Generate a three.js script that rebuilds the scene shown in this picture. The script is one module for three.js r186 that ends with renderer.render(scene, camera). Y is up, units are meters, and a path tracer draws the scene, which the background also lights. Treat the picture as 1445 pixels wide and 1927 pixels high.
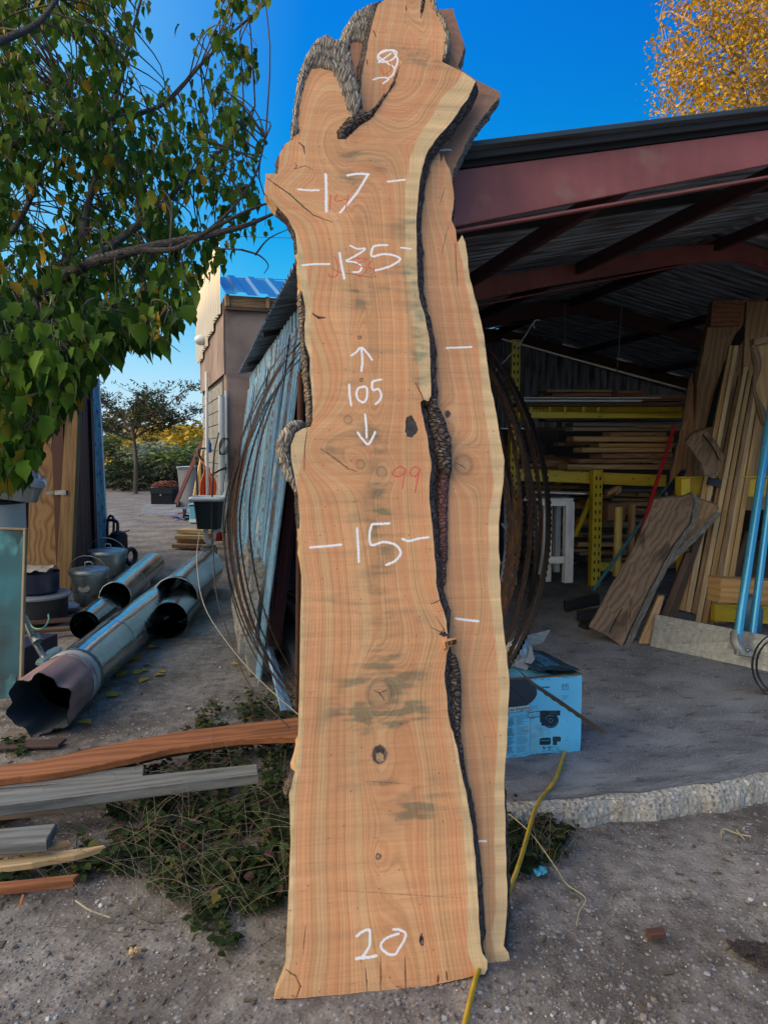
import * as THREE from 'three';
import { mergeGeometries, toCreasedNormals } from 'three/addons/utils/BufferGeometryUtils.js';

// ------------------------------------------------------------------ camera
const scene = new THREE.Scene();
const FPX = 1400, PITCH = 4.6 * Math.PI / 180, EYE = 1.4;
const camera = new THREE.PerspectiveCamera(2 * Math.atan(963.5 / FPX) * 180 / Math.PI, 767 / 1024, 0.05, 3000);
camera.position.set(0, EYE, 0); camera.rotation.x = -PITCH; scene.add(camera);
// ------------------------------------------------------------------ exposure
const renderer = new THREE.WebGLRenderer({ antialias: true });
renderer.setSize(767, 1024); renderer.toneMapping = THREE.LinearToneMapping; renderer.toneMappingExposure = 1.12;
renderer.shadowMap.enabled = true; renderer.shadowMap.type = THREE.PCFSoftShadowMap;
// ------------------------------------------------------------------ sky + sun
const V = (x, y, z) => new THREE.Vector3(x, y, z);
const clamp = (x, a = 0, b = 1) => Math.min(b, Math.max(a, x));
const mix = (a, b, t) => a + (b - a) * t;
const sstep = (a, b, x) => { const t = clamp((x - a) / (b - a)); return t * t * (3 - 2 * t); };
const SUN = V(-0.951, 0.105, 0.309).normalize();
{
  const w = 1024, h = 512, data = new Float32Array(w * h * 4);
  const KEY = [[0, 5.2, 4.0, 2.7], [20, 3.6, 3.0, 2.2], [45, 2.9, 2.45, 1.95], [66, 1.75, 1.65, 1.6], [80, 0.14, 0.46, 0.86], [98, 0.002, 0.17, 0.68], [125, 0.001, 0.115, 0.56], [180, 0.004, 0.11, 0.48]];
  for (let j = 0; j < h; j++) for (let i = 0; i < w; i++) {
    const el = ((j + 0.5) / h - 0.5) * Math.PI, az = ((i + 0.5) / w - 0.5) * 2 * Math.PI;
    const c = Math.cos(el), d = V(c * Math.cos(az), Math.sin(el), c * Math.sin(az));
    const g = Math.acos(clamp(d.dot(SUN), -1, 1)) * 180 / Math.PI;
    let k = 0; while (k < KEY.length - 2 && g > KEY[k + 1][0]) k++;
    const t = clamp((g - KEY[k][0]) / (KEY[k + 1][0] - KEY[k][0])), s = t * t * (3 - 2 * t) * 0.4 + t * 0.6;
    const o = (j * w + i) * 4, e = Math.max(0, Math.sin(el));
    const hz = Math.exp(-(e * e) / 0.09), hp = Math.exp(-(e * e) / 0.017);      // turquoise low down, pale at the horizon
    const low = [0.005, 0.62, 0.92], pale = [0.66, 0.80, 0.78];
    for (let q = 0; q < 3; q++) {
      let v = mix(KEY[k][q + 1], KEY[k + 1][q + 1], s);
      v = mix(v, Math.max(v, low[q]), hz * 0.85); v = mix(v, Math.max(v, pale[q]), hp * 0.9);
      if (el < 0) v *= 0.35;
      data[o + q] = v;
    }
    data[o + 3] = 1;
  }
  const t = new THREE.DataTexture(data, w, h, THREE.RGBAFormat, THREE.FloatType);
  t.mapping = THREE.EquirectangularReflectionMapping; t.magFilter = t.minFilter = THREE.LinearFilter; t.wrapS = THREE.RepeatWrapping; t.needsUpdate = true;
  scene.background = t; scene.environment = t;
}
const sun = new THREE.DirectionalLight(new THREE.Color().setRGB(1, 0.66, 0.28), 3.2);
sun.position.copy(SUN.clone().multiplyScalar(80)); sun.target.position.set(0, 0, -10); scene.add(sun, sun.target);
sun.castShadow = true; sun.shadow.mapSize.set(4096, 4096); sun.shadow.radius = 2;
Object.assign(sun.shadow.camera, { left: -45, right: 45, top: 30, bottom: -30, near: 1, far: 200 });

// ------------------------------------------------------------------ random, noise
const rng = (s) => () => { s |= 0; s = s + 0x6D2B79F5 | 0; let t = Math.imul(s ^ s >>> 15, 1 | s); t = t + Math.imul(t ^ t >>> 7, 61 | t) ^ t; return ((t ^ t >>> 14) >>> 0) / 4294967296; };
const PERM = new Uint8Array(512); { const r = rng(7), p = [...Array(256).keys()]; for (let i = 255; i > 0; i--) { const j = Math.floor(r() * (i + 1)); [p[i], p[j]] = [p[j], p[i]]; } for (let i = 0; i < 512; i++) PERM[i] = p[i & 255]; }
const GX = new Float32Array(256), GY = new Float32Array(256); for (let i = 0; i < 256; i++) { GX[i] = Math.cos(i * 2.399963); GY[i] = Math.sin(i * 2.399963); }
function n2(x, y, px = 0, py = 0) {                                  // gradient noise, about -0.7..0.7; periodic when px, py are given
  let X = Math.floor(x), Y = Math.floor(y); const fx = x - X, fy = y - Y;
  let X1 = X + 1, Y1 = Y + 1;
  if (px) { X = ((X % px) + px) % px; X1 = ((X1 % px) + px) % px; } if (py) { Y = ((Y % py) + py) % py; Y1 = ((Y1 % py) + py) % py; }
  const a = PERM[PERM[X & 255] + (Y & 255)], b = PERM[PERM[X1 & 255] + (Y & 255)], c = PERM[PERM[X & 255] + (Y1 & 255)], d = PERM[PERM[X1 & 255] + (Y1 & 255)];
  const u = fx * fx * fx * (fx * (fx * 6 - 15) + 10), v = fy * fy * fy * (fy * (fy * 6 - 15) + 10);
  const A = GX[a] * fx + GY[a] * fy, B = GX[b] * (fx - 1) + GY[b] * fy, C = GX[c] * fx + GY[c] * (fy - 1), D = GX[d] * (fx - 1) + GY[d] * (fy - 1);
  return (A + (B - A) * u) * (1 - v) + (C + (D - C) * u) * v;
}
function fbm(x, y, o = 4, px = 0, py = 0) { let s = 0, a = 1, t = 0; for (let i = 0; i < o; i++) { s += a * n2(x + i * 17.3 * (px ? 0 : 1), y + i * 9.1 * (px ? 0 : 1), px, py); t += a; a *= 0.5; x *= 2; y *= 2; px *= 2; py *= 2; } return s / t * 1.4; }
const n1 = (x, s = 0) => n2(x, 0.37 + s * 3.17) * 1.5;
function cells(x, y, px, py) {                                       // Worley: distance to nearest and that cell's random
  const X = Math.floor(x), Y = Math.floor(y); let d1 = 9, d2 = 9, id = 0;
  for (let j = -1; j < 2; j++) for (let i = -1; i < 2; i++) {
    let cx = X + i, cy = Y + j; const wx = px ? ((cx % px) + px) % px : cx, wy = py ? ((cy % py) + py) % py : cy;
    const h = PERM[PERM[wx & 255] + (wy & 255)], k = PERM[h + 91];
    const dx = cx + 0.15 + 0.7 * h / 255 - x, dy = cy + 0.15 + 0.7 * k / 255 - y, d = dx * dx + dy * dy;
    if (d < d1) { d2 = d1; d1 = d; id = PERM[h + 17] / 255; } else if (d < d2) d2 = d;
  }
  return [Math.sqrt(d1), id, Math.sqrt(d2)];
}
// ------------------------------------------------------------------ textures, materials
const enc = (v) => { v = clamp(v); return 255 * (v <= 0.0031308 ? v * 12.92 : 1.055 * Math.pow(v, 1 / 2.4) - 0.055); };
const s2l = (r, g, b) => [r, g, b].map((c) => { c /= 255; return c <= 0.04045 ? c / 12.92 : Math.pow((c + 0.055) / 1.055, 2.4); });
function finishTex(t, srgb, rep) { t.colorSpace = srgb ? THREE.SRGBColorSpace : THREE.NoColorSpace; t.magFilter = THREE.LinearFilter; t.minFilter = THREE.LinearMipmapLinearFilter; t.generateMipmaps = true; t.wrapS = t.wrapT = rep ? THREE.RepeatWrapping : THREE.ClampToEdgeWrapping; t.needsUpdate = true; return t; }
function colTex(w, h, fn, rep = true) {
  const d = new Uint8Array(w * h * 4);
  for (let j = 0; j < h; j++) for (let i = 0; i < w; i++) { const c = fn((i + 0.5) / w, (j + 0.5) / h), o = (j * w + i) * 4; d[o] = enc(c[0]); d[o + 1] = enc(c[1]); d[o + 2] = enc(c[2]); d[o + 3] = 255; }
  return finishTex(new THREE.DataTexture(d, w, h), true, rep);
}
function bumpTex(w, h, fn, rep = true) {
  const d = new Uint8Array(w * h * 4);
  for (let j = 0; j < h; j++) for (let i = 0; i < w; i++) { const v = 255 * clamp(fn((i + 0.5) / w, (j + 0.5) / h)), o = (j * w + i) * 4; d[o] = d[o + 1] = d[o + 2] = v; d[o + 3] = 255; }
  return finishTex(new THREE.DataTexture(d, w, h), false, rep);
}
const mc = (a, b, t) => [mix(a[0], b[0], t), mix(a[1], b[1], t), mix(a[2], b[2], t)];
const mul = (a, k) => [a[0] * k, a[1] * k, a[2] * k];
function mat(c, rough = 0.8, metal = 0, o = {}) { const m = new THREE.MeshPhysicalMaterial({ roughness: rough, metalness: metal, side: THREE.DoubleSide, ...o }); m.color.setRGB(c[0], c[1], c[2]); return m; }

// ------------------------------------------------------------------ naming
const used = new Map();
function numbered(n) { const k = used.get(n) ?? 0; used.set(n, k + 1); return k ? `${n}_${String(k).padStart(3, '0')}` : n; }
function thing(name, label, category, base, group, kind) {
  const g = new THREE.Group(); g.name = numbered(name); g.position.copy(base ?? V(0, 0, 0)); g.userData = { label, category };
  if (group) g.userData.group = group; if (kind) g.userData.kind = kind; scene.add(g); return g;
}
function worldPos(o) { const p = V(0, 0, 0); for (let q = o; q && q !== scene; q = q.parent) p.add(q.position); return p; }
function part(parent, name, geo, m, label, stuff) {                  // geo in world coordinates
  if (Array.isArray(geo)) geo = join(geo);
  const p = worldPos(parent); geo.translate(-p.x, -p.y, -p.z);
  const o = new THREE.Mesh(geo, m); o.name = name; o.castShadow = o.receiveShadow = true; if (label) o.userData.label = label; if (stuff) o.userData.kind = 'stuff'; parent.add(o); return o;
}
function solo(name, geo, m, label, category, group, kind) {          // a thing of one mesh
  if (Array.isArray(geo)) geo = join(geo);
  geo.computeBoundingBox(); const b = geo.boundingBox, c = V((b.min.x + b.max.x) / 2, b.min.y, (b.min.z + b.max.z) / 2); geo.translate(-c.x, -c.y, -c.z);
  const o = new THREE.Mesh(geo, m); o.name = numbered(name); o.position.copy(c); o.castShadow = o.receiveShadow = true; o.userData = { label, category }; if (group) o.userData.group = group; if (kind) o.userData.kind = kind; scene.add(o); return o;
}
function structure(name, geo, m, label) { const o = new THREE.Mesh(geo, m); o.name = numbered(name); o.castShadow = o.receiveShadow = true; o.userData = { kind: 'structure', label, category: name.replace(/_/g, ' ') }; scene.add(o); return o; }
function join(list) { const l = list.map((g) => { g = g.index ? g.toNonIndexed() : g; for (const k of Object.keys(g.attributes)) if (!['position', 'normal', 'uv', 'color'].includes(k)) g.deleteAttribute(k); if (!g.attributes.uv) g.setAttribute('uv', new THREE.BufferAttribute(new Float32Array(g.attributes.position.count * 2), 2)); return g; }); const c = l.some((g) => g.attributes.color); if (c) for (const g of l) if (!g.attributes.color) g.setAttribute('color', new THREE.BufferAttribute(new Float32Array(g.attributes.position.count * 3).fill(1), 3)); return mergeGeometries(l); }

// ------------------------------------------------------------------ measuring: a sight line of the photograph met with a real surface
const SP = Math.sin(PITCH), CP = Math.cos(PITCH);
function ray(px, py) { const a = (px - 722.5) / FPX, t = (py - 963.5) / FPX; return V(a, -(SP + t * CP), -(CP - t * SP)); }
function P(px, py, d) { const r = ray(px, py), s = d / -r.z; return V(r.x * s, EYE + r.y * s, -d); }
function G(px, py, h = 0) { const r = ray(px, py), s = (h - EYE) / r.y; return V(r.x * s, h, r.z * s); }
// the carport's own frame: u to the right along its front, s into its depth
const YAW = 14 * Math.PI / 180, UC = Math.cos(YAW), US = Math.sin(YAW);
const U = V(UC, 0, -US), S = V(-US, 0, -UC);
const FR = (u, s, h) => V(-0.12 + UC * u - US * s, h, -(2.87 + US * u + UC * s));

// ------------------------------------------------------------------ geometry helpers
function geoFrom(pos, idx, uv, flat) {
  let g = new THREE.BufferGeometry(); g.setAttribute('position', new THREE.BufferAttribute(new Float32Array(pos), 3));
  g.setAttribute('uv', new THREE.BufferAttribute(new Float32Array(uv ?? new Array(pos.length / 3 * 2).fill(0)), 2));
  if (idx) g.setIndex(idx); if (flat) g = g.toNonIndexed(); g.computeVertexNormals(); return g;
}
function newell(p) { const n = V(0, 0, 0); for (let i = 0; i < p.length; i++) { const a = p[i], b = p[(i + 1) % p.length]; n.x += (a.y - b.y) * (a.z + b.z); n.y += (a.z - b.z) * (a.x + b.x); n.z += (a.x - b.x) * (a.y + b.y); } return n.normalize(); }
let pieceSeed = 0;
function prism(pts, off, o = {}) {                                   // outline + thickness vector, small bevel on both faces
  let p = pts.map((q) => q.clone()); let n = newell(p); if (n.dot(off) > 0) { p.reverse(); n.negate(); }
  const N = p.length, bev = o.bevel ?? 0.003;
  let axis = o.axis?.clone(); if (!axis) { let best = -1; for (let i = 0; i < N; i++) { const e = p[(i + 1) % N].clone().sub(p[i]); if (e.length() > best) { best = e.length(); axis = e; } } if (off.length() > best) axis = off.clone(); } axis.normalize();
  const inset = p.map((q, i) => { const e0 = q.clone().sub(p[(i + N - 1) % N]).normalize(), e1 = p[(i + 1) % N].clone().sub(q).normalize(); const m0 = n.clone().cross(e0), m1 = n.clone().cross(e1); const m = m0.add(m1); const l = m.length() || 1; m.divideScalar(l); return q.clone().addScaledVector(m, bev * Math.min(1.6, 2 / l)); });
  const od = off.clone().normalize(), th = off.length();
  const ring = [inset, p.map((q) => q.clone().addScaledVector(od, bev)), p.map((q) => q.clone().addScaledVector(od, th - bev)), inset.map((q) => q.clone().add(off))];
  const pos = [], uv = []; const r = rng(o.seed ?? (1234 + pieceSeed++)), du = r() * 7, dv = r() * 7; const us = o.us ?? 1.2, vs = o.vs ?? 0.3;
  const tri = (a, b, c) => { const fn = b.clone().sub(a).cross(c.clone().sub(a)).normalize(); let cr = fn.clone().cross(axis); const end = cr.length() < 0.5; if (end) cr = Math.abs(fn.y) < 0.9 ? V(0, 1, 0).cross(fn) : V(1, 0, 0); cr.normalize(); for (const q of [a, b, c]) { pos.push(q.x, q.y, q.z); uv.push((end ? q.dot(V(0.02, 0.05, 0.02)) : q.dot(axis)) / us + du, q.dot(cr) / vs + dv); } };
  const ax = n.clone().cross(axis).normalize(), ay = axis; const flat2 = (l) => l.map((q) => new THREE.Vector2(q.dot(ay), q.dot(ax)));
  const cap = (l, inv) => { const f = flat2(l); const t = THREE.ShapeUtils.triangulateShape(f, []); for (const [a, b, c] of t) { const q = [l[a], l[b], l[c]]; const nn = q[1].clone().sub(q[0]).cross(q[2].clone().sub(q[0])); if ((nn.dot(n) > 0) === inv) q.reverse(); tri(...q); } };
  cap(ring[0], false); cap(ring[3], true);
  for (let k = 0; k < 3; k++) for (let i = 0; i < N; i++) { const j = (i + 1) % N, a = ring[k][i], b = ring[k][j], c = ring[k + 1][j], d = ring[k + 1][i]; tri(a, d, c); tri(a, c, b); }
  return geoFrom(pos, null, uv);
}
function rough(pts, step, amp, seed = 1, skip) {                     // ragged outline
  const out = [], n = newell(pts); let acc = 0;
  for (let i = 0; i < pts.length; i++) { const a = pts[i], b = pts[(i + 1) % pts.length], l = a.distanceTo(b), k = Math.max(1, Math.round(l / step)); const m = n.clone().cross(b.clone().sub(a).normalize()); const am = skip && skip(i) ? 0 : amp;
    for (let j = 0; j < k; j++) { const q = a.clone().lerp(b, j / k); acc += l / k; q.addScaledVector(m, am * (n1(acc * 9, seed) + 0.7 * n1(acc * 31, seed + 5))); out.push(q); } }
  return out;
}
function box(a, b, w, t, o = {}) {                                   // bar from a to b, width vector w, thickness vector t (both centred)
  const h = w.clone().multiplyScalar(0.5), k = t.clone().multiplyScalar(0.5);
  return prism([a.clone().sub(h).sub(k), b.clone().sub(h).sub(k), b.clone().add(h).sub(k), a.clone().add(h).sub(k)], t, { axis: b.clone().sub(a), ...o });
}
function block(c, ex, ey, ez, o = {}) { return prism([c.clone().addScaledVector(ex, -0.5).addScaledVector(ey, -0.5), c.clone().addScaledVector(ex, 0.5).addScaledVector(ey, -0.5), c.clone().addScaledVector(ex, 0.5).addScaledVector(ey, 0.5), c.clone().addScaledVector(ex, -0.5).addScaledVector(ey, 0.5)].map((q) => q.addScaledVector(ez, -0.5)), ez, o); }
function pipe(pts, rad, o = {}) {                                    // swept tube, radius number or function of 0..1
  const rf = typeof rad === 'function' ? rad : () => rad; const curve = pts.length > 2 && !o.straight ? new THREE.CatmullRomCurve3(pts, !!o.closed, 'centripetal') : null;
  const M = o.seg ?? (curve ? pts.length * 6 : 1), R = o.radial ?? 8; const c = []; for (let i = 0; i <= M; i++) c.push(curve ? curve.getPoint(i / M) : (o.straight ? pts[Math.min(pts.length - 1, i)] : pts[0].clone().lerp(pts[1], i / M)));
  const pos = [], uv = [], idx = []; let nrm = null, len = 0;
  for (let i = 0; i <= M; i++) { const t = c[Math.min(M, i + 1)].clone().sub(c[Math.max(0, i - 1)]).normalize(); if (!nrm) { nrm = Math.abs(t.y) < 0.9 ? V(0, 1, 0) : V(1, 0, 0); } nrm = nrm.clone().addScaledVector(t, -nrm.dot(t)).normalize(); const bn = t.clone().cross(nrm); if (i) len += c[i].distanceTo(c[i - 1]);
    for (let j = 0; j <= R; j++) { const a = j / R * 2 * Math.PI; let r = rf(i / M, a); const q = c[i].clone().addScaledVector(nrm, Math.cos(a) * r).addScaledVector(bn, Math.sin(a) * r); pos.push(q.x, q.y, q.z); uv.push(len / (o.us ?? 1), j / R * (o.vt ?? 1)); } }
  for (let i = 0; i < M; i++) for (let j = 0; j < R; j++) { const a = i * (R + 1) + j, b = a + R + 1; idx.push(a, b, a + 1, b, b + 1, a + 1); }
  if (o.caps !== false) for (const e of [0, M]) { const k = pos.length / 3; pos.push(c[e].x, c[e].y, c[e].z); uv.push(0, 0); for (let j = 0; j < R; j++) { const a = e * (R + 1) + j; e ? idx.push(k, a, a + 1) : idx.push(k, a + 1, a); } }
  return geoFrom(pos, idx, uv);
}
function grid(fn, nu, nv, us = 1, vs = 1, flat) {                    // fn(i/nu, j/nv) -> Vector3
  const pos = [], uv = [], idx = []; for (let j = 0; j <= nv; j++) for (let i = 0; i <= nu; i++) { const q = fn(i / nu, j / nv); pos.push(q.x, q.y, q.z); uv.push(i / nu * us, j / nv * vs); }
  for (let j = 0; j < nv; j++) for (let i = 0; i < nu; i++) { const a = j * (nu + 1) + i, b = a + nu + 1; idx.push(a, a + 1, b, a + 1, b + 1, b); } return geoFrom(pos, idx, uv, flat);
}
function lathe(prof, c, o = {}) { const g = new THREE.LatheGeometry(prof.map(([r, y]) => new THREE.Vector2(Math.max(r, 1e-4), y)), o.seg ?? 28); const k = g; if (o.m) k.applyMatrix4(o.m); k.translate(c.x, c.y, c.z); return k; }
function corrugated(o, w, l, n, W, L, { pitch = 0.19, amp = 0.02, shape = 'trap', wob = 0, seed = 0 } = {}) {   // o corner, w across ribs, l along ribs, n out
  const prof = shape === 'trap' ? [[0, 0], [0.45, 0], [0.56, 1], [0.88, 1], [1, 0]] : [0, 1, 2, 3, 4, 5, 6, 7, 8].map((k) => [k / 8, 0.5 - 0.5 * Math.cos(k / 8 * 2 * Math.PI)]);
  const xs = []; const N = Math.ceil(W / pitch); for (let i = 0; i < N; i++) for (const [a, b] of prof) { if (i && a === 0) continue; const x = (i + a) * pitch; if (x <= W + 1e-6) xs.push([x, b * amp]); }
  const M = wob ? 14 : 1, pos = [], uv = [], idx = []; for (let j = 0; j <= M; j++) for (const [x, z] of xs) { const y = j / M * L, q = o.clone().addScaledVector(w, x).addScaledVector(l, y).addScaledVector(n, z + wob * n2(x * 1.7 + seed * 5, y * 1.1 + seed)); pos.push(q.x, q.y, q.z); uv.push(x + seed * 0.37, y + seed * 0.21); }
  const K = xs.length; for (let j = 0; j < M; j++) for (let i = 0; i + 1 < K; i++) { const a = j * K + i, b = a + K; idx.push(a, a + 1, b, a + 1, b + 1, b); }
  return geoFrom(pos, idx, uv, shape === 'trap');
}
// ------------------------------------------------------------------ procedural materials
function woodTex(light, dark, o = {}) {                              // grain along u; 1.2 m x 0.3 m a tile
  const sd = o.seed ?? 0;
  const f = (u, v) => { const w = 0.35 * n2(u * 3 + sd, v * 2, 3, 2) + 0.12 * n2(u * 9, v * 4 + sd, 9, 4); const r = v * 6 + w * (o.warp ?? 1.6); let a = 0.5 + 0.5 * Math.sin(r * 6.2832 + 1.5 * n2(u * 2, v * 9, 2, 9)); a = Math.pow(a, 1.6);
    const fine = n2(u * 24, v * 110, 24, 110) * 0.5 + n2(u * 50, v * 220, 50, 220) * 0.35; return [a, fine]; };
  const map = colTex(1024, 256, (u, v) => { const [a, fi] = f(u, v); let c = mc(light, dark, clamp(a * 0.6 + fi * 0.55 + 0.12)); const st = sstep(0.15, 0.5, fbm(u * 4 + sd, v * 3, 3, 4, 3)); c = mc(c, mul(dark, o.stainDark ?? 0.5), st * (o.stain ?? 0.35));
    if (o.grey) { const g = sstep(-0.2, 0.45, fbm(u * 6, v * 5 + sd, 3, 6, 5)); c = mc(c, o.grey, g * 0.7); } return mul(c, 1 + 0.25 * n2(u * 3, v * 2 + sd, 3, 2)); });
  const bump = bumpTex(512, 128, (u, v) => { const [a, fi] = f(u, v); return 0.6 - a * 0.2 + fi * 0.5; });
  return { map, bump };
}
function woodMat(light, dark, o = {}) { const t = woodTex(light, dark, o); return mat([1, 1, 1], o.rough ?? 0.85, 0, { map: t.map, bumpMap: t.bump, bumpScale: o.bs ?? 0.0025 }); }
const M = {};
M.cedar = woodMat([0.33, 0.125, 0.045], [0.16, 0.05, 0.018], { seed: 1, warp: 2.4, stain: 0.3 });
M.grey = woodMat([0.20, 0.205, 0.19], [0.055, 0.055, 0.052], { seed: 2, grey: [0.15, 0.17, 0.17], stain: 0.5, bs: 0.004 });
M.greyEdge = woodMat([0.36, 0.28, 0.17], [0.2, 0.14, 0.08], { seed: 3, grey: [0.25, 0.22, 0.17] });
M.pine = woodMat([0.46, 0.30, 0.13], [0.30, 0.17, 0.06], { seed: 4, stain: 0.25 });
M.pineB = woodMat([0.55, 0.40, 0.21], [0.38, 0.24, 0.10], { seed: 5, stain: 0.2 });
M.brown = woodMat([0.33, 0.21, 0.11], [0.15, 0.085, 0.04], { seed: 6, stain: 0.6, warp: 3 });
M.walnut = woodMat([0.22, 0.145, 0.085], [0.085, 0.05, 0.03], { seed: 7, stain: 0.7, stainDark: 0.25, warp: 3.5 });
M.darkwood = woodMat([0.12, 0.07, 0.04], [0.05, 0.03, 0.018], { seed: 8, stain: 0.5 });
M.ply = (() => { const f = (u, v) => { const w = fbm(u * 3, v * 2, 3, 3, 2); const r = v * 5 + w * 2.6 + 1.3 * Math.abs(n2(u * 1 + 5, v * 2, 1, 2)); return Math.pow(0.5 + 0.5 * Math.sin(r * 6.2832 * 1.6), 2); }; return mat([1, 1, 1], 0.8, 0, { map: colTex(1024, 512, (u, v) => mul(mc([0.25, 0.15, 0.065], [0.11, 0.062, 0.026], f(u, v) * 0.8 + 0.3 * n2(u * 60, v * 200, 60, 200)), 1 + 0.4 * fbm(u * 2, v * 2, 3, 2, 2))) }); })();
function barkTex(light, dark, sd) { const f = (u, v) => { const w = 1.1 * n2(u * 5 + sd, v * 6, 5, 6) + 0.5 * n2(u * 18, v * 20, 18, 20); const c = cells(u * 15 + w, v * 34 + 1.4 * w, 15, 34); const ridge = sstep(0.0, 0.45, c[2] - c[0] + 0.25 * n2(u * 60, v * 60, 60, 60)); return [ridge, c[1], fbm(u * 20, v * 40, 3, 20, 40)]; };
  return { map: colTex(512, 512, (u, v) => { const [r, id, n] = f(u, v); return mul(mc(dark, light, clamp(r * (0.55 + 0.5 * id) + n * 0.5)), 0.75 + 0.5 * id); }), bump: bumpTex(512, 512, (u, v) => { const [r, id, n] = f(u, v); return r * (0.6 + 0.3 * id) + n * 0.25; }) }; }
function barkMat(light, dark, sd, bs = 0.012) { const t = barkTex(light, dark, sd); return mat([1, 1, 1], 0.95, 0, { map: t.map, bumpMap: t.bump, bumpScale: bs }); }
M.bark = barkMat([0.17, 0.125, 0.105], [0.028, 0.021, 0.019], 1);
M.greyBark = (() => { const f = (u, v) => { const w = 2.2 * n2(u * 6, v * 7, 6, 7) + 0.9 * n2(u * 20, v * 16, 20, 16); const c = cells(u * 56 + w, v * 7 + w * 0.3, 56, 7); return [sstep(0.03, 0.35, c[2] - c[0]), c[1], fbm(u * 30, v * 12, 3, 30, 12)]; }; return mat([1, 1, 1], 0.95, 0, { map: colTex(512, 512, (u, v) => { const [r, id, n] = f(u, v); return mul(mc([0.085, 0.07, 0.056], mc([0.40, 0.37, 0.31], [0.30, 0.22, 0.15], id * 0.6), clamp(r * 0.9 + n * 0.5)), 0.7 + 0.6 * id); }), bumpMap: bumpTex(512, 512, (u, v) => { const [r, id, n] = f(u, v); return r * (0.5 + 0.4 * id) + n * 0.3; }), bumpScale: 0.007 }); })();
M.innerBark = barkMat([0.20, 0.085, 0.07], [0.07, 0.03, 0.028], 3, 0.004);
// metals
M.galv = (() => { const map = colTex(1024, 1024, (u, v) => { const sp = cells(u * 60, v * 60, 60, 60)[1]; let c = mul([0.42, 0.50, 0.56], 0.8 + 0.25 * sp + 0.35 * fbm(u * 3, v * 2, 4, 3, 2)); const st = 1.25 * fbm(u * 22, v * 1, 4, 22, 1), st2 = fbm(u * 40, v * 5, 3, 40, 5); const rust = sstep(0.28, 0.55, st + 0.4 * st2); c = mc(c, mc([0.16, 0.09, 0.05], [0.26, 0.15, 0.08], sp), rust * 0.95); const wh = sstep(0.25, 0.6, fbm(u * 9 + 4, v * 2, 4, 9, 2)); return mc(c, [0.52, 0.57, 0.56], wh * 0.5); });
  return mat([0.55, 0.82, 1.05], 0.5, 0.3, { map, roughnessMap: bumpTex(256, 256, (u, v) => 0.55 + 0.5 * fbm(u * 6, v * 3, 3, 6, 3)), bumpMap: bumpTex(256, 256, (u, v) => 0.5 + 0.5 * fbm(u * 5, v * 3, 3, 5, 3)), bumpScale: 0.006 }); })();
M.galvWall = mat([1, 1, 1], 0.5, 0.25, { map: colTex(512, 1024, (u, v) => { const a = n2(u * 5, v * 1, 5, 1), b = fbm(u * 9, v * 2, 4, 9, 2), d = fbm(u * 40, v * 24, 3, 40, 24); let c = mul(mc([0.05, 0.20, 0.40], [0.26, 0.52, 0.70], clamp(0.5 + 1.1 * a + 0.7 * b)), 0.85 + 0.35 * d); c = mc(c, [0.50, 0.52, 0.48], sstep(0.22, 0.4, fbm(u * 8 + 3, v * 1.0, 3, 8, 1) + 0.25 * d) * 0.8); return mc(c, mul([0.10, 0.055, 0.032], 0.8 + 0.8 * d), sstep(0.16, 0.3, fbm(u * 8, v * 1, 3, 8, 1) + 0.45 * d) * 0.92); }) });
M.roofUnder = (() => mat([1, 1, 1], 0.75, 0.1, { map: colTex(512, 512, (u, v) => { const a = fbm(u * 16, v * 2, 4, 16, 2), b = fbm(u * 30, v * 2, 3, 30, 2); return mul(mc([0.36, 0.42, 0.47], [0.18, 0.12, 0.08], sstep(-0.1, 0.5, a)), 0.8 + 0.7 * b); }) }))();
M.duct = mat([0.42, 0.49, 0.52], 0.3, 1, { roughnessMap: bumpTex(512, 256, (u, v) => 0.6 + 0.35 * fbm(u * 6, v * 5, 4, 6, 5) + 0.4 * sstep(0.2, 0.5, fbm(u * 3 + 3, v * 3, 4, 3, 3)) + (cells(u * 60, v * 40, 60, 40)[1] - 0.5) * 0.15), map: colTex(512, 256, (u, v) => mul([1, 1, 1], 0.75 + 0.18 * cells(u * 50, v * 34, 50, 34)[1] + 0.25 * fbm(u * 5, v * 4, 4, 5, 4))), bumpMap: bumpTex(256, 256, (u, v) => 0.5 + 0.6 * fbm(u * 4, v * 3, 3, 4, 3)), bumpScale: 0.004 });
M.galvPail = mat([0.36, 0.42, 0.44], 0.45, 0.85, { map: colTex(256, 256, (u, v) => mul([1, 1, 1], 0.55 + 0.25 * cells(u * 24, v * 16, 24, 16)[1] + 0.5 * fbm(u * 4, v * 4, 4, 4, 4))), bumpMap: bumpTex(128, 128, (u, v) => 0.5 + 0.5 * fbm(u * 4, v * 4, 3, 4, 4)), bumpScale: 0.003 });
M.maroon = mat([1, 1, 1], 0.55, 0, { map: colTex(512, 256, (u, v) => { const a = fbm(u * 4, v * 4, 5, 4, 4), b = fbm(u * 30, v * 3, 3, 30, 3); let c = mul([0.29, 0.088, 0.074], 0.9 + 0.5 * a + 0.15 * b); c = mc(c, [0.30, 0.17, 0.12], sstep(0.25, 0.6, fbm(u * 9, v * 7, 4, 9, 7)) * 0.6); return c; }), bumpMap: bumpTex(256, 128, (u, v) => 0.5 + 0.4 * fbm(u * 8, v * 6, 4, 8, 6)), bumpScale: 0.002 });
M.maroonShaded = mat([0.085, 0.03, 0.028], 0.6, 0);  // same maroon steel, shade under the roof put into its colour
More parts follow.
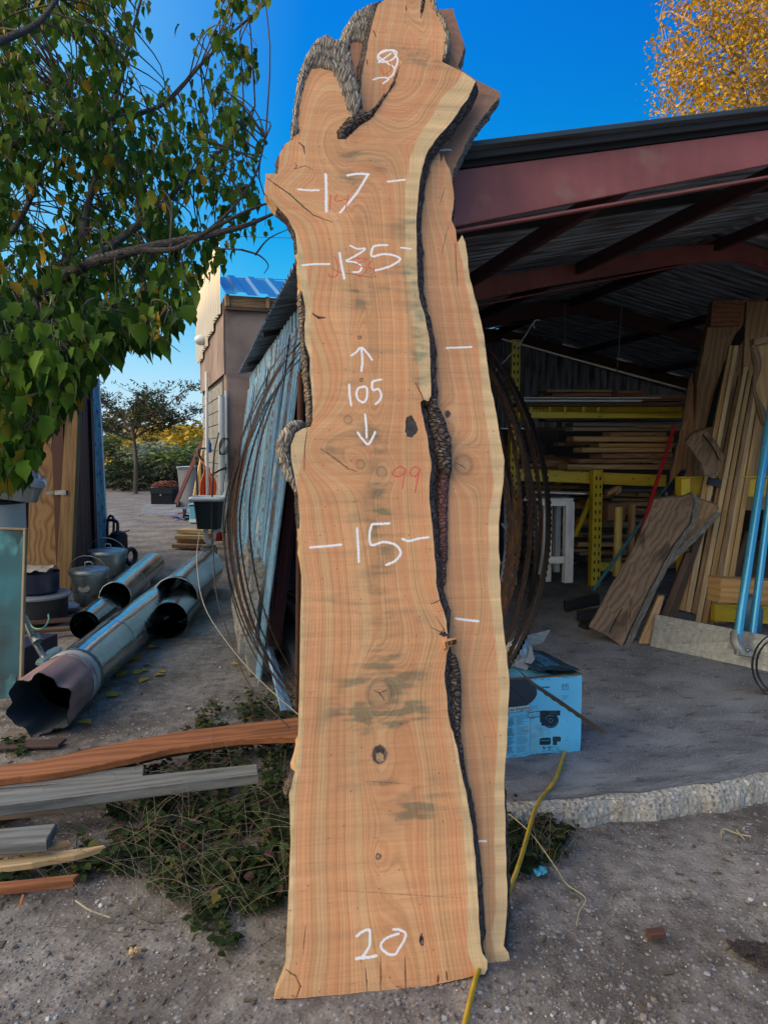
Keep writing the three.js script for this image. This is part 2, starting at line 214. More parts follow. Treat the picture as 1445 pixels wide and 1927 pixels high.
M.blade = mat([1, 1, 1], 0.5, 0.5, { map: colTex(512, 64, (u, v) => mc([0.035, 0.026, 0.022], [0.115, 0.05, 0.024], sstep(-0.3, 0.5, fbm(u * 16, v * 2, 4, 16, 2)))) });
M.bladeDark = mat([0.03, 0.025, 0.024], 0.42, 0.7);
M.bladeSteel = mat([0.24, 0.19, 0.13], 0.38, 0.85);
M.yellow = mat([1, 1, 1], 0.5, 0, { map: colTex(256, 256, (u, v) => mc(mul([0.56, 0.43, 0.02], 0.9 + 0.25 * fbm(u * 5, v * 5, 3, 5, 5)), [0.10, 0.07, 0.03], sstep(0.3, 0.5, fbm(u * 14, v * 10, 4, 14, 10)) * 0.8)) });
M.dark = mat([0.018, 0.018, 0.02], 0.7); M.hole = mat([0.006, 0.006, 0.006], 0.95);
M.black = mat([0.022, 0.024, 0.028], 0.5); M.navy = mat([0.014, 0.018, 0.05], 0.35);
M.whitePaint = mat([1, 1, 1], 0.6, 0, { map: colTex(256, 256, (u, v) => mul([0.62, 0.64, 0.62], 0.85 + 0.35 * fbm(u * 6, v * 6, 4, 6, 6))) });
M.plasticWhite = mat([0.62, 0.66, 0.66], 0.4); M.plasticGrey = mat([0.18, 0.2, 0.22], 0.45);
M.orange = mat([0.62, 0.085, 0.02], 0.5); M.red = mat([0.36, 0.012, 0.018], 0.4); M.blue = mat([0.02, 0.11, 0.42], 0.4); M.teal = mat([0.04, 0.17, 0.2], 0.45);
M.cordYellow = mat([0.55, 0.36, 0.025], 0.55, 0, { map: colTex(128, 32, (u, v) => mul([1, 1, 1], 0.8 + 0.4 * fbm(u * 20, v * 3, 3, 20, 3))) });
M.wire = mat([0.03, 0.03, 0.03], 0.5); M.wireLight = mat([0.4, 0.37, 0.28], 0.6);
M.poleBlue = mat([0.06, 0.33, 0.52], 0.3, 0.35, { roughnessMap: bumpTex(128, 128, (u, v) => 0.7 + 0.5 * fbm(u * 8, v * 4, 3, 8, 4)) });
M.alu = mat([1, 1, 1], 0.5, 0.55, { map: colTex(512, 128, (u, v) => mul([0.40, 0.43, 0.42], 0.8 + 0.45 * fbm(u * 20, v * 3, 4, 20, 3) - 0.3 * sstep(0.3, 0.5, fbm(u * 8, v * 6, 4, 8, 6)))) });
M.concrete = mat([1, 1, 1], 0.9, 0, { map: colTex(1024, 1024, (u, v) => { const a = fbm(u * 4, v * 4, 5, 4, 4), b = fbm(u * 12 + 3, v * 16, 4, 12, 16), g = n2(u * 200, v * 200, 200, 200); let c = mul([0.185, 0.19, 0.192], 1 + 0.8 * a + 0.25 * g); c = mc(c, [0.075, 0.068, 0.062], sstep(0.12, 0.5, b) * 0.7); const sp = cells(u * 90, v * 90, 90, 90); if (sp[1] > 0.86 && sp[0] < 0.25) c = [0.4, 0.4, 0.38]; return c; }), bumpMap: bumpTex(512, 512, (u, v) => 0.5 + 0.4 * fbm(u * 8, v * 8, 5, 8, 8) + 0.2 * n2(u * 120, v * 120, 120, 120)), bumpScale: 0.012 });
M.aggregate = mat([1, 1, 1], 0.95, 0, { map: colTex(1024, 512, (u, v) => { const a = cells(u * 30, v * 30, 30, 30), b = cells(u * 70, v * 70, 70, 70); let c = mc([0.42, 0.39, 0.32], [0.27, 0.25, 0.21], 0.5 + fbm(u * 6, v * 4, 4, 6, 4)); if (a[0] < 0.34 && a[1] > 0.35) c = mc([0.10, 0.095, 0.085], [0.58, 0.55, 0.46], a[1] * a[1]); else if (b[0] < 0.3) c = mc([0.12, 0.1, 0.085], [0.52, 0.49, 0.41], b[1]); return c; }), bumpMap: bumpTex(512, 256, (u, v) => { const a = cells(u * 30, v * 30, 30, 30); return 0.8 - a[0] + 0.3 * fbm(u * 10, v * 8, 3, 10, 8); }), bumpScale: 0.006 });
M.block = mat([1, 1, 1], 0.95, 0, { map: colTex(256, 256, (u, v) => mul([0.30, 0.30, 0.28], 0.85 + 0.4 * fbm(u * 5, v * 5, 4, 5, 5) + 0.25 * n2(u * 80, v * 80, 80, 80))) });
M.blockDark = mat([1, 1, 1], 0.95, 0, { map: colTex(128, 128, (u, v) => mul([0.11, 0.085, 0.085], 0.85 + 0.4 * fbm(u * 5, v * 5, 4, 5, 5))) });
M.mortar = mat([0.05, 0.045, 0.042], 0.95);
M.plaster = mat([1, 1, 1], 0.95, 0, { map: colTex(512, 512, (u, v) => mul([0.31, 0.235, 0.20], 0.85 + 0.5 * fbm(u * 3, v * 4, 5, 3, 4) - 0.25 * sstep(0.1, 0.5, fbm(u * 8, v * 2, 3, 8, 2)))), bumpMap: bumpTex(256, 256, (u, v) => 0.5 + 0.4 * fbm(u * 10, v * 10, 4, 10, 10)), bumpScale: 0.01 });
M.blueRoof = mat([0.035, 0.22, 0.46], 0.35, 0.35);
M.siding = mat([0.46, 0.43, 0.36], 0.45, 0.2);
M.stoneSlab = mat([1, 1, 1], 0.9, 0, { map: colTex(256, 256, (u, v) => { const c = cells(u * 40, v * 40, 40, 40); return mul([0.26, 0.25, 0.22], 0.8 + 0.5 * fbm(u * 6, v * 6, 4, 6, 6) - (c[1] > 0.7 ? 0.35 : 0)); }) });
M.rust = mat([0.10, 0.045, 0.03], 0.8, 0.2);
M.trunk = barkMat([0.13, 0.12, 0.11], [0.04, 0.036, 0.034], 5, 0.01);
M.twig = mat([0.06, 0.052, 0.045], 0.9);
// ------------------------------------------------------------------ ground, floor, added shade hill
const gh = (x, z) => { const d = Math.hypot(x, z); return (0.018 * fbm(x * 0.9, z * 0.9, 3) + 0.006 * fbm(x * 5, z * 5, 3)) * sstep(40, 8, d) - 0.006; };
{
  const f = (u, v) => { const a = fbm(u * 6, v * 6, 5, 6, 6), b = fbm(u * 40, v * 40, 3, 40, 40), p = cells(u * 120, v * 120, 120, 120), q = cells(u * 60 + 0.3, v * 60, 60, 60); return [a, b, p, q]; };
  const map = colTex(2048, 2048, (u, v) => { const [a, b, p, q] = f(u, v); let c = mc([0.115, 0.094, 0.08], [0.245, 0.215, 0.19], clamp(0.5 + 1.3 * a + 0.4 * b)); c = mul(c, 1.0 + 0.5 * b + 0.5 * n2(u * 340, v * 340, 340, 340) + 0.35 * n2(u * 700, v * 700, 700, 700));
    if (p[1] > 0.55 && p[0] < 0.12 + 0.16 * p[1]) c = mc(c, [0.31, 0.3, 0.29], Math.pow((p[1] - 0.55) / 0.45, 1.8)); if (q[1] > 0.95 && q[0] < 0.2) c = mc([0.2, 0.19, 0.18], [0.40, 0.39, 0.38], (q[1] - 0.95) * 20); return c; });
  const bump = bumpTex(1024, 1024, (u, v) => { const [a, b, p, q] = f(u, v); let h = 0.35 + 0.3 * a + 0.3 * b; if (p[1] > 0.4) h += 0.3 * clamp(0.36 - p[0]) / 0.36; if (q[1] > 0.88) h += 0.4 * clamp(0.3 - q[0]) / 0.3; return h; });
  M.dirt = mat([0.90, 0.93, 0.93], 0.95, 0, { map, bumpMap: bump, bumpScale: 0.01 });
  const pos = [], uv = [], idx = [], rad = [0]; let r = 0.4; while (r < 900) { rad.push(r); r += Math.max(0.05, r * 0.045); } const N = 220;
  for (const R of rad) for (let i = 0; i <= N; i++) { const a = i / N * 2 * Math.PI, x = Math.cos(a) * R, z = Math.sin(a) * R - 2.2; pos.push(x, gh(x, z), z); const w = 0.18 * n2(x * 0.7, z * 0.7); uv.push((x + w) / 2.6, (z - w) / 2.6); }
  for (let j = 0; j + 1 < rad.length; j++) for (let i = 0; i < N; i++) { const a = j * (N + 1) + i, b = a + N + 1; idx.push(a, a + 1, b, a + 1, b + 1, b); }
  structure('ground', geoFrom(pos, idx, uv), M.dirt, 'grey dirt yard strewn with gravel');
}
// unseen rise added on the left, shaped to shade the yard at sundown
structure('added_shade_hill', grid((u, v) => { const z = mix(45, -70, v), H = z > 0 ? 7.6 : z > -4 ? mix(7.6, 4.9, -z / 4) : mix(4.9, 3.0, clamp((-4 - z) / 22)); const x = -24 - 26 * u; const k = Math.sin(Math.PI * Math.min(1, u * 1.0)); return V(x - (z < -22 ? (-22 - z) * 0.55 : 0), H * Math.pow(k, 0.8) * sstep(0, 0.12, v) * sstep(1, 0.9, v) + 0.4 * fbm(x * 0.2, z * 0.2) * k - 0.05, z); }, 24, 80, 10, 40), M.dirt, 'unseen earth rise added on the left to shade the yard');
// carport floor: concrete with a broken, pebbly front edge
{
  const t = new THREE.Group(); t.name = 'concrete_floor'; t.userData = { kind: 'structure', label: 'concrete floor of the carport with a broken pebbly front edge', category: 'floor' }; scene.add(t);
  const s0 = (u) => -0.33 + 0.035 * n1(u * 2.2, 1) + 0.016 * n1(u * 7, 2) + 0.006 * n1(u * 30, 3) + 0.10 * sstep(0.75, 0.2, u);
  part(t, 'concrete_slab', grid((a, b) => { const u = mix(-0.02, 9, a * a * 0.6 + a * 0.4), sf = s0(u), s = mix(sf, 7.6, b * b), q = FR(u, s, 0.1); q.y += 0.004 * fbm(q.x * 3, q.z * 3) - 0.012 * sstep(0.06, 0, s - sf); return q; }, 220, 90, 9 / 1.6, 8 / 1.6), M.concrete);
  part(t, 'broken_edge', grid((a, b) => { const u = mix(-0.02, 9, a * a * 0.6 + a * 0.4), sf = s0(u); const q = FR(u, sf - 0.055 * Math.sin(b * 1.5708) + (b > 0 ? 0.024 * fbm(u * 8, b * 1.0, 3) * Math.sin(Math.min(1, b * 4) * 1.57) : 0), 0.088 - 0.105 * b * b - 0.008 * b); return q; }, 460, 14), M.aggregate);
  { const g = t.children[1].geometry, p = g.attributes.position, q = g.attributes.uv; for (let i = 0; i < p.count; i++) { const b = Math.floor(i / 461) / 14; q.setXY(i, (p.getX(i) * UC - p.getZ(i) * US) / 0.6, b * 0.2 + 0.4); } }
  part(t, 'floor_side', grid((a, b) => FR(-0.02, mix(s0(0), 7.6, a), mix(0.1, -0.02, b)), 30, 1, 8, 0.2), M.concrete);
}
structure('concrete_pad', prism(rough([G(262, 972), G(376, 975), G(372, 952), G(275, 950)], 0.12, 0.03, 4).map((q) => q.setY(0.05)), V(0, -0.06, 0), { us: 1.6, vs: 1.6 }), M.concrete, 'small pale concrete pad in front of the black toolbox');

// ------------------------------------------------------------------ carport
const hTop = (u) => 2.40 + 0.2075 * Math.min(u, 7.4 - u), hBot = (u) => hTop(u) - mix(0.235, 0.145, clamp((Math.min(u, 7.4 - u) + 0.1) / 1.9));
{
  const B = thing('carport', 'open carport with maroon steel rafters and a corrugated metal roof', 'carport', FR(3.7, 3.5, 0));
  const rafter = (s, m) => { const top = [], bot = []; for (let k = 0; k <= 12; k++) { const u = (s ? 0.2 : -0.06) + (s ? 7.26 : 7.52) * k / 12; top.push(FR(u, s, hTop(u))); bot.unshift(FR(u, s, hBot(u))); } const i = top.length; top.push(FR(7.46, s, hTop(7.46)));
    const r = part(B, 'rafter', prism([...top.slice(0, i), ...bot], S.clone().multiplyScalar(0.02), { us: 1.6, vs: 1.1, axis: U }), m);
    for (let h = 0; h < 2; h++) { const a = h ? 7.46 : s ? 0.2 : -0.06, fl = []; part(r, 'flange', prism([FR(a, s + 0.003, hBot(a)), FR(3.7, s + 0.003, hBot(3.7)), FR(3.7, s + 0.035, hBot(3.7)), FR(a, s + 0.035, hBot(a))], V(0, -0.012, 0)), m); part(r, 'flange', prism([FR(a, s + 0.022, hTop(a) - 0.013), FR(3.7, s + 0.022, hTop(3.7) - 0.013), FR(3.7, s + 0.1, hTop(3.7) - 0.013), FR(a, s + 0.1, hTop(a) - 0.013)], V(0, 0.011, 0)), m); } return r; };
  for (const s of [0, 2.63, 5.1, 7.3]) rafter(s, s > 3 ? M.maroonShaded : M.maroon);
  for (const u of [0.3, 1.35, 2.35, 3.6, 4.9, 6.1]) part(B, 'purlin', box(FR(u, 0.03, hTop(u) - 0.05), FR(u, 7.35, hTop(u) - 0.05), U.clone().multiplyScalar(0.045), V(0, 0.09, 0), { bevel: 0.004 }), M.maroonShaded);
  for (const s of [0.03, 1.2, 3.9, 6.2]) part(B, 'roof_angle', box(FR(0, s, hTop(0) + 0.03), FR(3.69, s, hTop(3.69) + 0.03), S.clone().multiplyScalar(0.04), V(0, 0.045, 0)), M.dark);
  const sl = U.clone().multiplyScalar(1).add(V(0, 0.2075, 0)).normalize(), nr = S.clone().cross(sl).normalize(); if (nr.y < 0) nr.negate();
  for (let k = 0; k < 9; k++) part(B, 'roof_sheet', corrugated(FR(-0.02, -0.05 + k * 0.84, hTop(-0.02) + 0.062 + (k % 2) * 0.004), S, sl, nr, 0.93, 3.85, { pitch: 0.115, amp: 0.02, shape: 'trap', seed: k }), M.roofUnder);
  const sr = U.clone().negate().add(V(0, 0.2075, 0)).normalize(), nq = S.clone().cross(sr).normalize(); if (nq.y < 0) nq.negate();
  for (let k = 0; k < 9; k++) part(B, 'roof_sheet', corrugated(FR(7.46, -0.05 + k * 0.84, hTop(7.46) + 0.058 + (k % 2) * 0.004), S, sr, nq, 0.93, 3.85, { pitch: 0.115, amp: 0.02, shape: 'trap', seed: k + 20 }), M.roofUnder);
  part(B, 'barge_angle', box(FR(-0.03, -0.062, hTop(-0.03) + 0.068), FR(3.7, -0.062, hTop(3.7) + 0.068), V(0, 0.022, 0), S.clone().multiplyScalar(0.012)), M.barge ??= mat([0.05, 0.065, 0.07], 0.5, 0.3)); part(B, 'barge_angle', box(FR(-0.03, -0.03, hTop(-0.03) + 0.038), FR(3.7, -0.03, hTop(3.7) + 0.038), V(0, 0.028, 0), S.clone().multiplyScalar(0.012)), M.dark);
  // left wall: corrugated sheets fixed under the eave
  for (let k = 0; k < 8; k++) part(B, 'wall_sheet', corrugated(FR(0.14 + (k % 2) * 0.005, 1.15 + k * 0.8, 0.02), S, V(0, 1, 0), U.clone().negate(), 0.86, 2.40, { pitch: 0.21, amp: 0.02, seed: k + 3 }), M.galvWall);
  for (const [u, s] of [[0.26, 0.02], [0.26, 2.63], [0.26, 5.1], [0.26, 7.2], [7.3, 0.02], [7.3, 7.2]]) part(B, 'column', box(FR(u, s + 0.06, 0), FR(u, s + 0.06, hBot(u)), U.clone().multiplyScalar(0.1), S.clone().multiplyScalar(0.1)), s ? M.maroonShaded : M.rust);
  // back and right walls: dark block below, corrugated above
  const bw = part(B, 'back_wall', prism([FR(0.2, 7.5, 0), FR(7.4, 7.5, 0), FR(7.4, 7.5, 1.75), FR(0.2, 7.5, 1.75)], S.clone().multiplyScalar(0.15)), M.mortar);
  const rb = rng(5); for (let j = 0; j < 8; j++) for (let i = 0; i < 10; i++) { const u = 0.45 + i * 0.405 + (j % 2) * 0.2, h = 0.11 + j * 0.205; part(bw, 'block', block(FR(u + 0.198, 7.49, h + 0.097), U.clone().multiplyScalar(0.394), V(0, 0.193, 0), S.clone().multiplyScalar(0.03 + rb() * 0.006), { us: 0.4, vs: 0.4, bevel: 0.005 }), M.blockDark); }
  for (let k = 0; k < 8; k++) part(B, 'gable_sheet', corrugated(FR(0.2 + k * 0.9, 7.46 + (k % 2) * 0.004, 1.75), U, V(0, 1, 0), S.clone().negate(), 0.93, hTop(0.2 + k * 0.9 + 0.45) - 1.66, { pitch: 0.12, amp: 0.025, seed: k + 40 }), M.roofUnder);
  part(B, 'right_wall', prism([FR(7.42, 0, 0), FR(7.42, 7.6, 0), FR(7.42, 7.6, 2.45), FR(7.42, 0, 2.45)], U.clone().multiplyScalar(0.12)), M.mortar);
  const cd = part(B, 'conduit', pipe([P(944, 638, 6.4), P(1110, 684, 6.6), P(1290, 733, 6.9)], 0.009, { radial: 6 }), M.wireLight);
  part(B, 'hanging_rod', pipe([P(1172, 540, 5.6), P(1160, 705, 5.6)], 0.004), M.wire); part(B, 'hanging_rod', pipe([P(1062, 575, 5.8), P(1062, 642, 5.8)], 0.005), M.wire);
  part(B, 'strut', box(P(1070, 622, 6.2), P(1160, 604, 6.2), V(0, 0.02, 0), S.clone().multiplyScalar(0.02)), M.dark);
  part(B, 'hook_wire', pipe([P(1005, 604, 6.2), P(975, 650, 6.2), P(930, 700, 6.2)], 0.006), M.wireLight);
  part(B, 'hook_wire', pipe([P(1016, 603, 6.2), P(1007, 603, 6.2), P(1003, 612, 6.2), P(1006, 618, 6.2)], 0.007), M.wireLight);
}
// ------------------------------------------------------------------ block building at the end of the carport
{
  const c0 = V(-2.23, 0, -10.6), dir = V(-1.15, 0, -3.4).normalize(), rt = V(-dir.z, 0, dir.x), out = rt.clone().negate(); // rt to the right along the front
  const B = thing('block_building', 'plastered block building with blue metal roof beyond the carport wall', 'building', c0.clone());
  const L = 3.75;
  part(B, 'plaster_wall', prism([c0.clone(), c0.clone().addScaledVector(rt, 2.4), c0.clone().addScaledVector(rt, 2.4).setY(3.56), c0.clone().setY(3.56)], dir.clone().multiplyScalar(0.2), { us: 2, vs: 2, bevel: 0.02 }), M.plaster);
  const sw = part(B, 'side_wall', prism([c0.clone().addScaledVector(dir, 0.21).addScaledVector(rt, 0.02), c0.clone().addScaledVector(dir, L).addScaledVector(rt, 0.02), c0.clone().addScaledVector(dir, L).addScaledVector(rt, 0.02).setY(3.2), c0.clone().addScaledVector(dir, 0.21).addScaledVector(rt, 0.02).setY(3.3)], rt.clone().multiplyScalar(0.16)), M.mortar);
  const r = rng(9); for (let j = 0; j < 12; j++) for (let i = 0; i < 9; i++) { const t = 0.22 + i * 0.405 + (j % 2) * 0.2; if (t > 3.4) continue; part(sw, 'block', block(c0.clone().addScaledVector(dir, t + 0.198).addScaledVector(rt, 0.012).setY(0.1 + j * 0.203), dir.clone().multiplyScalar(0.392), V(0, 0.192, 0), rt.clone().multiplyScalar(0.03 + r() * 0.006), { us: 0.4, vs: 0.4, bevel: 0.006 }), M.block); }
  part(B, 'plaster_band', prism([c0.clone().addScaledVector(out, 0.02).setY(2.5), c0.clone().addScaledVector(out, 0.02).addScaledVector(dir, L).setY(2.5), c0.clone().addScaledVector(out, 0.02).addScaledVector(dir, L).setY(3.35), c0.clone().addScaledVector(out, 0.02).setY(3.52)], rt.clone().multiplyScalar(0.02), { us: 2, vs: 2 }), M.plaster);
  for (let k = 0; k < 4; k++) part(B, 'siding_sheet', corrugated(c0.clone().addScaledVector(out, 0.05 + (k % 2) * 0.004).addScaledVector(dir, 0.02 + k * 0.92).setY(3.34 - k * 0.1), dir, V(0, 1, 0), out, 0.95, 1.0 + k * 0.18, { pitch: 0.24, amp: 0.035, seed: k + 60 }), M.siding);
  // roof: blue ribbed sheets rising away from the front, timber fascia under the eave
  const e0 = c0.clone().addScaledVector(dir, -0.2).setY(3.565), up = dir.clone().multiplyScalar(1).add(V(0, 0.42, 0)).normalize(), nn = rt.clone().cross(up).normalize(); if (nn.y < 0) nn.negate();
  for (let k = 0; k < 3; k++) part(B, 'roof_sheet', corrugated(e0.clone().addScaledVector(rt, 0.0 + k * 0.9), rt, up, nn, 0.93, 1.25, { pitch: 0.3, amp: 0.035, seed: k + 70 }), M.blueRoof);
  part(B, 'fascia', box(c0.clone().addScaledVector(dir, -0.05).setY(3.5), c0.clone().addScaledVector(dir, -0.05).addScaledVector(rt, 2.4).setY(3.5), V(0, 0.15, 0), dir.clone().multiplyScalar(0.05)), M.brown);
  for (let k = 0; k < 5; k++) part(B, 'rafter_end', box(c0.clone().addScaledVector(rt, 0.03 + k * 0.56).addScaledVector(dir, -0.1).setY(3.42), c0.clone().addScaledVector(rt, 0.03 + k * 0.56).addScaledVector(dir, -0.1).setY(3.58), rt.clone().multiplyScalar(0.05), dir.clone().multiplyScalar(0.05)), M.brown);
  part(B, 'sill_beam', box(c0.clone().addScaledVector(dir, -0.06).setY(3.4), c0.clone().addScaledVector(dir, -0.06).addScaledVector(rt, 2.4).setY(3.4), V(0, 0.05, 0), dir.clone().multiplyScalar(0.09)), M.darkwood);
  // pipes running up the alley face
  for (const [px, r0, y1] of [[391, 0.02, 735], [418, 0.045, 745], [427, 0.018, 735]]) part(B, 'wall_pipe', pipe([P(px, 1000, 10.55), P(px - 1, y1, 10.55)], r0, { radial: 8 }), M.plasticWhite);
  part(B, 'flood_lamp', new THREE.SphereGeometry(0.11, 14, 10).scale(1, 0.8, 1.3).applyMatrix4(new THREE.Matrix4().setPosition(P(379, 640, 12.6))), M.plasticWhite); part(B, 'lamp_arm', pipe([P(381, 646, 12.6), P(390, 650, 12.9)], 0.02), M.whitePaint);
  part(B, 'cable_coil', [0, 1, 2, 3].map((k) => pipe([0, 1, 2, 3, 4, 5, 6].map((q) => P(422 + 9 * Math.cos(q * 0.9 + k), 840 + 16 * Math.sin(q * 0.9 + k * 0.7), 10.3 + k * 0.02)), 0.006, { closed: true, radial: 5 })), M.wire);
}
// ------------------------------------------------------------------ shed on the left of the alley
{
  const B = thing('plywood_shed', 'plywood shed with blue-edged door frame on the left of the alley', 'shed', V(-4.2, 0, -8.6));
  const a = G(60, 1112), b = G(112, 1118), c = V(-3.02, 0, -7.42), vd = V(-0.65, 0, -2.74).normalize();
  part(B, 'plywood_panel', prism([P(50, 1125, 7.5), P(112, 1122, 7.5), P(127, 730, 7.75), P(62, 730, 7.75)], V(-0.02, 0, -0.05), { axis: V(0, 1, 0), us: 2.2, vs: 1.2 }), M.ply);
  part(B, 'stud', prism([P(104, 1125, 7.36), P(133, 1118, 7.36), P(150, 725, 7.55), P(127, 725, 7.55)], V(0, 0, -0.09), { axis: V(0, 1, 0) }), M.studWood ??= woodMat([0.24, 0.155, 0.072], [0.15, 0.087, 0.036], { seed: 50 }));
  const hasp = part(B, 'hasp', [box(P(88, 928, 7.52), P(118, 926, 7.5), V(0, 0.035, 0), V(0, 0, 0.02)), box(P(104, 927, 7.48), P(126, 927, 7.44), V(0, 0.05, 0), V(0, 0, 0.02))], M.galvPail);
  const A = V(-3.2, 0, -7.45); const q = (t, h) => A.clone().addScaledVector(vd, t).setY(h);
  part(B, 'side_wall', prism([q(0.05, 0), q(2.5, 0), q(2.5, 2.42), q(0.05, 2.42)], V(-0.12, 0, 0)), M.brownWall ??= mat([0.085, 0.042, 0.032], 0.9));
  for (let k = 0; k < 5; k++) part(B, 'wall_board', prism([q(0.1 + k * 0.37, 0.03), q(0.45 + k * 0.37, 0.03), q(0.45 + k * 0.37, 2.4), q(0.1 + k * 0.37, 2.4)], V(0.018, 0, 0.004), { axis: V(0, 1, 0) }), M.brownWall);
  part(B, 'door_jamb', prism([q(1.6, 0.02), q(1.8, 0.02), q(1.8, 2.4), q(1.6, 2.4)], V(0.06, 0, 0.01)), M.dark);
  part(B, 'blue_post', prism([P(183, 1056, 9.35), P(204, 1056, 9.35), P(186, 712, 9.35), P(171, 712, 9.35)], V(-0.02, 0, -0.1)), mat([1, 1, 1], 0.6, 0, { map: colTex(256, 256, (u, v) => mc(mul([0.46, 0.74, 0.84], 0.9 + 0.3 * fbm(u * 5, v * 5, 3, 5, 5)), [0.10, 0.11, 0.12], sstep(0.22, 0.4, fbm(u * 14, v * 14, 4, 14, 14)))) }));
  part(B, 'white_trim', prism([P(170, 1056, 9.3), P(184, 1056, 9.3), P(172, 712, 9.3), P(160, 712, 9.3)], V(0, 0, -0.05)), M.whitePaint);
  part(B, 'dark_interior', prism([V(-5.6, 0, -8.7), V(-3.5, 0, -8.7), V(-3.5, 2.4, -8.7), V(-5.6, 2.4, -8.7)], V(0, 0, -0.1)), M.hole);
  part(B, 'left_wall', prism([V(-5.6, 0, -6.9), V(-5.6, 0, -10), V(-5.6, 2.4, -10), V(-5.6, 2.4, -6.9)], V(-0.1, 0, 0)), M.brownWall);
  part(B, 'roof', prism([V(-5.8, 2.44, -6.9), V(-3.0, 2.44, -6.9), V(-3.75, 2.44, -10.1), V(-5.8, 2.44, -10.1)], V(0, 0.08, 0)), M.roofUnder);
}
// ------------------------------------------------------------------ the live-edge slabs leaning on the front rafter
const TH = 17 * Math.PI / 180, YB = 9 * Math.PI / 180;
const E1 = V(Math.cos(YB), 0, -Math.sin(YB)), WB = V(-Math.sin(YB), 0, -Math.cos(YB)), E2 = V(0, Math.cos(TH), 0).addScaledVector(WB, Math.sin(TH)), NF = E1.clone().cross(E2).normalize();
const SB = G(516, 1880);
const toAB = (px, py, k = 0) => { const o = SB.clone().addScaledVector(NF, -k), r = ray(px, py), e = V(0, EYE, 0), s = o.clone().sub(e).dot(NF) / r.dot(NF); const q = e.addScaledVector(r, s).sub(o); return [q.dot(E1), q.dot(E2)]; };
const abP = (a, b, k) => SB.clone().addScaledVector(E1, a).addScaledVector(E2, b).addScaledVector(NF, -k);
function lineAt(poly, b) { if (b <= poly[0][1]) return poly[0][0]; for (let i = 1; i < poly.length; i++) if (b <= poly[i][1]) { const t = (b - poly[i - 1][1]) / (poly[i][1] - poly[i - 1][1]); const s = t * t * (3 - 2 * t); return mix(poly[i - 1][0], poly[i][0], s * 0.5 + t * 0.5); } return poly[poly.length - 1][0]; }
const ptsOf = (l, k) => l.map(([x, y, ...r]) => [...toAB(x, y, k), ...r]);
function segDist(a, b, p, q) { const dx = q[0] - p[0], dy = q[1] - p[1], t = clamp(((a - p[0]) * dx + (b - p[1]) * dy) / (dx * dx + dy * dy + 1e-12)); return [Math.hypot(a - p[0] - t * dx, b - p[1] - t * dy), t]; }
function bezierish(l) { const c = new THREE.CatmullRomCurve3(l.map(([x, y]) => V(x, y, 0)), false, 'centripetal'); return c.getPoints(l.length * 6).map((p) => [p.x, p.y]); }
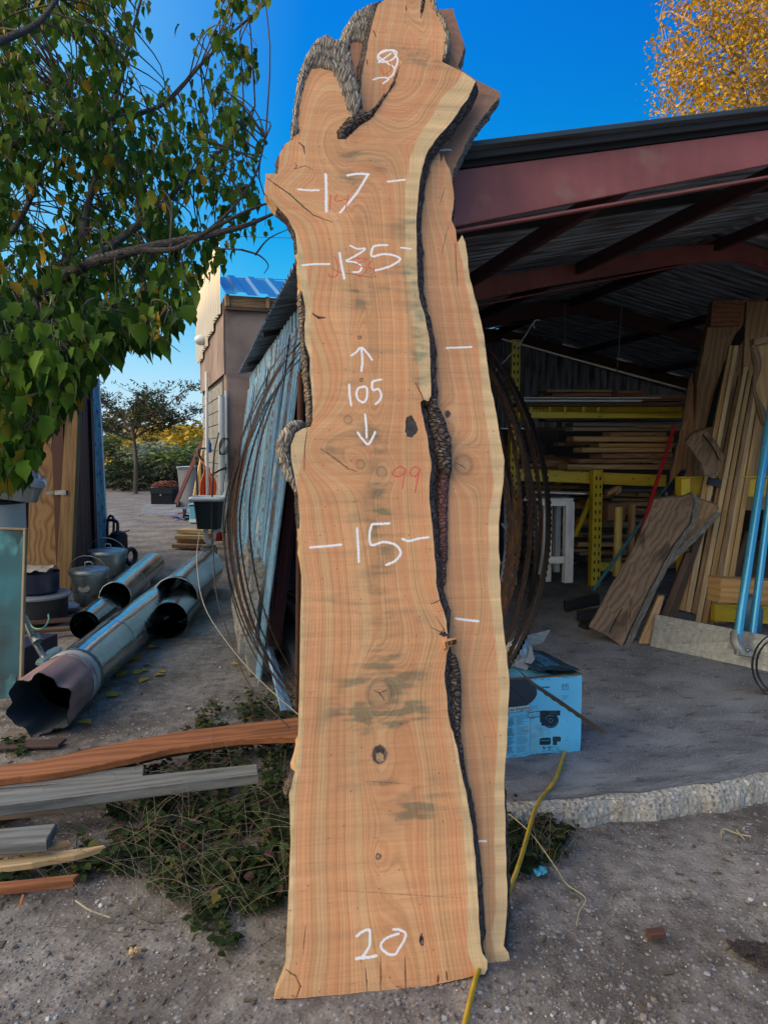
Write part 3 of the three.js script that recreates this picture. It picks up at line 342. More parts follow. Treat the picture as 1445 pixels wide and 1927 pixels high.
// texture laid in metres on the slab's own face
function slabSkin(o) {
  const w = o.w ?? 1024, h = o.h ?? 2048, [a0, a1, b0, b1] = o.box, k = o.k;
  const col = new Float32Array(w * h * 3), hei = new Float32Array(w * h);
  const Lp = ptsOf(o.left, k), Rp = ptsOf(o.right, k); Lp.sort((p, q) => p[1] - q[1]); Rp.sort((p, q) => p[1] - q[1]);
  const sapL = o.sapL ? ptsOf(o.sapL, k).sort((p, q) => p[1] - q[1]) : null, sapR = o.sapR ? ptsOf(o.sapR, k).sort((p, q) => p[1] - q[1]) : null;
  const knots = (o.knots ?? []).map(([x, y, sx, sy, A, core, hole]) => { const [a, b] = toAB(x, y, k); return { a, b, sx, sy, A, core: core ?? 0, hole }; });
  const stains = (o.stains ?? []).map(([x, y, rx, ry, s]) => { const [a, b] = toAB(x, y, k); return { a, b, rx, ry, s }; });
  const base = o.base, light = o.light, dark = o.dark, sap = [0.66, 0.46, 0.235], sd = o.seed ?? 0;
  for (let j = 0; j < h; j++) { const b = mix(b0, b1, (j + 0.5) / h), L = lineAt(Lp, b), R = lineAt(Rp, b), sl = sapL ? lineAt(sapL, b) : -9, sr = sapR ? lineAt(sapR, b) : 9;
    const sawRow = n1(b * 55, sd) * 0.5 + n1(b * 160, sd + 2) * 0.35, sawW = n1(b * 20, sd + 7);
    for (let i = 0; i < w; i++) { const a = mix(a0, a1, (i + 0.5) / w), q = (a - L) / (R - L);
      const wob = 0.030 * n2(a * 3 + sd, b * 1.7) + 0.009 * n2(a * 8, b * 4.5 + sd) + 0.0025 * n2(a * 22, b * 14);
      let r = q * 0.52 + wob - 0.26; r = Math.sqrt(r * r + 0.0012 + 0.003 * (0.5 + 0.5 * Math.sin(b * 1.9 + sd))) * (r < 0 ? -1 : 1) + 0.012 * b * (Math.abs(r) < 0.1 ? 1 - Math.abs(r) * 10 : 0);
      let kd = 9, kc = null; for (const K of knots) { const da = a - K.a, db = b - K.b; if (Math.abs(da) > K.sx * 4 || Math.abs(db) > K.sy * 4) continue; const e = Math.exp(-(da * da) / (2 * K.sx * K.sx) - (db * db) / (2 * K.sy * K.sy)); r += K.A * e; const dd = Math.hypot(da, db * 0.9); if (dd < kd) { kd = dd; kc = K; } }
      const rr = r + 0.0008 * n2(a * 60, b * 9);
      let g = 0.50 * n1(rr * 70, 1) + 0.45 * n1(rr * 210, 2) + 0.35 * n1(rr * 520, 3); const ring = 0.5 + 0.5 * Math.sin(rr * 6.2832 * 90 + 6 * n1(rr * 26, 4)); const late = Math.pow(ring, 3);
      const fib = n2(a * 420, b * 16) * 0.6 + n2(a * 900, b * 40) * 0.4;
      let c = mc(base, light, clamp(0.35 + g * 0.52)); c = mul(c, 0.93 + 0.16 * fbm(a * 4 + sd, b * 2.5, 3)); c = mc(c, dark, clamp(late * 0.36 * clamp(0.5 + 0.9 * n1(rr * 14, 6) + 0.5 * n2(a * 5, b * 3)) + (g < 0 ? -g * 0.55 : 0) + fib * 0.30)); const red = n1(rr * 24, 9); c = [c[0] * (1 + 0.05 * red), c[1] * (1 - 0.10 * red), c[2] * (1 - 0.13 * red)];
      // sapwood
      const se = Math.min(a - L < 0.5 * (R - L) ? 9 : 9, 9); let sw = 0; const jag = 0.004 * n1(b * 9, 3) + 0.0015 * n2(a * 100, b * 60); if (sapR) sw = Math.max(sw, sstep(-0.004, 0.004, a - sr + jag)); if (sapL) sw = Math.max(sw, sstep(-0.004, 0.004, sl - a + jag)); if (sw > 0) c = mc(c, mul(sap, 0.95 + 0.12 * g + 0.10 * n1(b * 32, 5)), sw);
      // saw ripple across the board
      const rip = n2(a * 2.2, b * 60 + sd) * 0.10 + n2(a * 7, b * 170) * 0.09 + sawRow * 0.04 + (sw > 0.5 ? 0.17 : 0.05) * n1(b * 31 + 0.5 * n2(a * 3, b * 4), 6) + 0.03 * sawW; c = mul(c, 1 + rip); const ln = n1(b * 260, 11); if (ln > 0.55 && n2(a * 4, b * 60 + 3) > 0.0) c = mul(c, 0.87);
      // weather stain, drawn out sideways by the saw
      let st = 0; for (const s of stains) { const da = (a - s.a) / s.rx, db = (b - s.b) / s.ry, d2 = da * da + db * db; if (d2 < 4) st += s.s * Math.exp(-d2 * 1.2); } if (st > 0) { const sm = sstep(-0.25, 0.5, n2(a * 9 + 4, b * 70) * 0.7 + fbm(a * 12, b * 22, 3) + 0.25 * sawRow); c = mc(c, [c[0] * 0.42 + 0.012, c[1] * 0.56 + 0.012, c[2] * 0.60 + 0.012], clamp(st * 1.25 * (0.15 + 1.0 * sm))); }
      const spk = cells(a * 70, b * 70, 0, 0); if (n2(a * 760, b * 90) > 0.42) c = mul(c, 0.84); if (spk[1] > 0.985 && spk[0] < 0.16) c = mul(c, 0.5);
      if (kc && kd < kc.core * 2.2) { const e = kd + 0.003 * n2(a * 120, b * 120); if (kc.hole === 'void') { if (e < kc.core) c = [0.03, 0.022, 0.018]; } else { const m = sstep(kc.core * 1.05, kc.core * 0.75, e); c = mc(c, [0.40, 0.25, 0.12], m * 0.55); const rim = Math.exp(-Math.pow((e - kc.core) / (0.16 * kc.core + 0.0012), 2)); c = mc(c, [0.075, 0.045, 0.04], rim * (kc.hole === 'ring' ? 0.9 : 0.4)); } }
      const o3 = (j * w + i) * 3; col[o3] = c[0]; col[o3 + 1] = c[1]; col[o3 + 2] = c[2]; hei[j * w + i] = 0.6 + 0.12 * sawRow + 0.09 * n2(a * 2, b * 62) + 0.05 * g - 0.08 * late;
    } }
  // drawn lines: cracks, chalk (white or red)
  const stroke = (pts, width, fn) => { for (let s = 0; s + 1 < pts.length; s++) { const p = pts[s], q = pts[s + 1], m = width * 2.2; const i0 = Math.max(0, Math.floor((Math.min(p[0], q[0]) - m - a0) / (a1 - a0) * w)), i1 = Math.min(w - 1, Math.ceil((Math.max(p[0], q[0]) + m - a0) / (a1 - a0) * w)), j0 = Math.max(0, Math.floor((Math.min(p[1], q[1]) - m - b0) / (b1 - b0) * h)), j1 = Math.min(h - 1, Math.ceil((Math.max(p[1], q[1]) + m - b0) / (b1 - b0) * h));
    for (let j = j0; j <= j1; j++) for (let i = i0; i <= i1; i++) { const a = mix(a0, a1, (i + 0.5) / w), b = mix(b0, b1, (j + 0.5) / h), [d, t] = segDist(a, b, p, q); fn((j * w + i), d, a, b, (s + t) / (pts.length - 1)); } } };
  { const r = rng(sd * 31 + 5); for (let q = 0; q < (o.scratches ?? 420); q++) { const b = mix(b0, b1, r()), L = lineAt(Lp, b), R = lineAt(Rp, b), a = mix(L, R, r()), len = 0.012 + 0.09 * r() * r(), al = 0.12 + 0.4 * r() * r(), wd = 0.0007 + 0.0009 * r(), vert = r() < 0.14; stroke(vert ? [[a, b], [a + 0.002, b + len * 0.5]] : [[a, b], [a + len, b + 0.0015 * (r() - 0.5)]], wd * 2, (ix, d, x, y, t) => { const m = sstep(wd * 1.3, wd * 0.3, d) * al * Math.sin(Math.PI * clamp(t)) * clamp(0.7 + n2(x * 200, y * 90)); for (let z = 0; z < 3; z++) col[ix * 3 + z] *= 1 - m * 0.85; }); } }
  for (const [l, wd, dk] of o.cracks ?? []) { const p = ptsOf(l, k); stroke(p, wd * 2, (ix, d, a, b, t) => { const ww = wd * (0.35 + 0.65 * Math.sin(Math.PI * clamp(t * 0.9 + 0.05))), m = sstep(ww, ww * 0.4, d + 0.0012 * n2(a * 300, b * 300)) * (dk ?? 0.9); col[ix * 3] *= 1 - m * 0.93; col[ix * 3 + 1] *= 1 - m * 0.95; col[ix * 3 + 2] *= 1 - m * 0.95; hei[ix] -= 0.3 * m; }); }
  for (const [l, wd, kind] of o.chalk ?? []) { const p = bezierish(ptsOf(l, k)), red = kind === 'r'; const cc = red ? [0.62, 0.07, 0.05] : [0.86, 0.85, 0.84]; stroke(p, wd, (ix, d, a, b) => { const m = sstep(wd, wd * 0.55, d + wd * 0.35 * n2(a * 160, b * 160)) * clamp((red ? 0.55 : 1.0) + 0.9 * n2(a * 240, b * 240) + (red ? 0.2 : 0.25)); for (let q = 0; q < 3; q++) col[ix * 3 + q] = mix(col[ix * 3 + q], cc[q], clamp(m)); }); }
  for (const [l, c] of o.patches ?? []) { const p = ptsOf(l, k); const A = p.map((q) => q[0]), Bq = p.map((q) => q[1]); const i0 = Math.max(0, Math.floor((Math.min(...A) - a0) / (a1 - a0) * w)), i1 = Math.min(w - 1, Math.ceil((Math.max(...A) - a0) / (a1 - a0) * w)), j0 = Math.max(0, Math.floor((Math.min(...Bq) - b0) / (b1 - b0) * h)), j1 = Math.min(h - 1, Math.ceil((Math.max(...Bq) - b0) / (b1 - b0) * h));
    for (let j = j0; j <= j1; j++) for (let i = i0; i <= i1; i++) { const a = mix(a0, a1, (i + 0.5) / w) + 0.005 * n2(j * 0.15, i * 0.02), b = mix(b0, b1, (j + 0.5) / h) + 0.004 * n2(i * 0.15, 7); let ins = false; for (let u = 0, v = p.length - 1; u < p.length; v = u++) if ((p[u][1] > b) !== (p[v][1] > b) && a < (p[v][0] - p[u][0]) * (b - p[u][1]) / (p[v][1] - p[u][1]) + p[u][0]) ins = !ins; if (ins) { const n = 0.75 + 0.8 * fbm(a * 60, b * 60, 3); const ix = j * w + i; for (let q = 0; q < 3; q++) col[ix * 3 + q] = c[q] * n; hei[ix] -= 0.35; } } }
  const cd = new Uint8Array(w * h * 4), hd = new Uint8Array(w * h * 4); for (let i = 0; i < w * h; i++) { for (let q = 0; q < 3; q++) cd[i * 4 + q] = enc(col[i * 3 + q]); const v = 255 * clamp(hei[i]); hd[i * 4] = hd[i * 4 + 1] = hd[i * 4 + 2] = v; cd[i * 4 + 3] = hd[i * 4 + 3] = 255; }
  return mat([1, 1, 1], 0.72, 0, { map: finishTex(new THREE.DataTexture(cd, w, h), true, false), bumpMap: finishTex(new THREE.DataTexture(hd, w, h), false, false), bumpScale: 0.004 });
}
// outline entries [px, py, wane]: wane (metres) is how far the bark edge flares out towards the back; 0 is a saw cut
function slabBody(T, o) {
  const ab = ptsOf(o.outline, o.k), fine = []; const N = ab.length;
  for (let i = 0; i < N; i++) { const p = ab[i], q = ab[(i + 1) % N], l = Math.hypot(q[0] - p[0], q[1] - p[1]), m = Math.max(1, Math.round(l / 0.013)); for (let j = 0; j < m; j++) { const t = j / m; fine.push([mix(p[0], q[0], t), mix(p[1], q[1], t), mix(p[2] ?? 0, q[2] ?? 0, t), (p[2] ?? 0) > 0.001 && (q[2] ?? 0) > 0.001]); } }
  let area = 0; for (let i = 0; i < fine.length; i++) { const p = fine[i], q = fine[(i + 1) % fine.length]; area += p[0] * q[1] - q[0] * p[1]; } if (area < 0) { fine.reverse(); for (let i = 0; i < fine.length; i++) fine[i] = [...fine[i]]; }
  const F = fine.length, sm = fine.map((p, i) => { const a = fine[(i + F - 2) % F], b = fine[(i + 2) % F]; const dx = b[0] - a[0], dy = b[1] - a[1], l = Math.hypot(dx, dy) || 1; return [dy / l, -dx / l]; });
  fine.forEach((p, i) => { const am = p[3] ? 0.0022 : 0.0008; p[0] += am * n1(i * 0.31, 2) * sm[i][0]; p[1] += am * n1(i * 0.31, 2) * sm[i][1]; });
  const [a0, a1, b0, b1] = o.box, uvOf = (a, b) => [(a - a0) / (a1 - a0), (b - b0) / (b1 - b0)];
  const tri = THREE.ShapeUtils.triangulateShape(fine.map((p) => new THREE.Vector2(p[0], p[1])), []);
  const face = (kk, inv) => { const pos = [], uv = [], idx = []; for (const p of fine) { const q = abP(p[0], p[1], kk); pos.push(q.x, q.y, q.z); uv.push(...uvOf(p[0], p[1])); } for (const [a, b, c] of tri) inv ? idx.push(a, c, b) : idx.push(a, b, c); return geoFrom(pos, idx, uv); };
  part(T, 'sawn_face', face(o.k, false), o.skin);
  const D = 7, strips = { bark_edge: [[], [], []], cut_edge: [[], [], []] }; const P3 = (i, j) => { const p = fine[i], t = j / D; const w = (p[2] ?? 0); let off = w * Math.sin(t * 1.4) / 0.985, n = 0; if (w > 0.001 && j > 0) { const s = i * 0.013; n = 0.010 * fbm(s * 22, t * 2.4 + 3, 3) + 0.006 * n2(s * 70, t * 6); } return abP(p[0] + sm[i][0] * (off + n), p[1] + sm[i][1] * (off + n), o.k + t * o.th); };
  for (let i = 0; i < F; i++) { const i2 = (i + 1) % F, key = fine[i][3] ? 'bark_edge' : 'cut_edge', [pos, uv, idx] = strips[key]; const s = pos.length / 3; for (let j = 0; j <= D; j++) for (const k of [i, i2]) { const q = P3(k, j); pos.push(q.x, q.y, q.z); uv.push((k === i ? i : i + 1) * 0.013 / 0.35, j / D * o.th / 0.12); } for (let j = 0; j < D; j++) { const a = s + j * 2; idx.push(a, a + 2, a + 1, a + 1, a + 2, a + 3); } }
  for (const key of ['bark_edge', 'cut_edge']) if (strips[key][2].length) { let g = geoFrom(strips[key][0], strips[key][2], strips[key][1]); g = toCreasedNormals(g, 0.9); part(T, key, g, key === 'bark_edge' ? (o.barkMat ?? M.bark) : (o.cutMat ?? M.pineCut)); }
  const pb = [], ub = [], ib = []; fine.forEach((p, i) => { const q = P3(i, D); pb.push(q.x, q.y, q.z); ub.push(...uvOf(p[0], p[1])); }); for (const [a, b, c] of tri) ib.push(a, c, b); part(T, 'back_face', geoFrom(pb, ib, ub), M.pineCut);
}
M.pineCut = woodMat([0.50, 0.33, 0.16], [0.34, 0.19, 0.085], { seed: 12 });
// thick bark lying over the face: outline in pixels on the slab plane, swollen by noise
function barkPatch(T, name, l, k, h, m, seed = 1, along = 1) {
  const p = ptsOf(l, k), A = p.map((q) => q[0]), B = p.map((q) => q[1]); const a0 = Math.min(...A) - 0.01, a1 = Math.max(...A) + 0.01, b0 = Math.min(...B) - 0.01, b1 = Math.max(...B) + 0.01, st = 0.0035, nu = Math.ceil((a1 - a0) / st), nv = Math.ceil((b1 - b0) / st); const pos = [], uv = [], idx = [], dist = [];
  for (let j = 0; j <= nv; j++) for (let i = 0; i <= nu; i++) { let a = mix(a0, a1, i / nu), b = mix(b0, b1, j / nv); let ins = false, d = 9; for (let u = 0, v = p.length - 1; u < p.length; v = u++) { if ((p[u][1] > b) !== (p[v][1] > b) && a < (p[v][0] - p[u][0]) * (b - p[u][1]) / (p[v][1] - p[u][1]) + p[u][0]) ins = !ins; d = Math.min(d, segDist(a, b, p[u], p[v])[0]); } const sd = (ins ? d : -d) + 0.005 * fbm(a * 45, b * 45, 3); dist.push(sd);
    const e = clamp(sd / 0.03), rid = 0.5 + 0.5 * (1 - 2.2 * Math.abs(n2((along ? a : b) * 95 + seed + 0.8 * n2(a * 14, b * 14), (along ? b : a) * 11)) + 0.5 * n2(a * 130, b * 60)); const q = abP(a, b, k - h * (Math.sqrt(e) * 0.45 + (sd > 0 ? 0.55 * rid * Math.min(1, sd / 0.008) : 0)) + (sd < 0 ? 0.012 : 0)); pos.push(q.x, q.y, q.z); uv.push(a / 0.4, b / 0.4); }
  for (let j = 0; j < nv; j++) for (let i = 0; i < nu; i++) { const q = j * (nu + 1) + i, r = q + nu + 1; const ok = (...z) => z.every((t) => dist[t] > -0.004); if (ok(q, q + 1, r)) idx.push(q, q + 1, r); if (ok(q + 1, r + 1, r)) idx.push(q + 1, r + 1, r); }
  part(T, name, geoFrom(pos, idx, uv), m);
}
const K1 = 0, K2 = 0.054, K3 = 0.108;
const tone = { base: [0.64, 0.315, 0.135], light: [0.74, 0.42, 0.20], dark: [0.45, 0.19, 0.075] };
{ // ---- front slab
  const w = 0.03, v = 0.012;
  const outline = [[516, 1880, 0], [534, 1834, 0], [538, 1822, 0], [542, 1732, 0], [545, 1660, 0], [548, 1588, 0], [546, 1516, 0], [544, 1494, 0], [550, 1472, 0.012], [557, 1440, 0.012], [562, 1386, 0], [564.6, 1296, 0], [566, 1188, 0], [568, 1116, 0], [568, 1080, 0], [564, 985, 0.008], [562, 935, 0.008], [555, 900, 0.008], [548, 862, 0.008], [547, 838, 0.008], [556, 815, 0.008], [570, 806, 0.008], [584, 802, 0.008], [589, 790, 0.01], [588, 763, 0.01], [584, 705, 0.01], [582.6, 673, 0.01], [575, 648, 0.01], [573.6, 612, 0.01], [576, 596, 0.01], [573, 570, 0.01], [568, 540, 0.01], [561, 515, 0], [560, 465, 0.004], [555, 438, 0.004], [543, 412, 0.004], [516.5, 382, 0.006], [498, 362, 0], [500.6, 327, 0], [523, 327, 0.004], [525, 306, 0.01], [526.5, 289, 0.01], [535, 272, 0.012], [551, 262, 0.006], [551, 239, 0.006], [558, 186, 0.006], [566, 133, 0.006], [580, 100, 0.006], [596, 76, 0.004], [614.5, 68, 0.004], [629.5, 76, 0.004], [643, 78, 0.004], [653, 83, 0.004], [661, 113, 0.006], [664, 140, 0.006], [673, 166, 0.006], [678, 196, 0.006], [679, 214, 0.01], [697, 209, 0.01], [710, 196, 0.01], [722.5, 179, 0.012], [746, 146, 0.012], [756, 113, 0.006], [776, 93, 0], [796, 96, 0], [839, 120, 0], [872, 136, 0], [895, 153, 0.02], [879, 186, 0.025], [852, 226, 0.02], [829, 252, 0.02], [805.6, 282, 0.02], [799, 299, 0.024], [794, 316, 0.024], [789, 349, 0.024], [785.6, 382, 0.022], [783, 415, 0.022], [784, 465, w], [785.6, 531, w], [789, 560, w], [797, 587, w], [805.6, 623, w], [809, 659, w], [810, 713, w], [810, 745, w], [806, 756, 0.01], [797, 752, 0.012], [791, 757, 0.02], [793, 774, w], [798.5, 799, w], [804, 821, w], [805.6, 839, w], [810, 864, w], [811, 882, w], [808, 900, w], [807.5, 936, w], [811, 965, w], [814.6, 1000, w], [818, 1044, w], [821, 1097, w], [827, 1127, w], [834, 1152, w], [840, 1170, 0.02], [841.6, 1191, 0.012], [840, 1200, 0.008], [843, 1212, 0.01], [845, 1218, 0.012], [840, 1231, w], [836, 1267, w], [840, 1303, w], [843, 1339, w], [847, 1368, w], [852, 1379, 0.022], [859.6, 1404, 0.022], [863, 1429, 0.022], [870, 1465, 0.022], [878, 1495, 0.022], [885, 1538, 0.024], [890, 1573, 0.024], [894, 1624, 0.024], [899, 1674, 0.026], [901, 1725, 0.026], [903, 1775, 0.024], [908, 1793, 0.012], [917, 1807, 0.004], [917, 1822, 0], [912, 1834, 0], [897, 1834, 0], [869, 1842, 0], [825, 1851, 0], [789.5, 1861, 0], [746, 1876, 0], [721, 1875, 0], [716, 1868, 0], [681.5, 1870, 0], [638, 1872, 0], [566, 1878, 0], [552, 1879, 0]];
  const ab = ptsOf(outline, K1), box = [Math.min(...ab.map((q) => q[0])) - 0.02, Math.max(...ab.map((q) => q[0])) + 0.02, Math.min(...ab.map((q) => q[1])) - 0.02, Math.max(...ab.map((q) => q[1])) + 0.02];
  const C = 0.0042, R = 0.0024;
  const chalk = [ // 17
    [[[561, 356], [580, 358], [600, 358]], C], [[[613, 328], [614, 360], [614, 398]], C * 1.3], [[[654, 330], [672, 327], [693, 328]], C * 1.2], [[[692, 329], [672, 362], [655, 383], [640, 400]], C * 1.1], [[[729, 342], [746, 340], [762, 338]], C * 0.9],
    [[[622, 366], [621, 395]], R, 'r'], [[[634, 366], [631, 378], [652, 375]], R, 'r'], [[[656, 365], [650, 395]], R, 'r'],
    // 135
    [[[569, 499], [592, 497], [620, 497]], C], [[[639, 476], [643, 500], [648, 524]], C * 1.1], [[[659, 462], [672, 468], [687, 468], [668, 482], [652, 491], [670, 494], [680, 502], [676, 511], [664, 512]], C * 0.9], [[[729, 461], [710, 462], [702, 465], [700, 482], [722, 478], [742, 481], [753, 487], [742, 497], [722, 505], [706, 509]], C * 1.05], [[[754, 466], [764, 467], [773, 468]], C * 0.8],
    [[[630, 482], [636, 500], [634, 518], [622, 522], [618, 515]], R, 'r'], [[[668, 486], [690, 488], [672, 498], [690, 506], [678, 520], [668, 516]], R, 'r'], [[[700, 490], [692, 502], [704, 508], [700, 518]], R, 'r'],
    // arrow, 105, arrow
    [[[680, 655], [682, 676], [680, 698]], C], [[[661, 669], [671, 662], [679, 654], [690, 663], [700, 677]], C * 0.95], [[[657, 724], [658, 744], [661, 763]], C], [[[686, 728], [675, 730], [671, 742], [676, 754], [686, 756], [691, 742], [689, 729], [683, 727]], C], [[[718, 714], [708, 716], [701, 719], [702, 734], [712, 732], [717, 742], [714, 754], [707, 760]], C], [[[687, 780], [689, 800], [690, 823]], C], [[[673, 814], [682, 826], [692, 836], [700, 826], [706, 813]], C],
    // 15
    [[[584, 1030], [612, 1028], [642, 1025]], C], [[[672, 994], [674, 1025], [675, 1057]], C], [[[733, 985], [715, 986], [700, 988], [698, 1025], [722, 1020], [745, 1026], [754, 1040], [744, 1055], [727, 1063]], C * 1.05], [[[757, 1014], [768, 1018], [786, 1014], [806, 1011]], C],
    // 99
    [[[762, 884], [754, 878], [742, 885], [739, 893], [748, 897], [760, 891], [763, 883], [759, 905], [757, 920]], R * 1.1, 'r'], [[[790, 884], [782, 878], [772, 886], [773, 894], [782, 896], [789, 888], [790, 883], [785, 905], [781, 927]], R * 1.1, 'r'],
    // 20
    [[[672, 1763], [680, 1755], [690, 1751], [697, 1753], [696, 1767], [697, 1777], [690, 1790], [682, 1803]], R, 'r'], [[[671, 1762], [682, 1753], [695, 1750], [696, 1766], [695, 1780], [686, 1795], [681, 1802]], C], [[[670, 1804], [688, 1802], [708, 1799]], C * 1.1], [[[764, 1755], [748, 1758], [728, 1768], [716, 1779], [722, 1790], [744, 1797], [752, 1786], [763, 1760]], R, 'r'], [[[740, 1749], [752, 1750], [763, 1757], [758, 1774], [750, 1786], [744, 1795], [732, 1796], [718, 1785], [717, 1776], [730, 1764], [750, 1757]], C * 0.95]];
  const Rl = [[917, 1830], [903, 1720], [888, 1550], [868, 1460], [848, 1360], [838, 1240], [822, 1100], [812, 960], [808, 850], [808, 740], [797, 590], [785, 450], [790, 340], [806, 282], [852, 226], [895, 153], [940, 60]];
  const Ll = [[530, 1880], [542, 1740], [548, 1588], [556, 1460], [565, 1296], [568, 1100], [556, 930], [566, 840], [586, 740], [574, 620], [562, 500], [550, 430], [528, 350], [530, 290], [552, 210], [575, 110], [600, 40]];
  const skin = slabSkin({ k: K1, box, left: Ll, right: Rl, ...tone, seed: 1,
    sapR: [[905, 1834], [896, 1833], [880, 1788], [879, 1653], [865, 1480], [856, 1420], [850, 1380], [848, 1370], [846, 1240], [828, 1095], [817, 960], [814, 850], [808, 757], [791, 741], [779, 630], [768, 540], [762, 500], [762, 382], [769, 300], [779, 276], [822, 200], [867, 143], [880, 120]],
    sapL: [[516, 1880], [544, 1815], [548, 1804], [555, 1696], [556, 1480], [566, 1440], [570, 1380], [571, 1116], [566, 980], [556, 940], [592, 740], [586, 640], [583, 560], [572, 480], [560, 440], [515, 385], [480, 330]],
    knots: [[714, 1306, 0.045, 0.055, 0.14, 0.034, 'knot'], [714, 1420, 0.045, 0.075, 0.06, 0.019, 'ring'], [712, 1612, 0.02, 0.03, 0.02, 0.006, 'ring'], [678, 874, 0.035, 0.03, 0.12, 0.012, 'knot'], [718, 888, 0.03, 0.03, -0.10, 0.014, 'knot'], [655, 790, 0.05, 0.07, 0.06, 0.012, 'knot'], [615, 845, 0.07, 0.06, 0.22, 0.0], [680, 715, 0.025, 0.05, 0.04, 0.0045, 'ring'], [677, 635, 0.025, 0.05, 0.03, 0.0045, 'ring'], [860, 1190, 0.08, 0.06, -0.06, 0], [600, 590, 0.06, 0.09, 0.06, 0], [545, 360, 0.07, 0.05, 0.16, 0], [600, 300, 0.08, 0.11, 0.11, 0], [605, 190, 0.06, 0.14, 0.12, 0], [690, 250, 0.10, 0.09, 0.13, 0], [720, 1480, 0.05, 0.2, 0.03, 0], [720, 1660, 0.06, 0.22, 0.035, 0]],
    stains: [[660, 340, 0.05, 0.06, 0.8], [700, 545, 0.12, 0.03, 0.55], [675, 555, 0.03, 0.05, 0.6], [795, 630, 0.03, 0.14, 0.9], [785, 690, 0.02, 0.1, 0.7], [690, 830, 0.13, 0.03, 0.6], [700, 800, 0.05, 0.05, 0.5], [712, 905, 0.03, 0.12, 0.8], [705, 970, 0.10, 0.03, 0.6], [720, 1000, 0.05, 0.08, 0.7], [710, 1060, 0.05, 0.1, 0.5], [690, 1120, 0.1, 0.05, 0.5], [735, 1165, 0.12, 0.03, 0.7], [730, 1240, 0.10, 0.06, 0.75], [715, 1310, 0.13, 0.07, 0.95], [680, 1350, 0.12, 0.05, 0.7], [760, 1350, 0.14, 0.03, 0.5], [720, 1475, 0.16, 0.02, 0.5], [795, 1515, 0.10, 0.05, 0.7], [760, 1530, 0.08, 0.03, 0.5], [800, 115, 0.12, 0.05, 0.6], [700, 300, 0.1, 0.03, 0.4], [715, 312, 0.04, 0.02, 0.7], [690, 400, 0.03, 0.03, 0.4], [750, 430, 0.08, 0.05, 0.5], [660, 290, 0.03, 0.02, 0.7], [830, 150, 0.05, 0.02, 0.5], [745, 510, 0.07, 0.05, 0.4], [640, 470, 0.06, 0.03, 0.4], [580, 1200, 0.04, 0.1, 0.15], [630, 850, 0.04, 0.03, 0.5], [700, 1420, 0.2, 0.06, 0.2], [700, 1700, 0.2, 0.2, 0.08], [778, 420, 0.03, 0.05, 0.6], [772, 520, 0.03, 0.05, 0.7], [640, 290, 0.06, 0.02, 0.5], [700, 660, 0.10, 0.015, 0.4], [650, 720, 0.08, 0.012, 0.4], [720, 575, 0.14, 0.02, 0.5], [660, 940, 0.08, 0.012, 0.4], [640, 1130, 0.12, 0.01, 0.4], [720, 1205, 0.06, 0.02, 0.7], [760, 1265, 0.08, 0.02, 0.6], [700, 1285, 0.10, 0.02, 0.7], [745, 1330, 0.12, 0.02, 0.6], [680, 1370, 0.08, 0.015, 0.5]],
    chalk,
    cracks: [[[[504, 336], [520, 348], [545, 365], [570, 388], [590, 405], [625, 418]], 0.0032], [[[562, 268], [572, 276], [574, 290]], 0.0035], [[[553, 305], [560, 312], [555, 318], [575, 312], [590, 320]], 0.0016], [[[620, 500], [636, 512], [700, 522], [712, 518]], 0.0018, 0.6], [[[588, 590], [600, 598], [612, 598]], 0.006], [[[580, 800], [574, 840], [573, 885]], 0.002, 0.8], [[[604, 845], [630, 862], [655, 882], [672, 888]], 0.0022, 0.8], [[[704, 1300], [714, 1304], [724, 1318]], 0.002], [[[714, 1304], [728, 1299]], 0.0016], [[[782, 720], [792, 740], [797, 752]], 0.003, 0.8], [[[576, 1740], [573, 1770], [571, 1796]], 0.0014, 0.8], [[[688, 1822], [690, 1845], [692, 1868]], 0.002, 0.8], [[[762, 1800], [763, 1830], [764, 1868]], 0.0026, 0.8], [[[716, 1800], [717, 1840], [716, 1868]], 0.0022, 0.8], [[[825, 1835], [824, 1850]], 0.004], [[[840, 1828], [842, 1846]], 0.003], [[[556, 1836], [566, 1856], [558, 1878]], 0.003, 0.7], [[[536, 1822], [548, 1832], [560, 1838]], 0.002], [[[820, 1160], [836, 1185], [830, 1190], [810, 1180]], 0.002, 0.8], [[[809, 1137], [822, 1133], [830, 1128]], 0.0016], [[[684, 1470], [776, 1476]], 0.0012, 0.5], [[[650, 1375], [690, 1352], [860, 1352]], 0.0012, 0.35], [[[640, 1676], [870, 1690]], 0.001, 0.5], [[[793, 1757], [793, 1772]], 0.003]],
    patches: [[[[764, 786], [774, 781], [784, 795], [786, 808], [778, 823], [766, 822], [762, 806]], [0.05, 0.042, 0.036]], [[[826, 1192], [838, 1188], [842, 1197], [832, 1198]], [0.02, 0.015, 0.012]], [[[714, 1401], [723, 1412], [726, 1424], [718, 1436], [707, 1436], [703, 1420], [706, 1408]], [0.09, 0.055, 0.05]], [[[714, 1415], [722, 1420], [722, 1431], [714, 1435], [707, 1430], [707, 1418]], [0.46, 0.29, 0.14]], [[[789, 1770], [794, 1756], [798, 1770], [796, 1780], [790, 1778]], [0.06, 0.04, 0.035]], [[[792, 1770], [796, 1769], [795, 1777], [792, 1776]], [0.42, 0.25, 0.12]], [[[634, 248], [655, 222], [678, 212], [700, 208], [722, 180], [720, 190], [700, 222], [678, 236], [650, 262], [636, 262]], [0.022, 0.018, 0.015]]] });
  const T = thing('wood_slab', 'tall foremost live-edge slab with chalk numbers, leaning on the rafter', 'wood slab', V(-0.1, 0, -1.85));
  slabBody(T, { outline, k: K1, th: 0.046, box, skin });
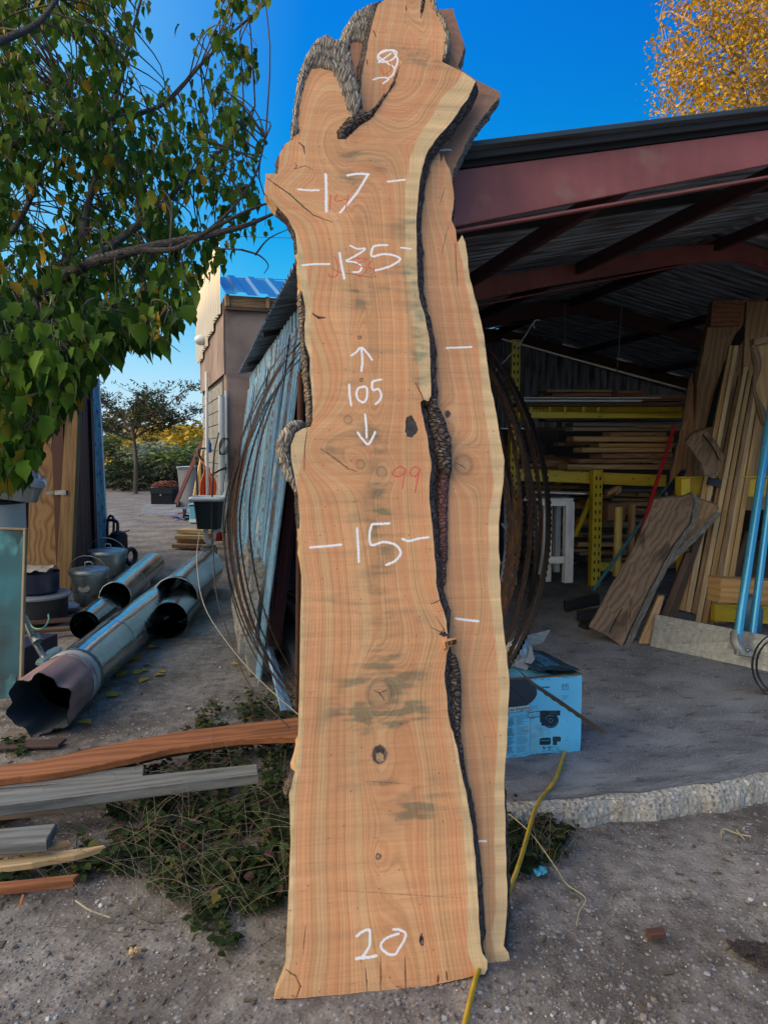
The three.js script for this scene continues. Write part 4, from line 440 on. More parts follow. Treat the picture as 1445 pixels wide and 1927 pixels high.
  barkPatch(T, 'limb_bark', [[548, 262], [549, 239], [556, 186], [564, 133], [578, 100], [595, 74], [614, 66], [630, 74], [643, 76], [654, 82], [663, 113], [667, 140], [676, 166], [681, 196], [678, 214], [660, 228], [656, 214], [646, 186], [636, 156], [623, 134], [603, 128], [586, 131], [575, 153], [567, 186], [561, 226], [564, 250]], K1, 0.012, M.greyBark, 3);
  barkPatch(T, 'edge_bark', [[519, 836], [530, 812], [545, 794], [556, 789], [570, 790], [577, 797], [566, 808], [556, 816], [549, 836], [546, 862], [556, 900], [564, 935], [556, 925], [546, 908], [537, 896], [527, 868]], K1 + 0.008, 0.018, M.greyBark, 5, 0);
  barkPatch(T, 'edge_bark', [[568, 540], [573, 575], [585, 590], [600, 594], [596, 602], [580, 604], [572, 615], [575, 655], [580, 672], [584, 720], [590, 770], [590, 798], [578, 812], [572, 806], [578, 790], [576, 750], [570, 700], [568, 660], [564, 600], [560, 560]], K1 + 0.012, 0.013, M.barkTan ??= barkMat([0.24, 0.17, 0.11], [0.08, 0.058, 0.042], 8, 0.006), 6, 1);
  barkPatch(T, 'edge_bark', [[549, 1470], [558, 1442], [554, 1470], [546, 1496], [540, 1504], [533, 1490], [536, 1472]], K1 + 0.012, 0.025, M.barkTan, 7, 1);
  barkPatch(T, 'crotch_bark', [[632, 250], [648, 232], [660, 222], [672, 214], [692, 212], [708, 198], [724, 178], [745, 148], [752, 140], [738, 168], [722, 190], [702, 220], [682, 234], [662, 250], [640, 264]], K1 + 0.002, 0.02, M.bark, 9, 0);
  // chunks of bark still clinging between the two slabs, and the sawn stub
  const chunk = (l, k, h, m, sd) => barkPatch(T, 'bark_chunk', l, k, h, m, sd, 0);
  chunk([[803, 752], [818, 744], [826, 768], [836, 790], [848, 824], [850, 880], [846, 902], [836, 893], [826, 888], [818, 850], [812, 815], [806, 790]], K1 + 0.034, 0.032, M.bark, 11);
  chunk([[826, 884], [846, 896], [842, 960], [842, 1040], [838, 1100], [828, 1100], [824, 1030], [822, 960]], K1 + 0.045, 0.018, M.innerBark, 12);
  chunk([[846, 1232], [858, 1231], [866, 1262], [868, 1308], [866, 1380], [872, 1420], [878, 1470], [884, 1510], [876, 1500], [864, 1430], [852, 1380], [846, 1330], [842, 1280]], K1 + 0.034, 0.024, M.bark, 13);
  const stub = [[838, 1202], [860, 1200], [862, 1209], [858, 1216], [846, 1217], [836, 1222], [834, 1208]].map(([x, y]) => abP(...toAB(x, y, -0.014), -0.014)); part(T, 'sawn_stub', prism(stub, NF.clone().multiplyScalar(-0.05), { bevel: 0.004 }), woodMat([0.52, 0.28, 0.13], [0.40, 0.19, 0.08], { seed: 15 }));
}
{ // ---- second slab
  const w = 0.03, e = 0.008;
  const outline = [[912, 1836, 0], [937, 1827, 0], [960, 1813, 0], [957, 1793, 0.006], [948, 1780, 0.03], [951, 1732, 0.024], [955, 1703, 0.022], [953, 1653, 0.022], [951, 1599, 0.022], [950, 1534, 0.018], [948, 1490, 0.012], [951, 1440, e], [955, 1368, e], [958, 1296, e], [956, 1260, e], [952, 1224, e], [946, 1170, e], [942, 1134, e], [940, 1080, e], [938, 1008, e], [940.6, 954, e], [948, 893, e], [948, 864, e], [942, 828, e], [935, 792, e], [930, 756, e], [924, 734, e], [917, 684, e], [910, 633, e], [901, 590, e], [892, 554, e], [884, 525, e], [879, 482, 0.004], [875, 455, 0], [869, 442, 0], [864, 452, 0], [860, 456, 0], [857, 432, 0], [850, 415, 0.01], [852, 392, 0.012], [855, 372, 0.012], [852, 352, 0.01], [850, 336, 0.008], [846, 318, 0], [839, 306, 0], [834, 290, 0], [830, 306, 0], [825.5, 282, 0], [819, 275, 0], [808, 280, 0], [800, 262, 0], [815, 215, 0.01], [832, 113, 0.02], [837, 83, 0.02], [839, 60, 0.02], [834, 40, 0.02], [822, 20, 0.02], [819, -4, 0.01], [790, -12, 0.006], [745, -8, 0.006], [726, -1, 0.01], [712, 8, 0.01], [706, 24, 0.02], [699, 50, 0.02], [693, 76, 0.02], [688, 110, 0.02], [681, 143, 0.02], [678, 179, 0.02], [679, 212, 0.02], [690, 300, 0], [690, 600, 0], [700, 1000, 0], [720, 1500, 0], [740, 1850, 0]];
  const ab = ptsOf(outline, K2), box = [Math.min(...ab.map((q) => q[0])) - 0.02, Math.max(...ab.map((q) => q[0])) + 0.02, Math.min(...ab.map((q) => q[1])) - 0.02, Math.max(...ab.map((q) => q[1])) + 0.02]; const C = 0.004;
  const skin = slabSkin({ k: K2, box, ...tone, base: [0.60, 0.295, 0.13], seed: 4, left: [[740, 1850], [720, 1500], [700, 1000], [690, 600], [690, 300], [679, 200], [693, 76], [705, 20], [710, -20]], right: [[960, 1820], [951, 1600], [951, 1440], [957, 1290], [941, 1100], [940, 950], [948, 870], [930, 756], [901, 590], [884, 525], [856, 380], [845, 300], [838, 160], [838, 60], [820, -10]],
    sapR: [[935, 1830], [930, 1790], [926, 1760], [933, 1700], [930, 1600], [930, 1500], [935, 1400], [940, 1290], [930, 1190], [918, 1100], [918, 1000], [928, 900], [916, 800], [906, 730], [898, 640], [886, 580], [874, 520], [862, 460], [860, 400], [852, 300], [850, 100], [848, -20]],
    knots: [[872, 874, 0.035, 0.05, 0.12, 0.028, 'knot'], [842, 779, 0.02, 0.03, 0.03, 0.008, 'ring'], [905, 1290, 0.05, 0.10, 0.07, 0], [760, 90, 0.06, 0.08, 0.10, 0.004], [770, 40, 0.05, 0.16, 0.08, 0], [840, 380, 0.04, 0.08, 0.05, 0]],
    stains: [[800, 20, 0.1, 0.05, 0.3], [780, 100, 0.14, 0.05, 0.35], [840, 300, 0.1, 0.04, 0.3]],
    chalk: [[[[840, 655], [862, 654], [887, 653]], C], [[[858, 1164], [880, 1167], [900, 1169]], C * 1.1], [[[893, 1583], [904, 1583], [914, 1583]], C * 0.8],
      [[[744, 96], [722, 95], [711, 106], [716, 116], [738, 112], [746, 98], [740, 94], [712, 104], [728, 118], [742, 128], [738, 142], [728, 148]], C], [[[702, 150], [716, 146], [731, 148], [721, 157]], C], [[[740, 97], [748, 112], [744, 128]], C], [[[712, 118], [736, 100]], C * 0.8], [[[716, 128], [722, 140], [736, 130], [732, 112]], 0.0022, 'r']],
    cracks: [[[[800, -2], [797, 14], [792, 34]], 0.004], [[[838, 352], [832, 370], [826, 388]], 0.0016, 0.7], [[[844, 425], [836, 455], [831, 480]], 0.0016, 0.6], [[[857, 455], [858, 500], [862, 540]], 0.002, 0.8], [[[764, 12], [765, 20]], 0.003], [[[855, 870], [868, 876], [876, 882]], 0.0016], [[[702, 56], [708, 70]], 0.003], [[[690, 112], [692, 122]], 0.003]],
    patches: [[[[839, 776], [844, 772], [848, 780], [843, 787], [838, 782]], [0.08, 0.05, 0.045]]] });
  const T = thing('wood_slab', 'second live-edge slab behind the chalk-numbered one, showing pale edge on its right', 'wood slab', V(0.2, 0, -1.95));
  slabBody(T, { outline, k: K2, th: 0.046, box, skin, barkMat: M.bark });
  barkPatch(T, 'limb_bark', [[815, -6], [824, 20], [837, 40], [846, 62], [848, 85], [842, 112], [833, 114], [834, 88], [836, 62], [826, 40], [812, 18], [806, -4]], K2 + 0.004, 0.02, M.greyBark, 15);
  barkPatch(T, 'limb_bark', [[792, -6], [800, -6], [799, 8], [794, 26], [790, 40], [789, 24]], K2 + 0.002, 0.01, M.bark, 16);
}
{ // ---- third slab, darker, only its top showing
  const outline = [[895, 150, 0], [940, 173, 0], [941, 181, 0.004], [925, 199, 0.012], [895, 239, 0.012], [875, 272, 0.012], [865, 296, 0.012], [853, 319, 0.012], [850, 345, 0.012], [845, 500, 0.01], [850, 1000, 0.01], [870, 1780, 0], [740, 1800, 0], [680, 600, 0], [660, 300, 0.01], [672, 200, 0.02], [658, 140, 0.02], [648, 100, 0.02], [647, 72, 0.02], [656, 45, 0.02], [668, 25, 0.02], [690, 12, 0.012], [714, 4, 0.01], [740, 60, 0.01], [800, 60, 0], [824, 18, 0], [853, 16, 0.006], [856, 32, 0.012], [866, 60, 0.014], [873, 86, 0.014], [870, 105, 0.012], [860, 126, 0.006]];
  const ab = ptsOf(outline, K3), box = [Math.min(...ab.map((q) => q[0])) - 0.02, Math.max(...ab.map((q) => q[0])) + 0.02, Math.min(...ab.map((q) => q[1])) - 0.02, Math.max(...ab.map((q) => q[1])) + 0.02];
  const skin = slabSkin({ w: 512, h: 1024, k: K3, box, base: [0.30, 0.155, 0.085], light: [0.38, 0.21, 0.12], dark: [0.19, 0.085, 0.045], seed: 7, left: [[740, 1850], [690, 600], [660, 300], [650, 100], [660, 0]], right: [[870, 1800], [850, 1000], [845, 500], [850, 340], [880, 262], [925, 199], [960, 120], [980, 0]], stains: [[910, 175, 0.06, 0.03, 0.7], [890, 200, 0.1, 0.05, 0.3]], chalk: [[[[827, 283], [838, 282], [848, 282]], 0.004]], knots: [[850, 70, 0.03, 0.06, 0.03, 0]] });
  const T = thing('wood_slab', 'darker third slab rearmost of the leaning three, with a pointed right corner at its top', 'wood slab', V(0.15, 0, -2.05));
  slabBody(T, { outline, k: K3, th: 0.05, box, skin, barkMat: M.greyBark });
  barkPatch(T, 'limb_bark', [[646, 72], [654, 45], [667, 24], [690, 10], [716, 2], [706, 26], [700, 46], [694, 76], [687, 84], [672, 78], [660, 82], [656, 108], [664, 150], [672, 200], [664, 180], [654, 140], [648, 105]], K3, 0.014, M.greyBark, 17);
}
// ------------------------------------------------------------------ loose corrugated sheets against the left wall
{
  const spec = [[1.60, 2.20, 0.34, 0.0, 'nearest loose corrugated sheet leaning by the slab, longest at its foot'], [2.25, 2.16, 0.30, 0.06, 'second loose corrugated sheet from the slab, behind the grey stone slabs'], [3.0, 2.12, 0.33, 0.10, 'third loose corrugated sheet from the slab along the wall'], [3.75, 2.05, 0.29, 0.10, 'fourth loose corrugated sheet from the slab along the wall'], [4.5, 2.1, 0.31, 0.10, 'fifth loose corrugated sheet, next to the far end of the wall'], [5.25, 2.0, 0.28, 0.12, 'farthest loose corrugated sheet leaning near the sink']];
  spec.forEach(([s, L, foot, y0, label], i) => { const T = thing('corrugated_sheet', label, 'metal sheet', FR(-0.2, s + 0.4, 0), 'corrugated sheets leaning along the carport wall');
    const o = FR(0.1 - foot - (i % 2) * 0.03, s, y0 + 0.01), up = FR(0.06 - (i % 2) * 0.03, s + 0.02, 2.2).sub(o).normalize(); const n = up.clone().cross(S).normalize(); if (n.dot(U) > 0) n.negate();
    part(T, 'sheet', corrugated(o, S, up, n, 0.86, L, { pitch: 0.24, amp: 0.018, wob: 0.012, seed: i + 9 }), M.galvWall);
    part(T, 'rolled_edge', pipe([o.clone().addScaledVector(n, 0.012), o.clone().addScaledVector(up, L).addScaledVector(n, 0.012)], 0.006), M.galv); });
  solo('maroon_channel', [prism([P(507, 1218, 4.62), P(522, 1214, 4.7), P(556, 935, 4.8), P(549, 700, 4.9), P(543, 700, 4.86), P(540, 935, 4.76)], V(0.02, 0, -0.06)), prism([P(505, 1216, 4.58), P(508, 1218, 4.58), P(545, 720, 4.82), P(541, 720, 4.82)], V(0.0, 0, -0.03))], M.maroonShaded2 ??= mat([0.11, 0.03, 0.032], 0.6), 'maroon steel channel leaning beside the nearest corrugated sheet', 'steel channel');
  solo('steel_angle', [prism([P(498, 1215, 4.45), P(505, 1213, 4.45), P(541, 1335, 3.75), P(528, 1338, 3.72)], V(0, -0.004, -0.004)), prism([P(505, 1213, 4.45), P(512, 1218, 4.48), P(552, 1338, 3.78), P(541, 1335, 3.75)], V(0.003, -0.004, 0))], M.galv, 'galvanised steel angle slanting down to the weeds left of the slab', 'steel angle');
  const sl = (pts, off, label) => { const T = thing('stone_slab', label, 'stone slab', pts[0].clone().setY(0)); part(T, 'slab', prism(rough(pts, 0.05, 0.003, 3), off, { us: 0.7, vs: 0.7, bevel: 0.004 }), M.stoneSlab); };
  sl([P(434, 1130, 5.0), P(449, 1232, 4.4), P(464, 1105, 4.7), P(468, 1040, 5.1), P(463, 1022, 5.2)], V(0.03, 0, -0.02), 'left of two thin grey stone slabs against the corrugated sheets');
  sl([P(446, 1185, 4.3), P(458, 1212, 4.2), P(486, 1068, 4.6), P(479, 1049, 4.65)], V(0.045, 0, -0.01), 'right of two thin grey stone slabs, with a speckled thick edge');
  solo('concrete_block', block(G(474, 1262).add(V(0.03, 0.07, -0.05)), V(0.14, 0, -0.05), V(-0.03, 0.14, -0.01), V(-0.06, 0, -0.3), { us: 0.4, vs: 0.4, bevel: 0.012 }), M.block, 'grey concrete block under the foot of the nearest corrugated sheet', 'block');
  solo('rusty_post', pipe([G(560, 1352), P(563, 1060, 3.45), P(566, 700, 3.3)], 0.014, { radial: 8 }), M.rust, 'thin rusty steel post just left of the front slab', 'post');
  // dark clutter seen through the gap
  solo('cable_coil', [0, 1, 2, 3, 4].map((k) => pipe([0, 1, 2, 3, 4, 5, 6, 7].map((q) => { const a = q / 8 * 6.283; return FR(0.85 + 0.34 * Math.cos(a) + 0.02 * k, 2.6 + 0.3 * Math.sin(a), 0.14 + 0.028 * k); }), 0.014, { closed: true, radial: 6 })), M.black, 'black cable coiled on the floor seen between post and maroon channel', 'cable');
  solo('steel_bar', pipe([P(532, 1108, 5.2), P(566, 1122, 5.0)], 0.012), M.galvPail, 'bright short steel bar above the coiled black cable', 'bar');
  solo('rust_bar', box(P(536, 1118, 5.3), P(566, 1140, 5.1), V(0, 0.04, 0), V(0, 0, 0.03)), M.rust, 'rusty flat bar below the bright short steel bar', 'bar');
}
// ------------------------------------------------------------------ galvanised ducts
function ductTube(path, r, o = {}) { // open pipe with wall, rolled rim; r may be function
  return [pipe(path, r, { radial: 40, caps: false, seg: o.seg ?? 24, us: 1, straight: o.straight }), pipe(path, typeof r === 'function' ? (t, a) => r(t, a) - 0.003 : r - 0.003, { radial: 40, caps: false, seg: o.seg ?? 24 })];
}
{
  M.ductIn = mat([0.10, 0.13, 0.15], 0.6, 0.6);
  const T = thing('duct', 'long galvanised duct with a brownish crumpled end, nearest of the ducts', 'duct', G(200, 1250)); const A = V(-1.70, 0.155, -3.62), B = V(-1.93, 0.15, -7.5); const L = (t) => A.clone().lerp(B, t);
  part(T, 'pipe', ductTube([L(0.09), L(0.36), L(0.55), L(0.75), L(1)], (t, a) => 0.15 + 0.0015 * Math.sin(a * 3 + t * 9)), M.duct);
  for (const t of [0.30, 0.62, 0.8]) part(T, 'seam_ring', pipe([L(t - 0.003), L(t), L(t + 0.003)], (q) => 0.1505 + 0.003 * Math.sin(q * 3.14), { radial: 40, caps: false }), M.duct);
  part(T, 'lengthwise_seam', pipe([L(0.11).add(V(-0.03, 0.149, 0)), L(0.3).add(V(-0.03, 0.149, 0))], 0.004), M.duct);
  const crump = (t, a) => 0.158 + (1 - t) * (0.014 * Math.sin(a * 6 + 0.6) + 0.008 * Math.sin(a * 11 + 2)) - 0.006 * (1 - t);
  part(T, 'collar', pipe([L(-0.01), L(0.02), L(0.05), L(0.09)], crump, { radial: 48, caps: false, seg: 16 }), mat([1, 1, 1], 0.6, 0.1, { map: colTex(256, 256, (u, v) => mul([0.30, 0.195, 0.185], 0.85 + 0.4 * fbm(u * 5, v * 5, 4, 5, 5))) }));
  part(T, 'collar_lining', pipe([L(-0.01), L(0.02), L(0.05), L(0.12)], (t, a) => crump(t, a) - 0.004, { radial: 48, caps: false, seg: 16 }), M.ductIn); part(T, 'sealant_band', pipe([L(0.075), L(0.088), L(0.098), L(0.108)], (t, a) => 0.159 + 0.004 * n2(a * 6, t * 6) - 0.004 * t, { radial: 60, caps: false, seg: 10 }), mat([1, 1, 1], 0.85, 0, { map: colTex(256, 64, (u, v) => mul([0.50, 0.53, 0.53], 0.7 + 0.6 * fbm(u * 12, v * 5, 4, 12, 5))) }));
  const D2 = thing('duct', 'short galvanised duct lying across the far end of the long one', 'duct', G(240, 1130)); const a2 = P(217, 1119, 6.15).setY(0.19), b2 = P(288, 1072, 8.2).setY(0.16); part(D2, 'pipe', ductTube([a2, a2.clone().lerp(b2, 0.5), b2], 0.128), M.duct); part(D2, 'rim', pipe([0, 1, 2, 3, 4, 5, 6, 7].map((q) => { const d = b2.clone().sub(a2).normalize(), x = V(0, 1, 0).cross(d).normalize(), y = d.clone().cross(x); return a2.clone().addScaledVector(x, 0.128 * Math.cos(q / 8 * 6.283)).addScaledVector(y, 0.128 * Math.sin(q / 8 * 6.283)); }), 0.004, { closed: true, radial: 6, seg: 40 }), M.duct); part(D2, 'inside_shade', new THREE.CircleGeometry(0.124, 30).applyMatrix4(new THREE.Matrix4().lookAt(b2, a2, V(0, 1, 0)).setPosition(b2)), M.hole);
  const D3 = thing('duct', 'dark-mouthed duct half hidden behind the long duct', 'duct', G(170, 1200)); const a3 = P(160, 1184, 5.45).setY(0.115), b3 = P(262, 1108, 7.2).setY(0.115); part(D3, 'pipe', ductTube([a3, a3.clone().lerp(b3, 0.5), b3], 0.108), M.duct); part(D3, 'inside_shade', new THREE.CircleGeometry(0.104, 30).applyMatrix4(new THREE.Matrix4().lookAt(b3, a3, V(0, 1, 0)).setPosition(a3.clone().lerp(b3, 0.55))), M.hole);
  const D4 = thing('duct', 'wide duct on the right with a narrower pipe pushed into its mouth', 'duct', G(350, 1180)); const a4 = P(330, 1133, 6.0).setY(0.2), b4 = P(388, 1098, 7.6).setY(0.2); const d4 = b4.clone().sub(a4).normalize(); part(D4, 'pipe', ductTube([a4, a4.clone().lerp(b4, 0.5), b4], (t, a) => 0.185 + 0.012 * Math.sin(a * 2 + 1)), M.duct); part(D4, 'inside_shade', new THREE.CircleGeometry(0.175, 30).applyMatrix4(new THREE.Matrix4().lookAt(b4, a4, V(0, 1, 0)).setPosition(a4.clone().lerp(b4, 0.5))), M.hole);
  part(D4, 'rolled_edge', pipe([0, 1, 2, 3, 4, 5, 6, 7].map((q) => { const x = V(0, 1, 0).cross(d4).normalize(), y = d4.clone().cross(x), a = q / 8 * 6.283; return a4.clone().addScaledVector(x, 0.187 * Math.cos(a)).addScaledVector(y, 0.187 * Math.sin(a)); }), 0.005, { closed: true, radial: 6, seg: 40 }), M.duct);
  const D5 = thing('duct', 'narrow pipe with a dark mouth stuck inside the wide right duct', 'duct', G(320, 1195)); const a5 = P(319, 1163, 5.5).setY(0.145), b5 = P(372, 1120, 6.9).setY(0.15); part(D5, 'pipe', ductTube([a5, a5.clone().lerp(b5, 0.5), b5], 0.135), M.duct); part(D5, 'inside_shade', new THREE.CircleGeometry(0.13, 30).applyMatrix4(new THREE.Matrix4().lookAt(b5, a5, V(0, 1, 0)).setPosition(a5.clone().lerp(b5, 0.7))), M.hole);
}
// ------------------------------------------------------------------ pails with lids
function pail(base, r, h, label, turn) {
  const T = thing('metal_pail', label, 'pail', base); const prof = [[r * 0.78, 0.0], [r * 0.8, 0.01], [r * 0.86, h * 0.35], [r * 0.88, h * 0.36], [r * 0.87, h * 0.38], [r * 0.97, h * 0.86], [r * 0.99, h * 0.865], [r * 0.975, h * 0.89], [r, h * 0.97], [r * 1.02, h]]; part(T, 'bucket', lathe(prof, base), M.galvPail);
  part(T, 'lid', lathe([[0, h + 0.045], [r * 0.3, h + 0.04], [r * 0.32, h + 0.034], [r * 0.7, h + 0.03], [r * 0.98, h + 0.02], [r * 1.07, h + 0.008], [r * 1.07, h - 0.022], [r * 1.05, h - 0.024]], base), M.galvPail);
  part(T, 'lid_grip', pipe([base.clone().add(V(-0.035, h + 0.04, 0)), base.clone().add(V(-0.03, h + 0.075, 0)), base.clone().add(V(0.03, h + 0.075, 0)), base.clone().add(V(0.035, h + 0.04, 0))], 0.007), M.galvPail);
  part(T, 'bail_handle', pipe([0, 1, 2, 3, 4, 5, 6].map((q) => { const a = q / 6 * Math.PI; return base.clone().add(V(Math.cos(a) * r * 1.08, h * 0.9 + Math.sin(a) * r * turn, Math.sin(a) * r * 0.35)); }), 0.004), M.galvPail);
  for (const s of [-1, 1]) part(T, 'ear', block(base.clone().add(V(s * r * 1.0, h * 0.88, 0)), V(0.02, 0, 0), V(0, 0.05, 0), V(0, 0, 0.05)), M.galvPail); return T; }
{ const p = pail(G(170, 1136), 0.168, 0.31, 'nearer of two lidded galvanised pails, with an oval badge', 1.05); part(p, 'badge', new THREE.CircleGeometry(0.045, 24).scale(1.2, 0.8, 1).rotateX(-0.1).translate(-0, 0, 0).applyMatrix4(new THREE.Matrix4().setPosition(p.position.x + 0.01, 0.17, p.position.z + 0.152)), M.alu); pail(G(205, 1102), 0.19, 0.36, 'farther of two lidded galvanised pails, beside the blue post', 1.0); }
// ------------------------------------------------------------------ clutter at the left edge
{
  const T = thing('glass_pane', 'large teal wood-edged glass pane leaning at the left edge', 'glass pane', G(10, 1330)); const q = [P(-60, 1325, 3.9), P(38, 1310, 3.95), P(47, 996, 4.2), P(-60, 994, 4.15)];
  part(T, 'pane', prism(q, V(0.002, 0, -0.012), { us: 1, vs: 1 }), mat([1, 1, 1], 0.32, 0.0, { specularIntensity: 0.6, map: colTex(512, 512, (u, v) => mc(mul([0.008, 0.15, 0.19], 0.7 + 1.2 * fbm(u * 2, v * 2, 4, 2, 2)), [0.11, 0.48, 0.54], sstep(0.1, 0.5, fbm(u * 3 + 5, v * 4, 5, 3, 4)) * 0.6)) }));  // mottled teal map has the sky and tree reflection painted in
  part(T, 'edge_strip', box(P(40, 1312, 3.93), P(49, 994, 4.18), V(0.014, 0, 0), V(0, 0, 0.03)), M.greyEdge); part(T, 'top_strip', box(P(-60, 993, 4.16), P(48, 996, 4.2), V(0, 0.012, 0), V(0, 0, 0.03)), M.greyEdge);
  const Bn = thing('white_barrel', 'pale plastic barrel at the left edge under the clear bins', 'barrel', G(10, 1140)); const bb = V(-3.42, 0, -6.4); part(Bn, 'drum', lathe([[0.25, 0], [0.29, 0.1], [0.3, 0.4], [0.29, 0.72], [0.3, 0.75], [0.3, 0.98]], bb), mat([0.42, 0.47, 0.5], 0.45)); part(Bn, 'lid', lathe([[0, 1.005], [0.3, 1.0], [0.315, 0.985], [0.315, 0.96]], bb), M.black);
  const bin = (c, w, d, h, tilt, label) => { const T = thing('storage_bin', label, 'storage bin', c); const m = new THREE.Matrix4().makeRotationFromEuler(new THREE.Euler(0.1, 0.35, tilt)).setPosition(c); const g = grid((u, v) => { const a = u * 2 * Math.PI, k = 1 / Math.pow(Math.pow(Math.abs(Math.cos(a)), 6) + Math.pow(Math.abs(Math.sin(a)), 6), 1 / 6), s = 0.84 + 0.16 * v + (v > 0.9 ? 0.05 : 0) + 0.012 * Math.sin(a * 12) * (v < 0.85 ? 1 : 0); return V(Math.cos(a) * k * w / 2 * s, v * h, Math.sin(a) * k * d / 2 * s); }, 64, 12).applyMatrix4(m); part(T, 'tub', g, M.clearBin ??= mat([0.16, 0.19, 0.21], 0.25, 0, { clearcoat: 0.5 })); part(T, 'lid', grid((u, v) => { const a = u * 2 * Math.PI, k = 1 / Math.pow(Math.pow(Math.abs(Math.cos(a)), 6) + Math.pow(Math.abs(Math.sin(a)), 6), 1 / 6), s = 1.08 * (1 - v); return V(Math.cos(a) * k * w / 2 * s, h + 0.04 * sstep(0, 0.12, v) + 0.05 * sstep(0.2, 0.35, v) - (v === 0 ? 0.02 : 0), Math.sin(a) * k * d / 2 * s); }, 64, 16).applyMatrix4(m), M.clearBin); };
  bin(V(-3.15, 1.02, -6.3), 0.48, 0.4, 0.16, -0.2, 'lower clear grey storage bin on the pale barrel'); bin(V(-3.2, 1.3, -6.3), 0.5, 0.4, 0.16, -0.32, 'upper clear grey storage bin stacked tilted on another');
  // drum table with navy pot, paper sack, rags
  const c = G(72, 1170); const D = thing('steel_drum', 'dark squat steel drum holding the navy pot by the plywood', 'drum', c); part(D, 'body', lathe([[0.22, 0], [0.23, 0.02], [0.24, 0.2], [0.25, 0.22]], c), M.black); part(D, 'top_plate', lathe([[0, 0.245], [0.26, 0.24], [0.27, 0.23], [0.265, 0.215]], c), M.plasticGrey);
  const Pn = thing('navy_pot', 'navy enamel pot with a folded sack on top', 'pot', c.clone().setY(0.246)); part(Pn, 'pot', lathe([[0, 0.002], [0.16, 0.004], [0.175, 0.02], [0.18, 0.17], [0.186, 0.175], [0.18, 0.165], [0.17, 0.16]], c.clone().setY(0.246)), M.navy);
  solo('folded_sack', grid((u, v) => V(c.x - 0.16 + u * 0.3 + 0.01 * n2(u * 5, v * 5), 0.44 + 0.035 * fbm(u * 3, v * 4 + 2, 3) + 0.02 * Math.sin(v * 3.14), c.z + 0.12 - v * 0.26), 16, 14), mat([0.30, 0.27, 0.23], 0.9), 'beige folded sack lying on the navy pot', 'sack');
  solo('plastic_bag', grid((u, v) => { const q = G(118, 1150); const r = 0.13 * Math.sin(Math.PI * v * 0.95 + 0.1); const a = u * 6.283; return V(q.x + Math.cos(a) * r * 1.1 + 0.02 * fbm(u * 6, v * 5), 0.005 + 0.13 * v * v + 0.02 * fbm(u * 5, v * 4 + 5), q.z + Math.sin(a) * r + 0.02 * fbm(u * 5 + 9, v * 6)); }, 24, 12), M.bag ??= mat([0.34, 0.38, 0.42], 0.5), 'crumpled whitish plastic bag between drum and nearer pail', 'bag');
  solo('timber_pallet', [0, 1, 2].map((k) => box(G(58, 1205 - k * 18).add(V(-0.25, 0.05, 0)), G(58, 1205 - k * 18).add(V(0.3, 0.05, -0.2)), V(0.02, 0, 0.09), V(0, 0.025, 0))), M.darkwood, 'dark broken pallet boards under the black drum', 'pallet');
  // trolley jack with long handle
  const J = thing('floor_jack', 'blue-grey floor jack with steel handle behind the long duct', 'jack', G(85, 1265)); part(J, 'handle', pipe([P(44, 1158, 4.35), P(62, 1200, 4.3), P(84, 1238, 4.25)], 0.018), M.galvPail); part(J, 'collar', pipe([P(66, 1196, 4.28), P(72, 1208, 4.26)], 0.03), M.galvPail);
  part(J, 'frame', block(G(58, 1270).add(V(-0.02, 0.11, -0.05)), V(0.16, 0, 0.03), V(0, 0.2, 0), V(0.05, 0, -0.4), { bevel: 0.02 }), M.navy); part(J, 'saddle_plate', prism([P(67, 1243, 4.2), P(82, 1245, 4.1), P(112, 1225, 4.3), P(117, 1216, 4.45), P(105, 1216, 4.5), P(88, 1224, 4.4)], V(0, -0.035, 0), { bevel: 0.01 }), M.jackBlue ??= mat([0.16, 0.30, 0.36], 0.4, 0.3)); part(J, 'wheel', pipe([P(40, 1285, 4.0), P(48, 1283, 4.0)], 0.05, { radial: 18 }), M.black);
  solo('green_wire', pipe([P(50, 1158, 4.6), P(62, 1180, 4.55), P(80, 1183, 4.5), P(92, 1168, 4.6), P(92, 1156, 4.65)], 0.005), mat([0.12, 0.32, 0.24], 0.6), 'thin green wire with a yellow tip beside the jack handle', 'wire');
  // hand truck and tank by the blue post
  const H = thing('hand_truck', 'black hand truck with a bent handle beside the blue post', 'hand truck', G(218, 1062)); part(H, 'frame', [pipe([P(205, 1055, 9.2), P(204, 978, 9.3), P(208, 971, 9.3), P(213, 973, 9.3), P(214, 1010, 9.2), P(214, 1055, 9.1)], 0.016), pipe([P(201, 979, 9.2), P(214, 979, 9.2), P(221, 983, 9.2), P(221, 1008, 9.1)], 0.02)], M.black); part(H, 'tank', lathe([[0.02, 0.02], [0.09, 0.04], [0.11, 0.1], [0.11, 0.34], [0.08, 0.38], [0.02, 0.4]], V(-3.3, 0.03, -9.2)), M.black); part(H, 'wheel', new THREE.TorusGeometry(0.09, 0.03, 8, 20).rotateY(1.2).translate(-3.12, 0.12, -9.1), M.black); part(H, 'hose', pipe([P(218, 1010, 9.1), P(232, 1002, 9.1), P(244, 998, 9.2)], 0.007), M.wire);
}
